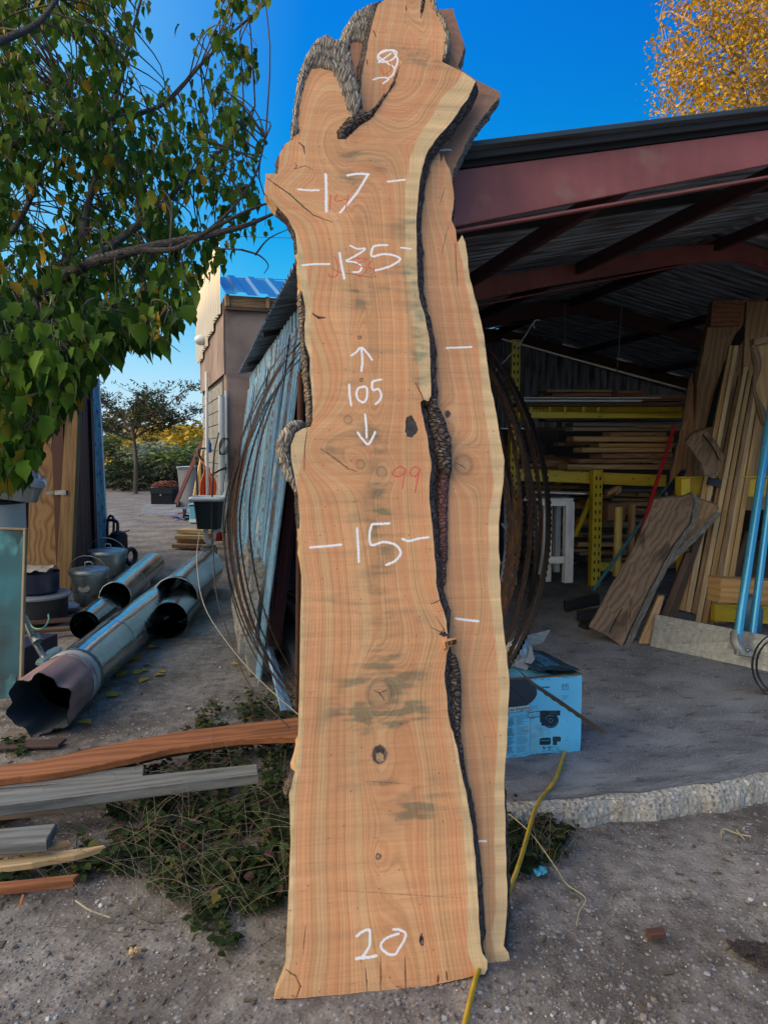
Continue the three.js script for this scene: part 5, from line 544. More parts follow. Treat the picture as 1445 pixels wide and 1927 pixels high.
// ------------------------------------------------------------------ things along the alley
{
  const T = thing('utility_sink', 'white plastic utility sink with dark basin on the building corner', 'sink', V(-2.35, 0.62, -10.0)); const d = 9.9, w = FPX / d;
  const rimP = [[362, 938], [366, 934], [400, 933], [428, 931], [428, 940], [420, 945], [372, 946], [364, 943]];
  part(T, 'rim', grid((u, v) => { const a = u * 2 * Math.PI, k = 1 / Math.pow(Math.pow(Math.abs(Math.cos(a)), 5) + Math.pow(Math.abs(Math.sin(a)), 5), 0.2); const c = P(393, 938, d), rr = 1 + 0.0 * v; const t = v * Math.PI * 2; return c.clone().add(V(Math.cos(a) * k * (0.215 + 0.022 * Math.cos(t)), 0.03 * Math.sin(t), Math.sin(a) * k * (0.2 + 0.022 * Math.cos(t)))); }, 48, 8), M.plasticWhite);
  part(T, 'basin', grid((u, v) => { const a = u * 2 * Math.PI, k = 1 / Math.pow(Math.pow(Math.abs(Math.cos(a)), 4) + Math.pow(Math.abs(Math.sin(a)), 4), 0.25), s = v < 0.75 ? 1 - v * 0.3 : (0.775 - (v - 0.75) * 3); const c = P(393, 938, d); return c.clone().add(V(Math.cos(a) * k * 0.19 * s, -0.40 * Math.min(1, v / 0.75) + 0, Math.sin(a) * k * 0.18 * s)); }, 48, 16), mat([0.02, 0.03, 0.035], 0.25));
  part(T, 'splash_back', pipe([P(400, 940, d + 0.12), P(420, 938, d + 0.15), P(426, 928, d + 0.15), P(427, 905, d + 0.15)], 0.03), M.plasticWhite);
  part(T, 'drain_trap', pipe([P(388, 985, d), P(388, 1012, d), P(394, 1022, d), P(401, 1016, d), P(404, 1000, d), P(414, 995, d + 0.1)], 0.034), M.plasticWhite); part(T, 'drain_nut', pipe([P(388, 986, d), P(388, 993, d)], 0.045), M.plasticWhite);
  solo('grey_block', [block(G(394, 1046).add(V(0, 0.06, 0)), V(0.2, 0, 0), V(0, 0.11, 0), V(0, 0, 0.14), { bevel: 0.015 }), block(G(394, 1046).add(V(0, 0.135, 0)), V(0.17, 0, 0), V(0, 0.035, 0), V(0, 0, 0.12), { bevel: 0.01 })], M.block, 'grey block on the ground below the sink drain', 'block');
  solo('water_hose', [pipe([P(412, 815, 10.2), P(404, 850, 10), P(401, 900, 9.8), P(399, 960, 9.7), P(400, 1030, 9.6), P(404, 1075, 9.4)], 0.012), pipe([P(398, 894, 9.9), P(412, 886, 10.1), P(424, 880, 10.3)], 0.012)], M.black, 'thin black hose hanging down over the sink', 'hose');
  solo('faucet', [pipe([P(416, 884, 10.3), P(427, 880, 10.35)], 0.018), pipe([P(425, 872, 10.35), P(425, 890, 10.35)], 0.012)], M.galvPail, 'small outdoor tap on the pipe above the sink', 'tap');
  const C = thing('extension_cord', 'hank of orange extension cord hanging left of the sink', 'cord', P(392, 935, 11)); const r = rng(3); part(C, 'cord_loops', Array.from({ length: 16 }, (_, k) => { const o = (r() - 0.5) * 14, w2 = 3 + r() * 5; return pipe([P(389 + o * 0.2, 882, 11), P(389 + o - w2, 905 + r() * 8, 11 + r() * 0.1), P(388 + o * 1.1 - w2 * 0.5, 938, 11.05), P(393 + o * 1.1, 941 + r() * 4, 10.95), P(393 + o + w2, 910, 11 - r() * 0.1), P(390 + o * 0.2, 882, 11)], 0.013, { radial: 6, seg: 26 }); }), M.orange);
  part(C, 'tie', pipe([P(385, 884, 11), P(395, 884, 11)], 0.035), M.orange); part(C, 'tail', pipe([P(388, 882, 11), P(382, 872, 11), P(378, 866, 11.05)], 0.012), M.orange);
  // boards stacked
  const bs = [[340, 392, 985, 994, 11.0, 0.12], [336, 380, 998, 1008, 10.9, 0.12], [340, 378, 1007, 1014, 10.95, 0.1], [331, 376, 1014, 1023, 10.8, 0.13]]; const bl = ['pale top board of the small stack by the sink', 'second board down in the small stack by the sink', 'third board down in the small stack by the sink', 'dark bottom board of the small stack by the sink'];
  const hs = [0.235, 0.165, 0.105, 0.045]; bs.forEach(([x0, x1, y0, y1, dd], i) => { const a = P(x0, y1, dd), b = P(x1 + 14, y1, dd - 0.1); a.y = b.y = hs[i]; solo('board', box(a, b, V(0.05, 0, -0.22), V(0, 0.055, 0), { bevel: 0.004 }), i < 2 ? M.pineB : i < 3 ? M.pine : M.brown, bl[i], 'board', 'boards stacked under the sink'); });
  // toolbox full of scrap
  const q = V((304 - 722.5) / FPX * 19.3, 0, -19.3); const TB = thing('tool_box', 'black steel site box heaped with rusty scrap in the alley', 'tool box', q); part(TB, 'body', block(q.clone().add(V(0, 0.21, -0.3)), V(0.56, 0, -0.02), V(0, 0.42, 0), V(0, 0, 0.6), { bevel: 0.01 }), M.boxBlack ??= mat([0.014, 0.017, 0.021], 0.9, 0, { specularIntensity: 0.25 })); part(TB, 'front_panel', block(q.clone().add(V(0, 0.4, 0.01)), V(0.57, 0, -0.02), V(0, 0.16, 0), V(0, 0, 0.02), { bevel: 0.004 }), M.boxGrey ??= mat([0.022, 0.027, 0.032], 0.9, 0, { specularIntensity: 0.25 })); part(TB, 'latch', block(q.clone().add(V(-0.02, 0.29, 0.02)), V(0.035, 0, 0), V(0, 0.04, 0), V(0, 0, 0.02)), M.galvPail); part(TB, 'lid_edge', block(q.clone().add(V(-0.28, 0.45, -0.3)), V(0.03, 0, 0), V(0, 0.06, 0), V(0, 0, 0.55)), M.whitePaint);
  const sr = rng(8); solo('scrap_metal', Array.from({ length: 46 }, () => { const c = q.clone().add(V((sr() - 0.5) * 0.46, 0.47 + sr() * 0.12, -0.3 + (sr() - 0.5) * 0.4)); return pipe([c, c.clone().add(V((sr() - 0.5) * 0.28, (sr() - 0.2) * 0.1, (sr() - 0.5) * 0.2)), c.clone().add(V((sr() - 0.5) * 0.4, (sr() - 0.4) * 0.12, (sr() - 0.5) * 0.3))], 0.009 + sr() * 0.01, { radial: 5 }); }), mat([0.20, 0.07, 0.045], 0.7, 0.2), 'tangle of rusty scrap heaped in the black site box', 'scrap metal', null, 'stuff');
  // leaning maroon angle, bin, cooler, tools
  solo('maroon_angle', [prism([P(328, 946, 15.5), P(334, 947, 15.5), P(384, 832, 15.5), P(377, 830, 15.5)], V(0, 0, -0.01)), prism([P(334, 947, 15.5), P(337, 945, 15.6), P(385, 832, 15.6), P(384, 832, 15.5)], V(0.005, 0, 0))], mat([0.21, 0.075, 0.065], 0.6), 'maroon steel angle leaning diagonally beside the bin', 'steel angle');
  const bn = V((357 - 722.5) / FPX * 18.5, 0, -18.5); const BN = thing('wheeled_bin', 'grey wheeled bin with an open pale lid in the alley', 'bin', bn); part(BN, 'body', new THREE.CylinderGeometry(0.33, 0.25, 0.95, 4, 1).rotateY(0.78).translate(bn.x, 0.52, bn.z), M.plasticGrey); part(BN, 'lid', block(bn.clone().add(V(0.02, 1.03, 0)), V(0.52, 0.03, 0), V(-0.02, 0.06, 0), V(0, 0, 0.55), { bevel: 0.02 }), M.lidPale ??= mat([0.34, 0.46, 0.5], 0.4)); for (const s of [-1, 1]) part(BN, 'wheel', pipe([bn.clone().add(V(s * 0.2, 0.1, 0.22)), bn.clone().add(V(s * 0.26, 0.1, 0.22))], 0.1, { radial: 16 }), M.black);
  const cl = V((364 - 722.5) / FPX * 14.6, 0, -14.6); const CL = thing('cooler', 'light blue cooler standing behind the sink', 'cooler', cl); part(CL, 'body', block(cl.clone().add(V(0, 0.17, -0.15)), V(0.19, 0, 0), V(0, 0.34, 0), V(0, 0, 0.3), { bevel: 0.012 }), mat([0.10, 0.38, 0.52], 0.45)); part(CL, 'lid', block(cl.clone().add(V(0, 0.36, -0.15)), V(0.21, 0, 0), V(0, 0.05, 0), V(0, 0, 0.32), { bevel: 0.012 }), mat([0.16, 0.46, 0.56], 0.45)); part(CL, 'foot', block(cl.clone().add(V(0, 0.05, 0.01)), V(0.17, 0, 0), V(0, 0.06, 0), V(0, 0, 0.02)), M.plasticWhite);
  const bx = V((351 - 722.5) / FPX * 15.6, 0, -15.6); solo('grey_crate', block(bx.clone().add(V(0, 0.11, -0.1)), V(0.17, 0, 0), V(0, 0.22, 0), V(0, 0, 0.3), { bevel: 0.01 }), mat([0.07, 0.13, 0.18], 0.5), 'dark blue-grey crate beside the light blue cooler', 'crate');
  const tool = (n, l, a, b, rr, m) => solo(n, pipe([a, b], rr), m, l, 'tool'); tool('garden_rake', 'yellow tool handle standing by the orange cord', P(377, 934, 12.2), P(378, 880, 12.3), 0.022, M.yellow); tool('garden_hoe', 'black upright tool handle left of the yellow one', P(372, 938, 12.2), P(369, 860, 12.3), 0.018, M.black); solo('d_grip_shovel', [pipe([P(380, 905, 12), P(379, 864, 12), P(374, 852, 12), P(375, 845, 12), P(391, 844, 12)], 0.016)], M.black, 'black shovel grip standing behind the orange cord', 'shovel'); tool('timber_pole', 'leaning pale timber pole behind the black handle', P(366, 934, 13.6), P(386, 828, 14.2), 0.035, M.pineB); tool('white_pipe', 'white pipe leaning against the building corner', P(390, 930, 12), P(389, 700, 12.4), 0.025, M.plasticWhite); solo('blue_bottle', lathe([[0, 0], [0.04, 0.005], [0.04, 0.14], [0.02, 0.17], [0.02, 0.2], [0, 0.2]], P(394, 852, 11.6)), M.blue, 'blue bottle hung upside down on the wall pipe', 'bottle');
  const cr = rng(12); const cords = (m, n, name, label) => solo(name, Array.from({ length: n }, () => { const p = () => G(322 + cr() * 55, 968 + cr() * 13).setY(0.02 + cr() * 0.05); return pipe([p(), p(), p(), p()], 0.013, { radial: 5 }); }), m, label, 'cord'); cords(M.orange, 5, 'orange_lead', 'orange lead lying loose on the ground by the cooler'); cords(M.blue, 2, 'blue_lead', 'blue lead tangled with the orange one on the ground'); cords(M.black, 5, 'black_strap', 'black strap lying under the loose orange lead');
  solo('red_can', lathe([[0, 0], [0.06, 0], [0.06, 0.14], [0.03, 0.18], [0, 0.18]], G(411, 1024).setY(0.05)), M.red, 'small red can on the ground behind the sink trap', 'can');
}
// ------------------------------------------------------------------ boards on the ground at the left
{
  const flat = (name, pts, h, th, m, label, o = {}) => solo(name, prism(o.live ? rough(pts.map(([x, y]) => G(x, y, h)), 0.03, o.live, o.seed ?? 2) : pts.map(([x, y]) => G(x, y, h)), V(0, -th, 0), { bevel: 0.004, axis: G(pts[1][0], pts[1][1], h).sub(G(pts[0][0], pts[0][1], h)), ...o }), m, label, 'board');
  flat('cedar_board', [[-40, 1471], [90, 1456], [200, 1437], [330, 1407], [450, 1391], [572, 1386], [572, 1348], [465, 1361], [330, 1377], [200, 1402], [90, 1428], [-40, 1446]], 0.12, 0.03, M.cedar, 'long orange bark-edged board lying behind the grey boards', { live: 0.004 });
  solo('bark_strip', pipe([G(20, 1472, 0.08), G(120, 1460, 0.08), G(240, 1436, 0.08), G(330, 1416, 0.08), G(470, 1398, 0.08)], (t, a) => 0.018 + 0.007 * n2(t * 40, a * 2), { radial: 8, seg: 50 }), M.barkTan, 'strip of bark under the front edge of the orange board', 'bark');
  flat('grey_board', [[-60, 1522], [200, 1490], [486, 1455], [485, 1437], [200, 1466], [-60, 1492]], 0.15, 0.045, M.grey, 'long weathered grey board, uppermost in the left pile');
  flat('grey_board', [[-60, 1485], [270, 1462], [272, 1440], [-60, 1470]], 0.09, 0.03, M.grey, 'shorter grey board lying under the long weathered one');
  flat('grey_board', [[-60, 1535], [110, 1520], [200, 1508], [200, 1494], [-60, 1512]], 0.085, 0.03, M.greyEdge, 'brownish board below the front edge of the long grey one');
  flat('grey_board', [[-60, 1592], [88, 1582], [107, 1549], [-60, 1565]], 0.13, 0.04, M.grey, 'short thick grey board with a skewed end at the left');
  flat('bark_edged_board', [[-60, 1614], [60, 1598], [134, 1584], [133, 1579], [40, 1590], [-60, 1603]], 0.09, 0.02, M.brown, 'narrow brown slat just below the short thick grey board', { live: 0.003 });
  flat('bark_edged_board', [[-60, 1638], [60, 1623], [140, 1608], [199, 1592], [198, 1589], [120, 1600], [40, 1612], [-60, 1624]], 0.07, 0.025, M.pineB, 'pale curved bark-edged slat tapering to a point', { live: 0.003, seed: 4 });
  flat('cedar_offcut', [[-60, 1674], [70, 1662], [138, 1655], [151, 1643], [60, 1653], [-60, 1664]], 0.06, 0.03, M.cedar, 'orange offcut board lowest in the left pile');
  for (const [x, y, l] of [[20, 1560, 'dark cross timber under the left pile of boards, nearer'], [60, 1480, 'dark cross timber under the long boards, farther']]) solo('cross_timber', box(G(x, y, 0.03).add(V(-0.3, 0, 0.1)), G(x, y, 0.03).add(V(0.15, 0, -0.35)), V(0.06, 0, 0), V(0, 0.06, 0)), M.darkwood, l, 'timber');
  solo('flat_bar', prism([G(-20, 1408, 0.025), G(110, 1402, 0.025), G(126, 1389, 0.025), G(-20, 1396, 0.025)], V(0, -0.015, 0)), mat([0.06, 0.035, 0.03], 0.7), 'dark rusty flat bar in front of the long duct mouth', 'bar');
  solo('wood_splinter', prism([G(36, 1700, 0.03), G(42, 1702, 0.03), G(47, 1682, 0.05), G(43, 1681, 0.05)], V(0, -0.01, 0)), M.cedar, 'small orange splinter on the gravel by the boards', 'splinter');
}
// ------------------------------------------------------------------ bandsaw blades hung behind the slabs
function bladeGeo(path, axis, w, closed, tooth = 0.02, flip = 1) {
  const curve = new THREE.CatmullRomCurve3(path, closed, 'centripetal'); const len = curve.getLength(), n = Math.round(len / (tooth / 4)); const prof = [0, 0.0, 0.55, 1]; const pos = [], uv = [], idx = [];
  for (let i = 0; i <= n; i++) { const t = i / n, p = curve.getPoint(t), tg = curve.getTangent(t), ax = axis.clone().addScaledVector(tg, -axis.dot(tg)).normalize(), nn = tg.clone().cross(ax).normalize(); const e = w / 2 - 0.008 + 0.008 * prof[i % 4]; for (const [s, z] of [[-w / 2, 0.0006], [e, 0.0006], [e, -0.0006], [-w / 2, -0.0006]]) { const q = p.clone().addScaledVector(ax, s * flip).addScaledVector(nn, z); pos.push(q.x, q.y, q.z); uv.push(t * len / 0.5, s > 0 ? 0.9 : 0.1); } }
  for (let i = 0; i < n; i++) for (let k = 0; k < 4; k++) { const a = i * 4 + k, b = i * 4 + (k + 1) % 4; idx.push(a, b, a + 4, b, b + 4, a + 4); }
  return geoFrom(pos, idx, uv, true);
}
{
  const lab = ['outermost of the hanging saw blade hoops', 'widest brown saw blade hoop, showing bright teeth on its right', 'saw blade hoop second from the outside', 'dark saw blade hoop in the middle of the hanging bundle', 'rusty saw blade hoop nearest the slab edge on the right', 'narrow saw blade hoop that sags lowest at the left', 'saw blade hoop crossing high over the corrugated sheets', 'reddish saw blade hoop close behind the pale slab edge', 'black saw blade hoop hanging innermost on the left'];
  // [left x, right x, top y, bottom y, depth, lower-left bulge, right-hand top x shift, material, width]
  const L = [[421, 1034, 585, 1398, 2.98, 0.10, 0, 1, 0.032], [429, 1016, 560, 1405, 2.94, 0.06, -8, 0, 0.035], [433, 1030, 600, 1392, 3.02, 0.08, 6, 1, 0.030], [441, 996, 570, 1400, 2.9, 0.05, -10, 0, 0.036], [445, 968, 590, 1388, 2.86, 0.03, -14, 0, 0.038], [423, 1008, 620, 1412, 3.0, 0.12, 0, 1, 0.028], [470, 980, 560, 1380, 2.92, 0.0, -6, 0, 0.034], [436, 957, 600, 1396, 2.84, 0.05, -12, 0, 0.038], [452, 1000, 580, 1386, 2.96, 0.02, 0, 1, 0.032]];
  L.forEach(([x0, x1, y0, y1, d, bl, sh, mt, w], i) => { const cx = (x0 + x1) / 2, cy = (y0 + y1) / 2 - 10, rx = (x1 - x0) / 2, ry = (y1 - y0) / 2, pts = []; for (let k = 0; k < 28; k++) { const a = k / 28 * 2 * Math.PI, c = Math.cos(a), s = Math.sin(a); let x = cx + rx * Math.sign(c) * Math.pow(Math.abs(c), 0.96) * (1 + (c < 0 && s > 0 ? bl * -0.6 * s * s : 0)) + (s < 0 ? -s * sh : 0) + (c < 0 ? 34 * Math.max(0, -s) * Math.max(0, -c) * 1.0 : 0), y = cy + ry * s; const dd = d + 0.16 * (-s) * 0.5 + 0.04 * Math.sin(a * 2 + i); pts.push(P(x, y, dd)); }
    solo('bandsaw_blade', bladeGeo(pts, V(-0.43, -0.06, -1).normalize(), w, true, 0.022, i % 2 ? 1 : -1), mt ? M.bladeDark : M.blade, lab[i], 'saw blade', 'saw blade hoops hanging behind the slabs'); });
  solo('bandsaw_blade', bladeGeo([P(930, 1195, 2.75), P(965, 1248, 2.72), P(1000, 1284, 2.72), P(1065, 1330, 2.72), P(1137, 1380, 2.72)], V(-0.45, 0.55, 0.35), 0.046, false, 0.03, -1), M.bladeSteel, 'short steel saw blade sticking out in front of the blue carton', 'saw blade');
  for (const [rx, ry, lb, dd] of [[60, 64, 'inner coiled saw blade at the right edge on the concrete', 3.85], [52, 55, 'outer coiled saw blade at the right edge on the concrete', 3.9]]) solo('bandsaw_blade', bladeGeo(Array.from({ length: 20 }, (_, k) => { const a = k / 20 * 6.283; return P(1475 + rx * Math.cos(a), 1252 + ry * Math.sin(a), dd + 0.08 * Math.sin(a)); }), V(-0.3, 0.25, 1).normalize(), 0.05, true, 0.03), M.bladeDark, lb, 'saw blade');
  solo('loose_wire', pipe([P(376, 1000, 3.4), P(371, 1060, 3.2), P(385, 1140, 3.1), P(440, 1225, 3.0), P(500, 1290, 2.9), P(562, 1345, 2.8)], 0.002, { radial: 5 }), M.wireLight, 'thin pale wire looping down in front of the saw blades', 'wire');
  solo('loose_wire', pipe([P(400, 1000, 3.6), P(408, 1120, 3.4), P(432, 1200, 3.3), P(470, 1290, 3.1), P(545, 1370, 2.9)], 0.003, { radial: 5 }), M.wire, 'thin dark wire left of the saw blade hoops', 'wire');
}
// ------------------------------------------------------------------ blue carton with junk on it
{
  const a = G(955, 1426, 0.1), b = G(1091, 1413, 0.1), up = P(1088, 1268, -b.z).y - 0.1; const ex = b.clone().sub(a); ex.setLength(ex.length() * 1.12); const ba = b.clone().sub(ex), dep = V(-0.10, 0, -0.33), T = thing('carton', 'battered light blue carton printed with an engine, on the concrete right of the slabs', 'carton', ba.clone().add(b).multiplyScalar(0.5));
  const H = up; const cv = document.createElement('canvas'); cv.width = 768; cv.height = 768; const g = cv.getContext('2d'); const W2 = 768;
  g.fillStyle = '#62bfe6'; g.fillRect(0, 0, W2, W2); const r = rng(21);
  for (let i = 0; i < 260; i++) { g.fillStyle = `rgba(${110 + r() * 80 | 0},${120 + r() * 60 | 0},${110 + r() * 50 | 0},${0.03 + r() * 0.06})`; const x = r() * 480, y = 330 + r() * 430; g.beginPath(); g.ellipse(x, y, 8 + r() * 50, 5 + r() * 26, r() * 3, 0, 7); g.fill(); }
  for (let i = 0; i < 40; i++) { g.fillStyle = `rgba(95,70,45,${0.04 + r() * 0.1})`; g.beginPath(); g.ellipse(250 + r() * 240, 280 + r() * 300, 8 + r() * 30, 6 + r() * 22, r() * 3, 0, 7); g.fill(); }
  const ink = '#0b1a24'; g.fillStyle = '#27303a'; g.beginPath(); g.ellipse(110, 130, 235, 150, 0.12, 0, 7); g.fill(); g.strokeStyle = ink; g.lineWidth = 9; g.beginPath(); g.moveTo(80, 60); g.lineTo(230, 210); g.stroke();
  g.fillStyle = '#a9c3c8'; g.strokeStyle = ink; g.lineWidth = 4; g.beginPath(); g.roundRect(60, 262, 226, 54, 14); g.fill(); g.stroke(); g.fillStyle = ink; g.font = 'bold 40px sans-serif'; g.fillText('Gas Engine', 66, 304);
  g.lineWidth = 3; g.strokeStyle = 'rgba(10,25,35,0.8)'; g.beginPath(); g.moveTo(40, 362); g.lineTo(250, 362); g.moveTo(288, 362); g.lineTo(288, 740); g.stroke();
  for (let k = 0; k < 30; k++) { const y = 376 + k * 11.6; g.fillStyle = `rgba(12,30,40,${0.45 + r() * 0.4})`; if (k % 8 !== 7) { g.fillRect(60, y, 48 + r() * 34, 6); g.fillStyle = 'rgba(12,30,40,0.45)'; g.fillRect(160, y, 50 + r() * 60, 4); } }
  g.strokeStyle = ink; g.lineWidth = 6; g.beginPath(); g.roundRect(262, 340, 180, 54, 24); g.stroke();
  g.fillStyle = '#0a222e'; g.beginPath(); g.arc(478, 438, 74, 0, 7); g.fill(); g.fillRect(376, 350, 68, 100); g.fillRect(376, 340, 190, 50); g.fillRect(390, 440, 40, 45); g.fillStyle = '#16506a'; g.fillRect(462, 348, 80, 8); g.fillRect(462, 364, 80, 8); g.strokeStyle = '#3f8dae'; g.lineWidth = 4; g.beginPath(); g.arc(478, 438, 50, 3.4, 5.3); g.stroke(); g.beginPath(); g.arc(478, 438, 18, 0, 7); g.stroke(); g.beginPath(); g.arc(478, 438, 62, 0.3, 2.2); g.stroke();
  g.fillStyle = '#0d2733'; g.beginPath(); g.roundRect(376, 604, 104, 74, 18); g.fill(); g.fillStyle = '#2b7694'; g.fillRect(386, 626, 84, 12); g.fillStyle = '#2a2f31'; g.beginPath(); g.roundRect(496, 594, 78, 50, 14); g.fill(); g.fillRect(500, 640, 40, 40); for (let k = 0; k < 22; k++) { g.fillStyle = '#10242e'; g.fillRect(390 + r() * 160, 690 + r() * 34, 4 + r() * 9, 4 + r() * 9); }
  g.strokeStyle = ink; g.lineWidth = 4; g.strokeRect(580, 86, 54, 50); g.beginPath(); g.moveTo(594, 128); g.lineTo(594, 98); g.moveTo(586, 106); g.lineTo(594, 96); g.lineTo(602, 106); g.moveTo(618, 128); g.lineTo(618, 98); g.moveTo(610, 106); g.lineTo(618, 96); g.lineTo(626, 106); g.stroke(); g.fillStyle = 'rgba(10,30,40,0.6)'; g.fillRect(360, 96, 100, 16); for (let k = 0; k < 5; k++) g.fillRect(584 + k * 12, 190, 3, 60 - k * 8); for (let k = 0; k < 9; k++) { g.fillStyle = 'rgba(8,25,35,0.7)'; g.save(); g.translate(600 + r() * 40, 250 + r() * 420); g.rotate(-0.7); g.fillRect(0, 0, 12, 3); g.restore(); }
  for (let k = 0; k < 90; k++) { g.fillStyle = `rgba(35,45,50,${0.1 + r() * 0.2})`; g.fillRect(r() * W2, (r() < 0.5 ? r() * 30 : 730 + r() * 40), 10 + r() * 60, 3 + r() * 7); }
  const tx = new THREE.CanvasTexture(cv); tx.colorSpace = THREE.SRGBColorSpace; const face = mat([1, 1, 1], 0.65, 0, { map: tx }); const blueM = mat([0.07, 0.30, 0.46], 0.65, 0, { map: colTex(256, 256, (u, v) => mc(mul([1, 1, 1], 0.75 + 0.5 * fbm(u * 5, v * 5, 4, 5, 5)), [0.5, 0.3, 0.2], sstep(0.2, 0.5, fbm(u * 6 + 3, v * 6, 4, 6, 6)) * 0.7)) });
  const fr = grid((u, v) => ba.clone().lerp(b, u).add(V(0, v * H, 0)).add(V(0, -0.004 * (1 - v) * Math.sin(u * 9), 0.012 * n2(u * 3, v * 3) + 0.008 * Math.sin(v * 3.1))), 24, 24); // uv 0..1
  part(T, 'printed_front', fr, face); const side = (p, q) => grid((u, v) => p.clone().lerp(q, u).add(V(0.008 * n2(u * 4, v * 4), v * H, 0)), 8, 8);
  part(T, 'side', side(b, b.clone().add(dep)), blueM); part(T, 'side', side(ba, ba.clone().add(dep)), blueM); part(T, 'back', side(ba.clone().add(dep), b.clone().add(dep)), blueM);
  const c2 = document.createElement('canvas'); c2.width = 512; c2.height = 256; const h = c2.getContext('2d'); h.fillStyle = '#1a2b36'; h.fillRect(0, 0, 512, 256); for (let i = 0; i < 120; i++) { h.fillStyle = `rgba(60,150,190,${0.05 + r() * 0.15})`; h.fillRect(r() * 512, r() * 256, 20 + r() * 90, 2 + r() * 12); } h.strokeStyle = '#3aa4cf'; h.lineWidth = 5; h.font = 'bold 112px sans-serif'; h.strokeText('OTOR', 120, 150); h.fillStyle = '#2f86aa'; h.font = '26px sans-serif'; for (let k = 0; k < 4; k++) h.fillRect(140 + k * 80, 180, 60, 9);
  const t2 = new THREE.CanvasTexture(c2); t2.colorSpace = THREE.SRGBColorSpace; const e = (u, v, lift) => ba.clone().lerp(b, u).addScaledVector(dep, v).add(V(0, H + lift, 0));
  part(T, 'top_flap', grid((u, v) => e(mix(0.42, 1, v), mix(1, 0.03, u), 0.012 + 0.016 * (1 - v) + 0.03 * (1 - u) * (1 - v) + 0.008 * n2(u * 4, v * 4)), 16, 16), mat([1, 1, 1], 0.6, 0, { map: t2 })); part(T, 'top_flap', grid((u, v) => e(mix(0, 0.62, u), v, 0.004 + 0.02 * u * v + 0.006 * n2(u * 4 + 5, v * 4)), 10, 10), blueM);
  part(T, 'lifted_flap', grid((u, v) => e(mix(0.55, 0.98, u), mix(0.95, 0.75, v), 0.025 + 0.08 * v + 0.03 * u), 8, 5), M.whitePaint); part(T, 'torn_edge', grid((u, v) => ba.clone().lerp(b, u).add(V(0, H - 0.004 + 0.012 * v + 0.006 * n2(u * 30, v), 0.006 + 0.008 * v)), 60, 2), M.brown);
  // metal rag heap
  const c0 = e(0.5, 0.5, 0.04); const J = thing('scrap_fitting', 'crumpled dark metal fitting lying on the blue carton', 'fitting', c0); part(J, 'body', new THREE.IcosahedronGeometry(0.055, 4).applyMatrix4(new THREE.Matrix4().makeScale(1, 1.1, 0.9)).translate(c0.x - 0.02, c0.y + 0.03, c0.z + 0.02), M.alu); { const p = J.children[0].geometry.attributes.position; for (let i = 0; i < p.count; i++) { const v = V(p.getX(i), p.getY(i), p.getZ(i)); const k = 1 + 0.5 * fbm(v.x * 18 + 4, v.y * 18 + v.z * 22, 3); p.setXYZ(i, v.x * k, v.y * k, v.z * k); } J.children[0].geometry.computeVertexNormals(); }
  part(J, 'bracket', prism([c0.clone().add(V(-0.06, -0.02, 0.08)), c0.clone().add(V(0.0, -0.035, 0.1)), c0.clone().add(V(0.04, 0.01, 0.08)), c0.clone().add(V(0.03, 0.06, 0.05)), c0.clone().add(V(0.0, 0.02, 0.06))], V(0, 0.004, -0.01)), M.plasticGrey);
}
// yellow cord: from the carton along the dirt, behind the slabs and out in front
{ const path = [G(1062, 1415, 0.112), G(1050, 1455, 0.112), G(1040, 1475, 0.113), G(1028, 1490, 0.10), G(1016, 1505, 0.115), G(1004, 1530, 0.115), G(990, 1580, 0.10), G(975, 1630, 0.07), G(962, 1665, 0.035), G(935, 1730, 0.012), G(912, 1790, 0.012), G(894, 1845, 0.012), G(882, 1895, 0.012), G(868, 1960, 0.012), G(855, 2050, 0.012)]; solo('extension_cord', pipe(path, 0.0078, { radial: 8, seg: 120 }), M.cordYellow, 'yellow extension cord running from the carton behind the slabs to the foreground', 'cord'); }
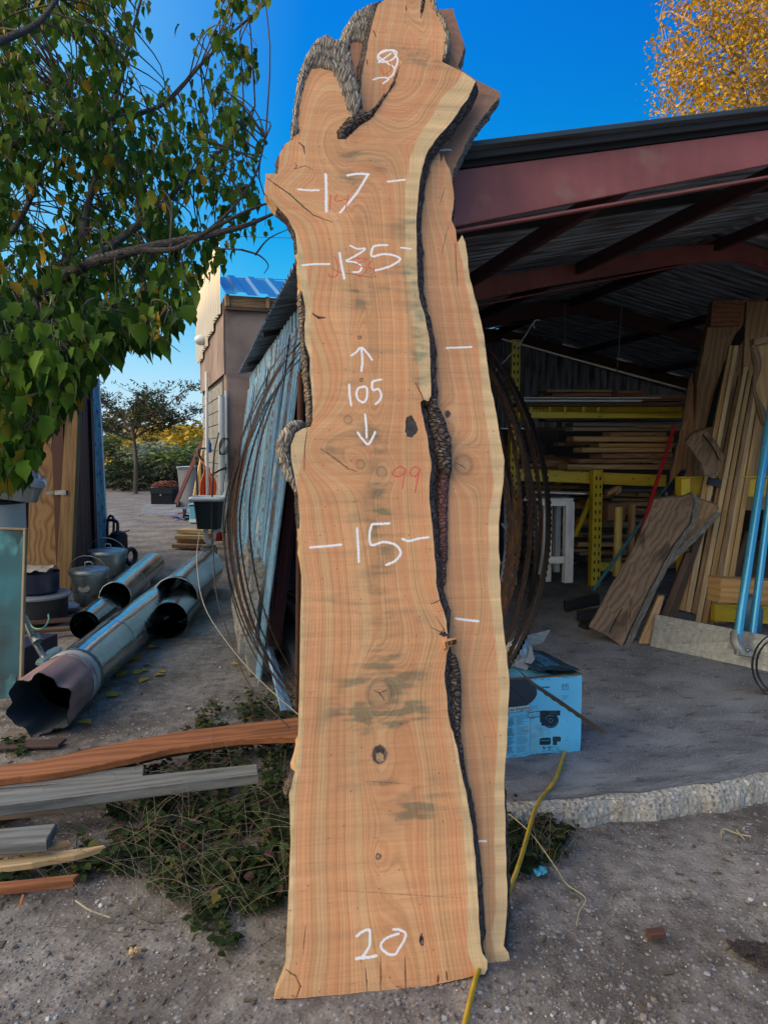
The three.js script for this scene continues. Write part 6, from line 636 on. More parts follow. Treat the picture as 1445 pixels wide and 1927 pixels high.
// ------------------------------------------------------------------ pallet racks and lumber
{
  const u0 = FR(0, 0, 0); const beam = (T, p, q, h, dpt = 0.06, m = M.yellow, n = 'beam') => part(T, n, box(p, q, V(0, h, 0), S.clone().multiplyScalar(dpt), { bevel: 0.006 }), m);
  const R1 = thing('pallet_rack', 'tall yellow pallet rack full of lumber at the back of the carport', 'rack', V(2, 0.1, -7.4));
  const upright = (T, px, yb, yt, d, w = 0.09) => { const p = P(px, yb, d), q = P(px, yt, d); q.x = p.x; const up = part(T, 'upright', box(p, q, U.clone().multiplyScalar(w), S.clone().multiplyScalar(0.07), { bevel: 0.004 }), M.yellow); const n = Math.floor(p.distanceTo(q) / 0.075); const gs = []; for (let k = 1; k < n; k++) for (const s of [-1, 1]) gs.push(block(p.clone().lerp(q, k / n).addScaledVector(U, s * w * 0.22).addScaledVector(S, -0.0375), U.clone().multiplyScalar(0.013), V(0, 0.034, 0), S.clone().multiplyScalar(0.004), { bevel: 0.0005 })); part(up, 'slots', gs, M.hole, null, true); };
  upright(R1, 1117, 1103, 884, 7.1, 0.10); upright(R1, 1045, 1080, 885, 8.2, 0.07); upright(R1, 962, 1100, 640, 7.2, 0.09); upright(R1, 1300, 1090, 770, 7.6, 0.09);
  beam(R1, P(972, 779, 7.0), P(1285, 779, 7.2), 0.085); beam(R1, P(972, 893, 7.2), P(1250, 905, 7.25), 0.115); beam(R1, P(972, 880, 8.0), P(1120, 884, 8.1), 0.06); beam(R1, P(1118, 1065, 7.3), P(1190, 1068, 7.4), 0.09);
  part(R1, 'brace', box(P(1080, 1010, 7.3), P(1112, 935, 7.2), U.clone().multiplyScalar(0.05), S.clone().multiplyScalar(0.03)), M.yellow);
  { const gs = []; for (let k = 0; k < 44; k++) gs.push(block(P(976 + k * 7, 770.5, 7.0), U.clone().multiplyScalar(0.025), V(0, 0.045, 0), S.clone().multiplyScalar(0.05), { bevel: 0.002 })); part(R1, 'decking_ends', gs, M.yellow, null, true); }
  const R2 = thing('pallet_rack', 'nearer yellow rack on the right, behind the leaning boards', 'rack', V(2.6, 0.1, -5.9)); beam(R2, P(1272, 914, 6.1), P(1440, 918, 5.95), 0.15, 0.05); part(R2, 'beam_flange', box(P(1272, 898, 6.08), P(1440, 897, 5.93), S.clone().multiplyScalar(0.09), V(0, 0.012, 0)), M.yellow); beam(R2, P(1340, 1152, 5.5), P(1470, 1158, 5.3), 0.13, 0.05); part(R2, 'post', box(P(1285, 1100, 5.9), P(1285, 900, 5.9), U.clone().multiplyScalar(0.08), S.clone().multiplyScalar(0.07)), M.yellow); part(R2, 'post', box(P(1480, 1180, 5.3), P(1480, 900, 5.6), U.clone().multiplyScalar(0.08), S.clone().multiplyScalar(0.07)), M.yellow);
  // boards on the racks: [x0, x1, y0, y1, depth, material, what]
  const B = [[1020, 1142, 734, 740, 7.3, 'brown', 'uppermost short reddish board on top of the tall rack'], [1030, 1142, 741, 748, 7.2, 'cedarD', 'reddish board under the uppermost one on the tall rack'], [1152, 1200, 736, 750, 7.3, 'cedarD', 'short reddish block beside the top boards on the tall rack'], [962, 1235, 748, 751, 7.05, 'white', 'upper thin white strip lying on the tall rack'], [960, 1200, 753, 757, 7.0, 'white', 'lower thin white strip lying on the tall rack'], [1160, 1285, 752, 757, 7.2, 'cedarD', 'reddish strip at the right end of the top shelf'], [968, 1285, 759, 766, 7.1, 'darkwood', 'long dark board directly on the top yellow beam'],
    [1020, 1276, 784, 794, 7.5, 'grey', 'greyish board tight under the top yellow beam'], [1070, 1276, 795, 803, 7.4, 'grey', 'grey board with a pale streak under the top beam'], [1070, 1276, 804, 812, 7.4, 'greyEdge', 'second grey board under the top beam'], [1140, 1244, 813, 822, 7.3, 'brown', 'short bark-edged board in the middle shelf'], [1072, 1258, 821, 832, 7.2, 'pine', 'bright board in the upper middle shelf'], [1118, 1256, 834, 842, 7.25, 'pine', 'bright board second in the middle shelf'], [1086, 1254, 842, 852, 7.2, 'pine', 'bright board third in the middle shelf'], [1120, 1252, 853, 863, 7.3, 'brown', 'dark board fourth in the middle shelf'], [1082, 1252, 863, 872, 7.3, 'brown', 'notched board fifth in the middle shelf'], [1058, 1250, 873, 883, 7.15, 'pineD', 'lowest board resting on the middle yellow beam'], [975, 1080, 858, 866, 7.6, 'darkwood', 'dark board at the left of the middle shelf'], [972, 1060, 872, 879, 7.6, 'brown', 'brown board on the left of the middle shelf'],
    [990, 1110, 912, 919, 7.9, 'brown', 'dim board under the left middle beam'], [1130, 1250, 918, 926, 7.8, 'grey', 'grey board under the right middle beam'], [1140, 1240, 935, 945, 8.0, 'greyEdge', 'rough grey board behind the brown carton'], [1130, 1235, 958, 968, 7.8, 'brown', 'brown board behind the timber post'], [1100, 1210, 970, 980, 7.9, 'darkwood', 'dark board low on the tall rack'], [1085, 1200, 984, 992, 7.8, 'grey', 'grey board low on the tall rack'], [1075, 1205, 1000, 1010, 7.7, 'brown', 'brown board third from the bottom of the tall rack'], [1080, 1210, 1018, 1028, 7.6, 'pineD', 'tan offcut board second from the bottom of the tall rack'], [1085, 1205, 1034, 1044, 7.6, 'brown', 'brown board at the bottom of the tall rack']];
  M.cedarD = woodMat([0.30, 0.13, 0.065], [0.11, 0.045, 0.025], { seed: 22 }); M.pineD = woodMat([0.40, 0.26, 0.13], [0.22, 0.13, 0.06], { seed: 23 }); M.white = M.whitePaint;
  const r = rng(31); for (const [x0, x1, y0, y1, d, m, l] of B) { const p = P(x0, (y0 + y1) / 2, d), q = P(x1, (y0 + y1) / 2 + (r() - 0.5) * 2, d + 0.1); const h = (y1 - y0) * 0.86 / FPX * d; solo('board', box(p, q, V(0, h, 0), S.clone().multiplyScalar(0.12 + r() * 0.1).addScaledVector(U, (r() - 0.5) * 0.05), { bevel: 0.003 }), M[m], l, 'board', 'lumber on the pallet racks'); }
  { const gs = [], q = rng(71), ms = []; for (let k = 0; k < 90; k++) { const y = [742, 800, 830, 860, 925, 945, 975, 1000, 1030, 1050][k % 10] + q() * 12, x = 985 + q() * 250, L = 20 + q() * 110, d = 7.45 + q() * 0.6; gs.push(box(P(x, y, d), P(Math.min(1285, x + L), y + (q() - 0.5) * 7, d + (q() - 0.3) * 0.3), V(0, 0.018 + q() * 0.03, 0), S.clone().multiplyScalar(0.08 + q() * 0.1), { bevel: 0.002 })); } solo('lumber_offcuts', gs, M.brown, 'dim jumble of offcuts filling the back of the tall rack', 'offcuts', null, 'stuff'); }
  const TB = thing('white_stool', 'white wooden work table under the left end of the rack', 'table', P(1030, 1095, 6.4).setY(0.1)); const leg = (x, y0, y1, d, w = 0.075) => part(TB, 'leg', box(P(x, y0, d), P(x, y1, d).setX(P(x, y0, d).x), U.clone().multiplyScalar(w), S.clone().multiplyScalar(0.06), { bevel: 0.003 }), M.whitePaint); leg(1067, 1096, 944, 6.4, 0.08); leg(1026, 1094, 950, 6.5, 0.08); leg(1010, 1080, 950, 6.9, 0.05); leg(1046, 1076, 950, 7.1, 0.05);
  part(TB, 'rail', box(P(1028, 1054, 6.4), P(1064, 1053, 6.4), V(0, 0.06, 0), S.clone().multiplyScalar(0.03)), M.whitePaint); part(TB, 'apron', box(P(1016, 946, 6.4), P(1075, 946, 6.4), V(0, 0.055, 0), S.clone().multiplyScalar(0.05)), M.whitePaint); part(TB, 'table_top', prism([P(985, 938, 6.45), P(1079, 938, 6.35), P(1066, 928, 7.1), P(990, 929, 7.1)], V(0, -0.02, 0)), M.whitePaint);
  solo('plywood_sheet', prism([P(990, 925, 6.5), P(1102, 928, 6.4), P(1060, 924, 7.0), P(988, 921, 7.0)], V(0, -0.012, 0)), M.whitePaint, 'thin white panel lying on the white table', 'panel');
  const cb = P(1150, 962, 7.25); const CB = thing('brown_carton', 'small brown carton with offcuts on top, below the middle beam', 'carton', cb.clone().setY(cb.y - 0.1)); part(CB, 'box', block(cb, U.clone().multiplyScalar(0.19), V(0, 0.17, 0), S.clone().multiplyScalar(0.2)), mat([0.20, 0.11, 0.06], 0.85)); part(CB, 'label_patch', block(cb.clone().addScaledVector(S, -0.101).add(V(0, 0.07, 0)), U.clone().multiplyScalar(0.045), V(0, 0.028, 0), S.clone().multiplyScalar(0.003), { bevel: 0.0005 }), mat([0.04, 0.12, 0.07], 0.6)); solo('wood_offcut', [box(P(1140, 930, 7.2), P(1162, 918, 7.2), V(0, 0.04, 0), S.clone().multiplyScalar(0.06)), box(P(1155, 926, 7.25), P(1166, 920, 7.25), V(0, 0.06, 0), S.clone().multiplyScalar(0.06))], M.pineD, 'two tan offcuts on the small brown carton', 'offcut');
  solo('yellow_post', pipe([P(1160, 1085, 6.5), P(1164, 955, 6.6)], 0.036, { radial: 12 }), mat([0.42, 0.33, 0.08], 0.5), 'yellow round post standing by the rack upright', 'post'); solo('timber_post', box(P(1185, 1060, 6.7), P(1189, 948, 6.8), U.clone().multiplyScalar(0.05), S.clone().multiplyScalar(0.05)), M.pineD, 'tan square timber standing right of the yellow post', 'post');
  solo('white_pegboard', [prism([P(948, 1090, 6.6), P(966, 1088, 6.6), P(962, 900, 6.9), P(948, 900, 6.9)], V(0, 0, -0.02))], M.plasticGrey, 'grey slotted strip behind the saw blades', 'panel'); solo('folding_chair', [pipe([P(942, 1095, 5.2), P(950, 1040, 5.3), P(953, 1000, 5.4), P(944, 985, 5.4)], 0.012), pipe([P(940, 1060, 5.3), P(953, 1056, 5.3)], 0.01)], M.plasticGrey, 'bent grey tube frame beside the slab edge', 'frame'); solo('red_bucket', lathe([[0.001, 0], [0.1, 0], [0.12, 0.2], [0.125, 0.2]], FR(1.1, 2.7, 0.42)), M.red, 'red bucket just showing beside the pale slab edge', 'bucket');
  // brooms
  const BR = thing('push_broom', 'red-handled push broom leaning in the carport', 'broom', P(1215, 960, 6.4).setY(0.1)); part(BR, 'handle', pipe([P(1268, 803, 6.5), P(1196, 1030, 6.0), P(1165, 1125, 5.8)], 0.016), M.red); const B2 = thing('push_broom', 'teal-handled push broom with a black head on the concrete', 'broom', P(1095, 1130, 6.2).setY(0.1)); part(B2, 'handle', pipe([P(1296, 858, 6.7), P(1180, 1020, 6.3), P(1115, 1112, 6.1)], 0.014), M.teal); part(B2, 'head', box(P(1062, 1139, 6.0).setY(0.16), P(1125, 1112, 6.3).setY(0.16), V(0, 0.06, 0), V(0, 0, 0.09)), M.black); part(B2, 'bristles', box(P(1064, 1144, 6.0).setY(0.12), P(1126, 1118, 6.3).setY(0.12), V(0, 0.06, 0), V(0, 0, 0.07)), M.dark); part(BR, 'head', box(P(1088, 1152, 5.6).setY(0.15), P(1160, 1120, 5.8).setY(0.15), V(0, 0.07, 0), V(0, 0, 0.1)), M.black);
  solo('dustpan', prism([P(1088, 1150, 5.45), P(1105, 1162, 5.35), P(1160, 1125, 5.7), P(1150, 1112, 5.85)].map((q) => q.setY(0.125)), V(0, -0.02, 0), { bevel: 0.004 }), M.black, 'black dustpan lying below the broom heads', 'dustpan');
  solo('blue_tool', [pipe([P(1250, 935, 6.2), P(1290, 880, 6.4)], 0.03), pipe([P(1248, 938, 6.2), P(1256, 928, 6.2)], 0.034)], M.navy, 'dark blue tool handle beside the teal broom', 'tool');
}
// ------------------------------------------------------------------ wood leaning at the right
{
  const dl = (y, y0, d0, y1, d1) => mix(d0, d1, (y - y0) / (y1 - y0)); const lean = (pts, y0, d0, y1, d1, dx = 0) => pts.map(([x, y]) => P(x, y, dl(y, y0, d0, y1, d1) + dx * (x - 1200) / 100));
  const A = thing('wood_slab', 'short brown live-edge slab leaning in the carport, black stained, on the left', 'wood slab', G(1140, 1200, 0.1)); const sA = lean([[1107, 1180], [1140, 1196], [1170, 1216], [1215, 1120], [1262, 1030], [1296, 985], [1305, 945], [1300, 928], [1285, 935], [1260, 936], [1229, 940], [1222, 962], [1190, 1035], [1145, 1110]], 1216, 4.95, 928, 5.42, 0.05); part(A, 'board', prism(rough(sA, 0.03, 0.003, 5), V(0.02, 0.01, -0.05), { axis: sA[8].clone().sub(sA[0]) }), M.walnut);
  part(A, 'bark_edge', grid((u, v) => { const p = lean([[1172, 1216], [1218, 1118], [1264, 1030], [1298, 985], [1306, 944], [1300, 928]], 1216, 4.95, 928, 5.42, 0.05); const k = u * 5, i = Math.min(4, Math.floor(k)); const q = p[i].clone().lerp(p[i + 1], k - i); return q.add(V(0.05 * v + 0.012 * fbm(u * 14, v * 3), -0.012 * v + 0.012 * fbm(u * 16 + 5, v * 4), 0.012 - 0.03 * v)); }, 60, 8), M.barkPale ??= barkMat([0.58, 0.52, 0.42], [0.16, 0.13, 0.10], 30, 0.006)); part(A, 'crack', pipe(lean([[1146, 1190], [1158, 1165], [1170, 1145]], 1216, 4.94, 928, 5.41, 0.05), 0.003), M.hole);
  const C = thing('wood_slab', 'short live-edge slab with mossy bark leaning behind the black stained one', 'wood slab', G(1190, 1200, 0.1)); const sC = lean([[1178, 1200], [1205, 1140], [1250, 1060], [1300, 1010], [1352, 958], [1345, 950], [1330, 945], [1302, 932], [1290, 960], [1260, 1020], [1200, 1120], [1172, 1185]], 1216, 5.06, 928, 5.52, 0.05); part(C, 'board', prism(rough(sC, 0.03, 0.004, 6), V(0.02, 0.01, -0.05), { axis: sC[7].clone().sub(sC[0]) }), M.brownPale ??= woodMat([0.32, 0.2, 0.1], [0.16, 0.09, 0.045], { seed: 41, stain: 0.4, warp: 2 })); part(C, 'bark_edge', grid((u, v) => { const p = lean([[1174, 1204], [1204, 1142], [1250, 1062], [1302, 1012], [1352, 962]], 1216, 5.03, 928, 5.49, 0.05); const k = u * 4, i = Math.min(3, Math.floor(k)); const q = p[i].clone().lerp(p[i + 1], k - i); return q.add(V(-0.03 + 0.065 * v + 0.012 * fbm(u * 14, v * 3), 0.012 * fbm(u * 16 + 5, v * 4) - 0.02 * v, 0.014 - 0.03 * v)); }, 60, 8), M.barkPale);
  // bundles of long boards
  const long = (x0b, x1b, x0t, x1t, yb, yt, db, dt, m, l, off = V(0.015, 0, -0.06)) => solo('long_board', prism([P(x0b, yb, db), P(x1b, yb + (x1b - x0b) * 0.1, db), P(x1t, yt, dt), P(x0t, yt, dt)], off, { bevel: 0.003 }), m, l, 'board', 'long boards leaning in taped bundles');
  const mats = [M.pine, M.pineB, M.brown, M.pineB, M.pine, M.brown, M.pineB, M.pine]; const xb = [1272, 1284, 1296, 1306, 1318, 1330, 1342, 1354, 1366], xt = [1372, 1381, 1390, 1399, 1408, 1417, 1426, 1436, 1446], nm = ['leftmost weathered', 'second, bright', 'third, brown', 'fourth, pale-edged', 'fifth, tan', 'sixth, dark', 'seventh, pale', 'rightmost tan']; for (let k = 0; k < 8; k++) long(xb[k], xb[k + 1] - 1, xt[k], xt[k + 1] - 1, 1172 + k * 1.5, k < 2 ? 650 : 690 + (k % 3) * 8, 5.58 - (k % 2) * 0.02, 6.22 - (k % 2) * 0.02, mats[k], `${nm[k]} board of the long taped bundle`);
  solo('tape_band', prism([P(1334, 898, 5.88), P(1358, 903, 5.86), P(1354, 918, 5.84), P(1330, 912, 5.86)], V(0.012, 0, -0.1)), M.black, 'upper black tape wound round the long board bundle', 'tape'); solo('tape_band', prism([P(1274, 1150, 5.52), P(1310, 1157, 5.5), P(1306, 1170, 5.48), P(1272, 1163, 5.5)], V(0, 0, -0.1)), M.black, 'lower black tape wound round the foot of the long board bundle', 'tape');
  const thin = [[1200, 1222, 1238, 1250, 1213, 1122, 4.98, 5.15, M.pineD, 'tan plank leaning between the short slabs and the long bundle'], [1224, 1240, 1290, 1304, 1206, 1040, 5.2, 5.55, M.darkwood, 'dark plank leaning tight behind the mossy slab'], [1244, 1262, 1320, 1332, 1190, 980, 5.4, 5.8, M.darkwood, 'dark brown plank just left of the taped bundle'], [1342, 1362, 1388, 1398, 1100, 978, 5.9, 6.0, M.brown, 'short brown plank right of the taped bundle'], [1368, 1384, 1402, 1412, 1100, 1000, 6.1, 6.2, M.darkwood, 'short bark-edged plank at far right by the poles']]; for (const [a, b, c, d, yb, yt, db, dt, m, l] of thin) long(a, b, c, d, yb, yt, db, dt, m, l);
  const big = (name, l, m, pts, y0, d0, y1, d1, off, sd) => { const T = thing(name, l, 'wood slab', pts.length ? P(pts[0][0], pts[0][1], d0).setY(0.1) : V(0, 0, 0)); const q = lean(pts, y0, d0, y1, d1); part(T, 'board', prism(rough(q, 0.04, 0.006, sd), off, { axis: V(0.25, 1, -0.1) }), m); return T; };
  const bg = big('tall_slab', 'tall dark-cracked slab standing on end at the back right', M.brownPale ??= woodMat([0.30, 0.20, 0.105], [0.15, 0.09, 0.045], { seed: 41, stain: 0.4, warp: 2 }), [[1290, 960], [1400, 960], [1412, 700], [1440, 562], [1340, 565], [1326, 640], [1312, 720], [1306, 800]], 960, 6.4, 562, 6.95, V(0, 0, -0.08), 3); part(bg, 'crack', prism(lean([[1330, 805], [1352, 800], [1362, 720], [1385, 660], [1420, 606], [1432, 604], [1408, 602], [1385, 630], [1365, 680], [1345, 740]], 960, 6.37, 562, 6.92), V(0, 0, -0.03)), M.hole); part(bg, 'top_block', prism(lean([[1336, 614], [1392, 612], [1398, 572], [1340, 568]], 960, 6.34, 562, 6.87), V(0, 0, -0.05)), M.cedarD);
  big('tall_slab', 'reddish rough slab edge leaning left of the tall cracked slab', M.bigRed ??= woodMat([0.27, 0.15, 0.07], [0.13, 0.065, 0.03], { seed: 42, warp: 3 }), [[1250, 960], [1300, 960], [1306, 800], [1302, 700], [1296, 716], [1282, 800], [1264, 880]], 960, 6.25, 700, 6.6, V(0.03, 0, -0.1), 8); big('tall_slab', 'pale board at the top right corner behind the taped bundle', M.pineD, [[1385, 960], [1440, 960], [1470, 566], [1404, 568]], 960, 6.4, 566, 6.9, V(0, 0, -0.05), 9);
  const w2 = thing('hide_slab', 'pale wavy-edged slab hanging at the far right above the poles', 'wood slab', P(1430, 800, 5.2)); part(w2, 'board', prism(rough(lean([[1417, 640], [1480, 628], [1480, 815], [1440, 790], [1428, 770], [1420, 720], [1426, 680]], 800, 5.3, 620, 5.5), 0.03, 0.008, 11), V(0, 0, -0.05), { axis: V(0, 1, 0) }), M.pine); part(w2, 'cap_strip', box(P(1414, 645, 5.45), P(1480, 632, 5.45), V(0, 0.05, 0), V(0, 0, 0.07)), M.brown); part(w2, 'curled_edge', pipe([P(1416, 650, 5.4), P(1424, 690, 5.38), P(1418, 730, 5.35), P(1430, 770, 5.3), P(1440, 800, 5.28)], (t) => 0.022 + 0.01 * Math.sin(t * 9)), M.walnut);
  const ch = thing('curved_chunk', 'curved dark wood chunk balanced on the right yellow beam', 'wood chunk', P(1330, 900, 5.75)); part(ch, 'chunk', prism(rough([P(1288, 832, 5.75), P(1300, 818, 5.8), P(1328, 806, 5.85), P(1345, 830, 5.8), P(1362, 858, 5.7), P(1352, 898, 5.6), P(1325, 896, 5.6), P(1318, 872, 5.65), P(1302, 848, 5.7)], 0.03, 0.004, 4), V(0.03, 0.02, -0.09), { bevel: 0.008 }), M.walnut); part(ch, 'split', pipe([P(1322, 818, 5.76), P(1340, 842, 5.7), P(1352, 866, 5.64)], 0.006), M.hole);
  solo('heavy_timber', box(P(1342, 1108, 5.15), P(1480, 1116, 4.9), V(0, 0.17, 0), S.clone().multiplyScalar(0.14), { bevel: 0.006 }), M.pine, 'thick tan timber lying on the lower right yellow beam', 'timber');
  // bull float: broad grooved blade and two long blue poles
  const F = thing('bull_float', 'wide grooved concrete float with a blue pole, leaning at the right', 'bull float', V(2.05, 0.1, -4.6)); const f0 = G(1223, 1216, 0.1), f1 = G(1480, 1272, 0.1), up = V(0.02, 0.2, -0.09); part(F, 'blade', prism([f0, f1, f1.clone().add(up), f0.clone().add(up).add(V(0.04, 0, 0))], V(0, -0.006, -0.016), { us: 0.6, vs: 0.2 }), M.alu); for (let k = 1; k < 6; k++) part(F, 'groove_rib', box(f0.clone().addScaledVector(up, k / 6.2).add(V(0.007 * k, 0.002, 0.004)), f1.clone().addScaledVector(up, k / 6.2).add(V(0, 0.002, 0.004)), up.clone().multiplyScalar(0.06), V(0, 0.001, 0.006), { bevel: 0.001 }), M.alu);
  part(F, 'bracket', [pipe([P(1384, 1190, 4.45), P(1386, 1212, 4.4), P(1395, 1226, 4.38)], 0.034), block(P(1400, 1228, 4.37), V(0.1, -0.01, 0.02), V(0, 0.04, 0), V(0, 0, 0.05), { bevel: 0.008 })], M.alu); part(F, 'bolt', new THREE.SphereGeometry(0.012, 10, 8).applyMatrix4(new THREE.Matrix4().setPosition(P(1406, 1224, 4.33))), M.galvPail); part(F, 'pole', pipe([P(1386, 1205, 4.42), P(1446, 800, 4.9), P(1480, 570, 5.2)], 0.027, { radial: 14 }), M.poleBlue); solo('blue_pole', pipe([P(1414, 1198, 4.5), P(1448, 930, 4.75), P(1476, 700, 4.95)], 0.024, { radial: 14 }), M.poleBlue, 'second bright blue pole standing right of the float pole', 'pole');
  solo('blue_jug', lathe([[0, 0], [0.07, 0.005], [0.075, 0.15], [0.04, 0.22], [0.03, 0.25], [0, 0.25]], P(1410, 1190, 4.8)), mat([0.05, 0.14, 0.2], 0.4), 'dark bluish jug behind the float blade', 'jug');
}
// ------------------------------------------------------------------ leaves, trees, weeds
function leafGeo(l, w, fold = 0.25, droop = 0.35, lobes = 0) { const pos = [], uv = [], idx = [], n = 6; for (let i = 0; i <= n; i++) { const t = i / n; let k = Math.sin(Math.PI * Math.pow(t, 0.72)) * w / 2 * (1 + (lobes ? 0.28 * Math.sin(t * 13) : 0)); const y = -droop * l * t * t, z = l * t; pos.push(-k, y + fold * k, z, 0, y, z, k, y + fold * k, z); uv.push(0, t, 0.5, t, 1, t); } for (let i = 0; i < n; i++) { const a = i * 3; idx.push(a, a + 1, a + 3, a + 1, a + 4, a + 3, a + 1, a + 2, a + 4, a + 2, a + 5, a + 4); } return geoFrom(pos, idx, uv); }
const leafMat = (c, tr = 0.35) => mat(c, 0.75, 0, { specularIntensity: 0.35, transmission: tr, thickness: 0, ior: 1.3 });
function instances(parent, name, geo, m, list, colors) { const p = worldPos(parent); const im = new THREE.InstancedMesh(geo, m, list.length); const c = new THREE.Color(); list.forEach((t, i) => { const k = t.clone(); k.elements[12] -= p.x; k.elements[13] -= p.y; k.elements[14] -= p.z; im.setMatrixAt(i, k); if (colors) { c.setRGB(...colors[i]); im.setColorAt(i, c); } }); im.name = name; im.userData.kind = 'stuff'; im.castShadow = im.receiveShadow = true; parent.add(im); return im; }
const orient = (p, dir, roll, s) => { const z = dir.clone().normalize(), x = V(0, 1, 0).cross(z); if (x.lengthSq() < 1e-4) x.set(1, 0, 0); x.normalize(); const y = z.clone().cross(x); const q = new THREE.Quaternion().setFromRotationMatrix(new THREE.Matrix4().makeBasis(x, y, z)).multiply(new THREE.Quaternion().setFromAxisAngle(V(0, 0, 1), roll)); return new THREE.Matrix4().compose(p, q, V(s, s, s)); };
const inPoly = (x, y, p) => { let c = false; for (let i = 0, j = p.length - 1; i < p.length; j = i++) if ((p[i][1] > y) !== (p[j][1] > y) && x < (p[j][0] - p[i][0]) * (y - p[i][1]) / (p[j][1] - p[i][1]) + p[i][0]) c = !c; return c; };
{ // ---- mulberry at the left
  const T = thing('mulberry_tree', 'large leafy tree filling the upper left, dark green leaves', 'tree', V(-3.4, 0, -5)); const r = rng(77);
  part(T, 'trunk', pipe([V(-3.45, -0.05, -5.0), V(-3.4, 0.7, -5), V(-3.3, 1.5, -4.95), V(-3.15, 2.1, -4.9)], (t) => 0.2 - 0.07 * t, { radial: 14, us: 0.5, vt: 3 }), M.trunk);
  const limbs = [[[[-40, 640, 4.8], [60, 560, 4.5], [160, 500, 4.3], [260, 470, 4.2], [380, 445, 4.2], [460, 425, 4.2], [520, 400, 4.25]], 0.045, 0.008], [[[60, 560, 4.5], [120, 500, 4.6], [155, 440, 4.8], [168, 380, 5.0], [185, 320, 5.2], [215, 200, 5.5], [240, 100, 5.8], [268, -10, 6.1]], 0.032, 0.01], [[[-40, 610, 4.2], [60, 608, 4.0], [150, 615, 3.9], [210, 622, 3.8], [290, 612, 3.7]], 0.028, 0.007], [[[-30, 280, 4.6], [40, 268, 4.7], [120, 245, 4.8], [200, 225, 5.0], [300, 200, 5.2], [380, 120, 5.5], [440, 60, 5.8], [520, -10, 6.1]], 0.028, 0.006], [[[-30, 90, 3.9], [20, 70, 4.0], [70, 45, 4.1], [110, -5, 4.3]], 0.024, 0.012], [[[160, 500, 4.3], [240, 440, 4.5], [300, 390, 4.8], [370, 320, 5.1], [430, 270, 5.3], [480, 200, 5.5]], 0.026, 0.006], [[[-20, 480, 5.2], [20, 440, 5.3], [60, 370, 5.5], [90, 280, 5.7], [120, 160, 6.0]], 0.026, 0.01], [[[260, 470, 4.2], [330, 468, 4.1], [400, 430, 4.0], [470, 395, 4.0], [510, 380, 4.0]], 0.018, 0.005], [[[60, 560, 4.5], [110, 620, 4.0], [140, 690, 3.7], [150, 730, 3.5]], 0.02, 0.006], [[[380, 445, 4.2], [430, 400, 4.3], [480, 330, 4.5], [500, 260, 4.6]], 0.012, 0.004], [[[480, 480, 4.3], [505, 450, 4.3], [545, 430, 4.3]], 0.006, 0.002], [[[455, 470, 4.4], [490, 482, 4.4], [505, 500, 4.4], [497, 515, 4.4]], 0.006, 0.002]];
  const LP = []; for (const [pts, r0, r1] of limbs) { const c = pts.map(([x, y, d]) => P(x, y, d)); part(T, 'limb', pipe(c, (t) => mix(r0, r1, t), { radial: 9, us: 0.5, vt: 1 }), M.trunk); const cu = new THREE.CatmullRomCurve3(c); for (let k = 0; k <= 24; k++) LP.push(cu.getPoint(k / 24)); }
  const crown = [[-60, -60], [540, -60], [500, 20], [440, 60], [500, 90], [495, 140], [455, 150], [470, 200], [490, 215], [510, 260], [485, 320], [500, 360], [515, 425], [452, 460], [412, 515], [372, 540], [358, 590], [320, 635], [300, 650], [240, 640], [180, 700], [140, 760], [60, 850], [40, 900], [-60, 900]];
  const gaps = [[[268, -60], [262, 60], [255, 160], [330, 165], [338, 100], [410, 40], [430, -60]], [[112, 60], [175, 70], [170, 105], [130, 130], [100, 150], [110, 200], [85, 190]], [[60, 350], [130, 340], [125, 420], [40, 420]], [[255, 165], [320, 165], [300, 175], [245, 175]], [[395, 60], [430, 100], [390, 120], [340, 150], [345, 90]], [[350, 370], [410, 390], [370, 425], [330, 410]], [[0, 640], [18, 640], [12, 700], [0, 700]]];
  const mats = [], cols = [], twigs = [], near = []; let tries = 0, made = 0;
  const TARGET = 760; while (made < TARGET && tries++ < 9000) { const x = -60 + r() * 600, y = -60 + r() * 960; if (!inPoly(x, y, crown)) continue; if (gaps.some((g) => inPoly(x, y, g)) ) continue; if (x > 330 && y < 360 && r() < 0.35) continue; if (n2(x / 50, y / 50) < (y < 480 ? -0.02 : -0.26)) continue;
    const low = sstep(430, 620, y), d = mix(mix(4.3, 6.4, r()), mix(3.2, 4.8, Math.pow(r(), 1.2)), low * (x < 420 ? 1 : 0.5)); const c = P(x, y, d); let best = null, bd = 1e9; for (const q of LP) { const dd = q.distanceToSquared(c); if (dd < bd) { bd = dd; best = q; } } if (bd > 1.6) continue; made++; let got = 0;
    const tip = c.clone().add(V((r() - 0.3) * 0.16, -0.06 - r() * 0.1, (r() - 0.5) * 0.16)); const tg = () => twigs.push(pipe([best, best.clone().lerp(c, 0.55).add(V((r() - 0.5) * 0.14, 0.09 * r(), (r() - 0.5) * 0.14)), c, tip], (t) => mix(0.006, 0.0017, t), { radial: 5, seg: 9 }));
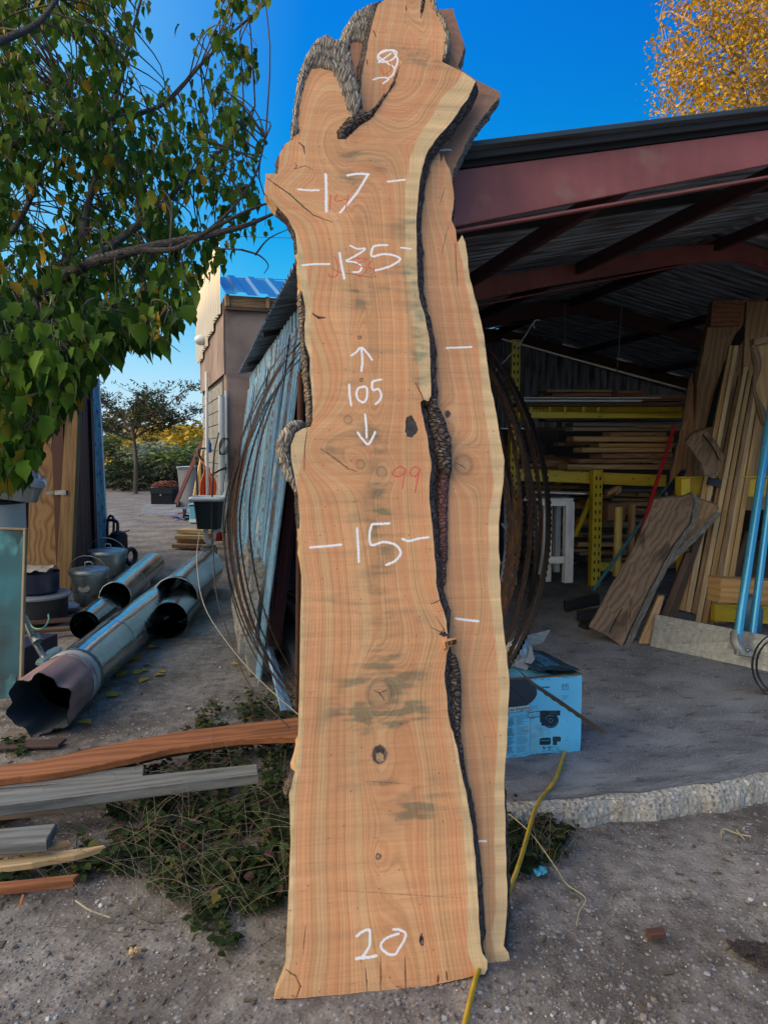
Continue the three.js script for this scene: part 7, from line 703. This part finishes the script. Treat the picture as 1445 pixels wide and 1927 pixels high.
    const nl = 8 + Math.floor(r() * 8); for (let k = 0; k < nl; k++) { const t = r(), p = c.clone().lerp(tip, t).add(V((r() - 0.5) * 0.26, (r() - 0.55) * 0.24, (r() - 0.5) * 0.26)); const px = 722.5 + p.x / -p.z * FPX; const a = r() * 6.283; const dir = V(Math.cos(a) * 0.75, -0.55 - r() * 0.7, Math.sin(a) * 0.75); const s = (0.5 + r() * 0.9) * (low > 0.4 ? 1.12 : 0.95); const m = orient(p, dir, (r() - 0.5) * 1.4, s); const g = r(); let col = mc([0.016, 0.05, 0.008], [0.10, 0.19, 0.02], Math.pow(r(), 1.6)); if (g > 0.965) col = [0.34, 0.21, 0.02]; else if (g > 0.91) col = [0.14, 0.15, 0.02]; const ppy = 963.5 - FPX * Math.tan(Math.atan2(p.y - EYE, -p.z) + PITCH); if (!inPoly(px + 14 * (r() - 0.5), ppy + 14 * (r() - 0.5), crown) || (r() < 0.8 && gaps.some((g) => inPoly(px, ppy, g)))) continue; got++; if (p.z > -4.4) near.push([p.z, m, col]); else { mats.push(m); cols.push(col); } } if (got > 4) tg(); }
  near.sort((a, b) => b[0] - a[0]); const gl = leafGeo(0.072, 0.05, 0.38, 0.5, 1); const lm = [0, 1, 2, 3, 4].map((k) => leafMat(mc([0.02, 0.06, 0.010], [0.11, 0.21, 0.022], k / 4))); const lmY = leafMat([0.22, 0.19, 0.025]);
  near.forEach(([z, m, col], i) => { if (i < 290) { const o = new THREE.Mesh(gl, col[0] > 0.1 ? lmY : lm[Math.floor(r() * 5)]); const p = T.position; const q = m.clone(); q.elements[12] -= p.x; q.elements[13] -= p.y; q.elements[14] -= p.z; q.decompose(o.position, o.quaternion, o.scale); o.name = 'leaf'; o.castShadow = o.receiveShadow = true; T.add(o); } else { mats.push(m); cols.push(col); } });
  { const gs = [gl, leafGeo(0.078, 0.042, 0.5, 0.75, 1), leafGeo(0.062, 0.054, 0.22, 0.3, 1)], lmw = leafMat([1, 1, 1]); for (let k = 0; k < 3; k++) instances(T, 'leaves', gs[k], lmw, mats.filter((_, i) => i % 3 === k), cols.filter((_, i) => i % 3 === k)); }; part(T, 'twigs', twigs, M.twig, null, true);
}
{ // ---- golden cottonwood over the roof
  const T = thing('golden_tree', 'golden autumn tree rising above the carport roof at upper right', 'tree', P(1480, 500, 16).setY(0)); const r = rng(5), d = 16; const b = T.position.clone(); part(T, 'trunk', pipe([b.clone(), b.clone().add(V(0.1, 3, 0)), b.clone().add(V(-0.1, 6, 0)), b.clone().add(V(0.2, 11.5, 0))], (t) => mix(0.35, 0.08, t), { radial: 10, us: 0.6, vt: 3 }), M.trunkPale ??= mat([0.26, 0.21, 0.17], 0.9));
  const limbs = []; for (const [pts] of [[[[1480, 260], [1400, 120], [1330, 60], [1260, 20]]], [[[1480, 320], [1390, 200], [1320, 110], [1240, 40]]], [[[1480, 380], [1400, 250], [1340, 180], [1250, 130]]], [[[1480, 300], [1430, 120], [1400, 0], [1380, -80]]], [[[1480, 420], [1400, 330], [1320, 240], [1250, 180]]], [[[1470, 200], [1440, 60], [1430, -60]]], [[[1490, 420], [1430, 260], [1390, 150], [1330, -10]]]]) { const c = pts.map(([x, y], i) => P(x, y, d + (i - 1) * 0.5 * (r() - 0.5) * 2)); limbs.push(c); part(T, 'limb', pipe(c, (t) => mix(0.09, 0.015, t), { radial: 7 }), M.trunkPale); }
  const LP = []; for (const c of limbs) { const cu = new THREE.CatmullRomCurve3(c); for (let k = 0; k <= 16; k++) LP.push(cu.getPoint(k / 16)); }
  const mats = [], cols = [], tw = []; const crown = [[1262, -60], [1258, 30], [1240, 36], [1245, 70], [1238, 110], [1250, 130], [1228, 150], [1245, 180], [1238, 200], [1250, 240], [1300, 330], [1560, 330], [1560, -60]]; let made = 0, t0 = 0; while (made < 600 && t0++ < 9000) { const x = 1220 + r() * 340, y = -60 + r() * 400; if (!inPoly(x, y, crown) || n2(x / 26 + 3, y / 26) < 0.0) continue; made++; const c = P(x, y, d + (r() - 0.5) * 3.6); if (made % 2 === 0) { let best = LP[0], bd = 1e9; for (const q of LP) { const k = q.distanceToSquared(c); if (k < bd) { bd = k; best = q; } } tw.push(pipe([best, best.clone().lerp(c, 0.5).add(V(0, 0.12, 0)), c], (t) => mix(0.014, 0.004, t), { radial: 4, seg: 5 })); }
    for (let k = 0; k < 24; k++) { const p = c.clone().add(V((r() - 0.5) * 0.7, (r() - 0.5) * 0.6, (r() - 0.5) * 0.7)); const a = r() * 6.283; mats.push(orient(p, V(Math.cos(a), -0.9 * r(), Math.sin(a)), (r() - 0.5) * 2, 0.7 + r() * 0.6)); cols.push(mc(mc([0.38, 0.20, 0.012], [0.54, 0.35, 0.03], r()), [0.26, 0.22, 0.05], r() < 0.2 ? 0.7 : 0)); } }
  instances(T, 'leaves', leafGeo(0.085, 0.05, 0.25, 0.25), leafMat([1, 1, 1], 0.25), mats, cols); part(T, 'twigs', tw, M.trunkPale, null, true);
}
// ---- shrubs and the thin mesquite at the end of the alley
function shrub(name, label, c, w, h, dp, n, leaf, colA, colB, seed, o = {}) {
  const T = thing(name, label, o.cat ?? 'shrub', c, o.group); const r = rng(seed), mats = [], cols = [], st = []; for (let k = 0; k < (o.stems ?? 9); k++) { const a = r() * 6.283, q = c.clone().add(V(Math.cos(a) * w * 0.4 * r(), h * (0.5 + 0.4 * r()), Math.sin(a) * dp * 0.4 * r())); st.push(pipe([c.clone(), c.clone().lerp(q, 0.5).add(V((r() - 0.5) * 0.1 * w, 0, 0)), q], (t) => mix(0.025, 0.006, t) * (o.sw ?? 1), { radial: 5, seg: 6 })); }
  const cl = Array.from({ length: Math.max(6, Math.round(n / 45)) }, () => { const a = r() * 6.283, e = Math.acos(1 - r()), k = Math.cbrt(r() * 0.8 + 0.2); return c.clone().add(V(Math.cos(a) * Math.sin(e) * w / 2 * k, h * (0.08 + 0.86 * Math.abs(Math.cos(e)) * k), Math.sin(a) * Math.sin(e) * dp / 2 * k)); });
  for (let k = 0; k < n; k++) { const b = cl[Math.floor(r() * cl.length)], p = b.clone().add(V((r() - 0.5) * w * 0.28, (r() - 0.5) * h * 0.26, (r() - 0.5) * dp * 0.3)); if (p.y < 0.02) p.y = 0.02; const a = r() * 6.283; mats.push(orient(p, V(Math.cos(a), (r() - 0.3) * 1.2, Math.sin(a)), (r() - 0.5) * 2, 0.6 + r() * 0.8)); cols.push(mc(colA, colB, r())); }
  part(T, 'stems', st, M.twig); instances(T, 'leaves', leaf, leafMat([1, 1, 1], 0.25), mats, cols); return T;
}
{
  const lf = leafGeo(0.22, 0.10, 0.2, 0.2), lf2 = leafGeo(0.3, 0.2, 0.2, 0.2), at = (px, d) => V((px - 722.5) / FPX * d, 0, -d);
  const gr = 'shrubs at the end of the alley';
  [['green feathery shrub at the end of the alley, far left', 215, 33, 3.2, 2.4], ['teal-grey shrub in front of the green ones, left of middle', 262, 31, 3.0, 1.9], ['teal-grey shrub with dead stalks before the golden bushes', 310, 31, 3.2, 2.1], ['green shrub just left of the wheeled bin', 350, 30, 3.0, 2.2], ['dark low shrub at the foot of the alley shrubs', 245, 28.5, 3.4, 1.2], ['dark low shrub behind the black site box', 318, 28, 3.6, 1.0], ['green shrub half behind the building corner', 395, 33, 3.6, 2.6], ['dark green shrub beside the blue post', 188, 30, 2.6, 2.0]].forEach(([l, px, d, w, h], i) => shrub('desert_shrub', l, at(px, d), w, h, w, 950, lf, [[0.09, 0.14, 0.05], [0.14, 0.20, 0.15], [0.14, 0.20, 0.14], [0.10, 0.16, 0.05], [0.04, 0.06, 0.03], [0.04, 0.05, 0.03], [0.09, 0.15, 0.04], [0.05, 0.08, 0.03]][i], [[0.15, 0.21, 0.08], [0.24, 0.30, 0.24], [0.22, 0.28, 0.21], [0.15, 0.22, 0.08], [0.05, 0.07, 0.03], [0.05, 0.06, 0.03], [0.10, 0.15, 0.05], [0.05, 0.08, 0.03]][i], 100 + i, { group: gr }));
  [['sunlit golden bush nearest the building corner', 352, 37, 5.0, 3.2], ['sunlit golden bush in the middle distance of the alley', 325, 40, 4.6, 2.8], ['sunlit golden bush farthest left in the alley', 285, 43, 5.0, 2.9], ['sunlit yellow-green bush behind the building', 405, 42, 5.0, 3.4]].forEach(([l, px, d, w, h], i) => shrub('golden_shrub', l, at(px, d), w, h, w, 1100, lf2, [0.34, 0.26, 0.03], [0.50, 0.38, 0.05], 130 + i, { group: gr }));
  for (let i = 0; i < 5; i++) shrub('far_tree', ['grey-green far tree seen low behind the alley shrubs, leftmost', 'grey-green far tree second from the left behind the alley', 'grey-green far tree in the middle behind the alley', 'grey-green far tree second from the right behind the alley', 'grey-green far tree rightmost, touching the building'][i], at(180 + i * 55, 70), 12, 4.2 + (i % 2), 6, 900, leafGeo(0.6, 0.4), [0.14, 0.15, 0.09], [0.24, 0.22, 0.11], 160 + i, { group: 'far trees behind the alley', cat: 'tree', sw: 3 });
  // thin open mesquite
  const T = thing('mesquite_tree', 'thin dark feathery tree in the alley against the pale sky', 'tree', at(255, 25)); const b = T.position.clone(), r = rng(44); part(T, 'trunk', pipe([b.clone(), b.clone().add(V(0.04, 1.2, 0)), b.clone().add(V(-0.05, 2.5, 0.1))], (t) => mix(0.085, 0.055, t), { radial: 8 }), M.twig); const tw = [], mats = [], cols = []; const lim = []; for (let k = 0; k < 15; k++) { const a = k / 15 * 6.283 + r(), e = 0.1 + r() * 0.9, L = 1.7 + r() * 1.1; const s = b.clone().add(V(0, 1.7 + r() * 0.8, 0)), q = s.clone().add(V(Math.cos(a) * L * Math.cos(e) * 1.15, L * Math.sin(e), Math.sin(a) * L * 0.8)); lim.push([s, q]); part(T, 'limb', pipe([s, s.clone().lerp(q, 0.5).add(V(0, -0.15 + 0.3 * r(), 0)), q], (t) => mix(0.035, 0.009, t), { radial: 6 }), M.twig); }
  for (let k = 0; k < 560; k++) { const [s, q] = lim[Math.floor(r() * lim.length)], t = 0.3 + 0.7 * r(), p = s.clone().lerp(q, t); const e = p.clone().add(V((r() - 0.5) * 1.3, (r() - 0.35) * 0.7, (r() - 0.5) * 0.9)); const m = p.clone().lerp(e, 0.5).add(V(0, -0.06, 0)); tw.push(pipe([p, m, e], (t2) => mix(0.009, 0.003, t2), { radial: 4, seg: 4 })); for (let z = 0; z < 11; z++) { const f = p.clone().lerp(e, r()).add(V((r() - 0.5) * 0.12, (r() - 0.5) * 0.12, (r() - 0.5) * 0.12)); mats.push(orient(f, V(r() - 0.5, r() - 0.6, r() - 0.5), r() * 3, 0.8 + r() * 0.9)); cols.push(mc([0.025, 0.035, 0.015], [0.05, 0.065, 0.025], r())); } }
  part(T, 'twigs', tw, M.twig, null, true); instances(T, 'leaves', leafGeo(0.09, 0.028, 0.2, 0.2), leafMat([1, 1, 1], 0.2), mats, cols);
}
{ // ---- ground cover and loose bits
  const r = rng(66); const disk = leafGeo(0.029, 0.024, 0.2, 0.2); const mats = [], cols = [], stems = [];
  const patch = (poly, n, hmax, dk) => { const xs = poly.map((p) => p[0]), ys = poly.map((p) => p[1]); let k = 0, t = 0; while (k < n && t++ < n * 30) { const x = mix(Math.min(...xs), Math.max(...xs), r()), y = mix(Math.min(...ys), Math.max(...ys), Math.pow(r(), 0.8)); if (!inPoly(x + 12 * n2(x / 20, y / 20), y, poly)) continue; const nn = n2(x / 45 + 9, y / 45); if (nn < -0.03 && r() < 0.88) continue; k++; const g = G(x, y), h = 0.015 + Math.pow(r(), 1.5) * hmax * clamp(0.4 + nn * 1.6, 0.25, 1); const a = r() * 6.283; const p = g.clone().setY(h); mats.push(orient(p, V(Math.cos(a), 0.25 * (r() - 0.5), Math.sin(a)), (r() - 0.5) * 1.1, 0.45 + r() * 0.95)); const q = r(); cols.push(q > 0.994 ? [0.16, 0.07, 0.02] : q > 0.96 ? [0.13, 0.12, 0.025] : q > 0.86 ? [0.10, 0.085, 0.035] : q > 0.78 ? [0.075, 0.035, 0.04] : mul(mc([0.016, 0.034, 0.010], [0.05, 0.085, 0.025], Math.pow(r(), 1.5)), dk)); if (r() < 0.25) stems.push(pipe([g, g.clone().lerp(p, 0.6).add(V((r() - 0.5) * 0.03, 0, (r() - 0.5) * 0.03)), p], 0.0016, { radial: 4, seg: 3 })); } };
  patch([[240, 1470], [330, 1440], [400, 1412], [550, 1400], [556, 1690], [520, 1720], [430, 1715], [390, 1740], [330, 1700], [250, 1650], [180, 1640], [150, 1610], [210, 1590], [200, 1520]], 4600, 0.085, 0.85); patch([[330, 1380], [400, 1340], [470, 1325], [556, 1330], [556, 1372], [440, 1380]], 420, 0.10, 0.9); patch([[0, 1690], [150, 1660], [220, 1640], [200, 1610], [0, 1640]], 170, 0.05, 0.8); patch([[0, 1400], [70, 1390], [60, 1420], [0, 1430]], 90, 0.04, 0.9); patch([[350, 1730], [400, 1700], [450, 1780], [400, 1810]], 60, 0.04, 0.8); patch([[948, 1480], [1010, 1465], [1060, 1500], [1085, 1560], [1050, 1620], [965, 1660], [950, 1650]], 900, 0.09, 0.5); patch([[560, 1330], [600, 1300], [640, 1340], [600, 1400]], 60, 0.08, 0.7);
  const T = thing('ground_weeds', 'tangle of low round-leaved weeds around the slab foot', 'weeds', G(430, 1580), null, 'stuff'); instances(T, 'leaves', disk, leafMat([1, 1, 1], 0.25), mats, cols); part(T, 'stems', stems, mat([0.06, 0.06, 0.03], 0.9), null, true);
  // dry stalks
  const st = []; for (let k = 0; k < 260; k++) { const right = r() < 0.25; const x = right ? 955 + r() * 130 : 190 + r() * 370, y = right ? 1490 + r() * 150 : 1470 + r() * 290; const g = G(x, y), a = r() * 6.283, L = 0.1 + r() * 0.28; st.push(pipe([g, g.clone().add(V(Math.cos(a) * L * 0.5, 0.03 + r() * 0.12, Math.sin(a) * L * 0.5)), g.clone().add(V(Math.cos(a) * L, 0.02 + r() * 0.16, Math.sin(a) * L))], 0.0008, { radial: 4, seg: 5 })); } solo('dry_stems', st, mat([0.15, 0.13, 0.085], 0.9), 'thin dry stems poking out of the weeds', 'stems', null, 'stuff');
  solo('straw_stalk', pipe([G(958, 1532, 0.1), G(1000, 1570, 0.1), G(1050, 1640, 0.05), G(1064, 1662, 0.02), G(1101, 1690, 0.012), G(1090, 1715, 0.012), G(1084, 1742, 0.012)], 0.0019, { radial: 6, seg: 60, straight: false }), mat([0.42, 0.38, 0.20], 0.8), 'long bent straw stalk on the dirt right of the slabs', 'straw'); solo('straw_stalk', [pipe([G(1356, 1575, 0.01), G(1360, 1560, 0.02), G(1390, 1570, 0.01), G(1412, 1574, 0.01)], 0.003), pipe([G(1385, 1562, 0.012), G(1400, 1580, 0.012)], 0.003)], mat([0.34, 0.30, 0.16], 0.8), 'short crossed straws on the dirt at the right', 'straw'); solo('straw_stalk', pipe([G(143, 1695, 0.02), G(170, 1713, 0.02), G(208, 1727, 0.01)], 0.003), mat([0.34, 0.30, 0.2], 0.8), 'short pale straw on the gravel left of the weeds', 'straw');
  const scrap = (l, px, py, s, m, cat, name) => { const g = G(px, py, 0.012); solo(name, grid((u, v) => g.clone().add(V((u - 0.5) * s * (1 - 0.3 * v) + 0.006 * n2(v * 5, u), 0.014 * fbm(u * 4 + px, v * 4, 2) + 0.012 * u * v, (v - 0.5) * s * 1.2)), 8, 8), m, l, cat); }; scrap('torn bright blue paper scrap on the dirt by the yellow cord', 1016, 1640, 0.05, mat([0.08, 0.42, 0.58], 0.6), 'paper', 'paper_scrap'); scrap('tan chip of wood on the gravel below the weeds', 252, 1792, 0.035, M.pineB, 'chip', 'wood_chip'); solo('brown_chip', block(G(1233, 1757, 0.02), V(0.05, 0, -0.008), V(0, 0.022, 0), V(0.004, 0, 0.03), { bevel: 0.004 }), M.rust, 'small dark brown chip lying alone on the dirt at right', 'chip'); scrap('dark bark flake on the dirt near the right edge', 1430, 1795, 0.09, M.bark, 'bark', 'bark_flake'); scrap('dark bark flake beside the other at the right edge', 1395, 1785, 0.06, M.bark, 'bark', 'bark_flake');
  // fallen yellow leaves
  const yl = leafGeo(0.06, 0.05, 0.15, 0.1), ym = leafMat([0.46, 0.31, 0.03], 0.2), where = [[262, 1235], [283, 1218], [270, 1250], [234, 1271], [180, 1308], [203, 1310], [150, 1356], [128, 1366], [96, 1405], [250, 1265], [300, 1262], [290, 1270], [435, 1248], [460, 1302], [268, 1262], [292, 1215], [240, 1245], [276, 1275], [530, 1292]]; let first; where.forEach(([x, y], i) => { const o = first ? first.clone() : new THREE.Mesh(yl, ym); first ??= o; o.name = numbered('fallen_leaf'); o.position.copy(G(x, y, 0.012)); o.rotation.set((r() - 0.5) * 0.5, r() * 6, (r() - 0.5) * 0.5); o.castShadow = o.receiveShadow = true; o.scale.setScalar(0.8 + r() * 0.7); o.userData = { label: 'yellow fallen leaf on the gravel by the ducts', category: 'leaf', group: 'fallen yellow leaves on the alley gravel' }; scene.add(o); });
  // gravel
  const peb = new THREE.IcosahedronGeometry(1, 1); { const p = peb.attributes.position; for (let i = 0; i < p.count; i++) { const v = V(p.getX(i), p.getY(i), p.getZ(i)), k = 1 + 0.4 * n2(v.x * 1.7 + 3, v.y * 1.7 + v.z * 1.3); p.setXYZ(i, v.x * k, v.y * k * 0.65, v.z * k); } peb.computeVertexNormals(); }
  const gm = [], gc = []; for (let k = 0; k < 22000; k++) { const y = 1000 + Math.pow(r(), 0.75) * 1000, x = -60 + r() * 1560; const g = G(x, y); if (g.z < -14) continue; const uu = (g.x + 0.12) * UC + (-g.z - 2.87) * US, ss = -(g.x + 0.12) * US + (-g.z - 2.87) * UC; if (uu > -0.02 && ss > -0.36) continue; if (n2(g.x * 1.6, g.z * 1.6) < -0.1 && r() < 0.6) continue; let s = 0.0011 + 0.0026 * Math.pow(r(), 3) + 0.007 * Math.pow(r(), 26); if (-g.z > 3.5) s *= 1.5; gm.push(new THREE.Matrix4().compose(g.setY(gh(g.x, g.z) + s * 0.25), new THREE.Quaternion().setFromEuler(new THREE.Euler(r() * 0.6, r() * 6, r() * 0.6)), V(s * (0.8 + r() * 0.6), s, s * (0.8 + r() * 0.5)))); const q = r(); gc.push(q > 0.9 ? mul([0.42, 0.42, 0.41], 0.6 + r() * 0.6) : q > 0.3 ? mul([0.23, 0.205, 0.18], 0.6 + r() * 0.6) : mul([0.10, 0.095, 0.09], 0.7 + r() * 0.6)); }
  const Gv = thing('gravel', 'loose gravel strewn over the dirt yard', 'gravel', G(700, 1800), null, 'stuff'); instances(Gv, 'pebbles', peb, mat([1, 1, 1], 0.9), gm, gc);
  { const bits = [], q = rng(91); for (let k = 0; k < 620; k++) { const g = G(-40 + q() * 1520, 1130 + Math.pow(q(), 0.8) * 840); const uu = (g.x + 0.12) * UC + (-g.z - 2.87) * US, ss = -(g.x + 0.12) * US + (-g.z - 2.87) * UC; if (uu > -0.02 && ss > -0.4) continue; const a = q() * 6.283, L = 0.008 + 0.035 * q() * q(), e = V(Math.cos(a) * L, 0.003 * q(), Math.sin(a) * L); g.y = gh(g.x, g.z) + 0.003; if (q() < 0.55) bits.push(pipe([g, g.clone().addScaledVector(e, 0.8).add(V(0.004 * q(), 0.004, 0)), g.clone().addScaledVector(e, 1.8)], 0.0009, { radial: 4, seg: 3 })); else bits.push(box(g, g.clone().add(e), V(-Math.sin(a), 0.1, Math.cos(a)).multiplyScalar(0.004 + 0.008 * q()), V(0, 0.002, 0), { bevel: 0.0004 })); } solo('yard_litter', bits, mat([0.10, 0.075, 0.05], 0.95), 'twig bits and wood chips littering the dirt yard', 'litter', null, 'stuff'); }
  // power lines
  solo('power_line', pipe([P(380, 520, 26), P(470, 524, 26), P(640, 530, 26)], 0.012), M.wire, 'upper thin power line crossing the sky above the blue roof', 'power line'); solo('power_line', pipe([P(360, 440, 26), P(480, 446, 26), P(640, 450, 26)], 0.01), M.wire, 'higher faint power line crossing the sky left of the slab', 'power line');
}
renderer.render(scene, camera);
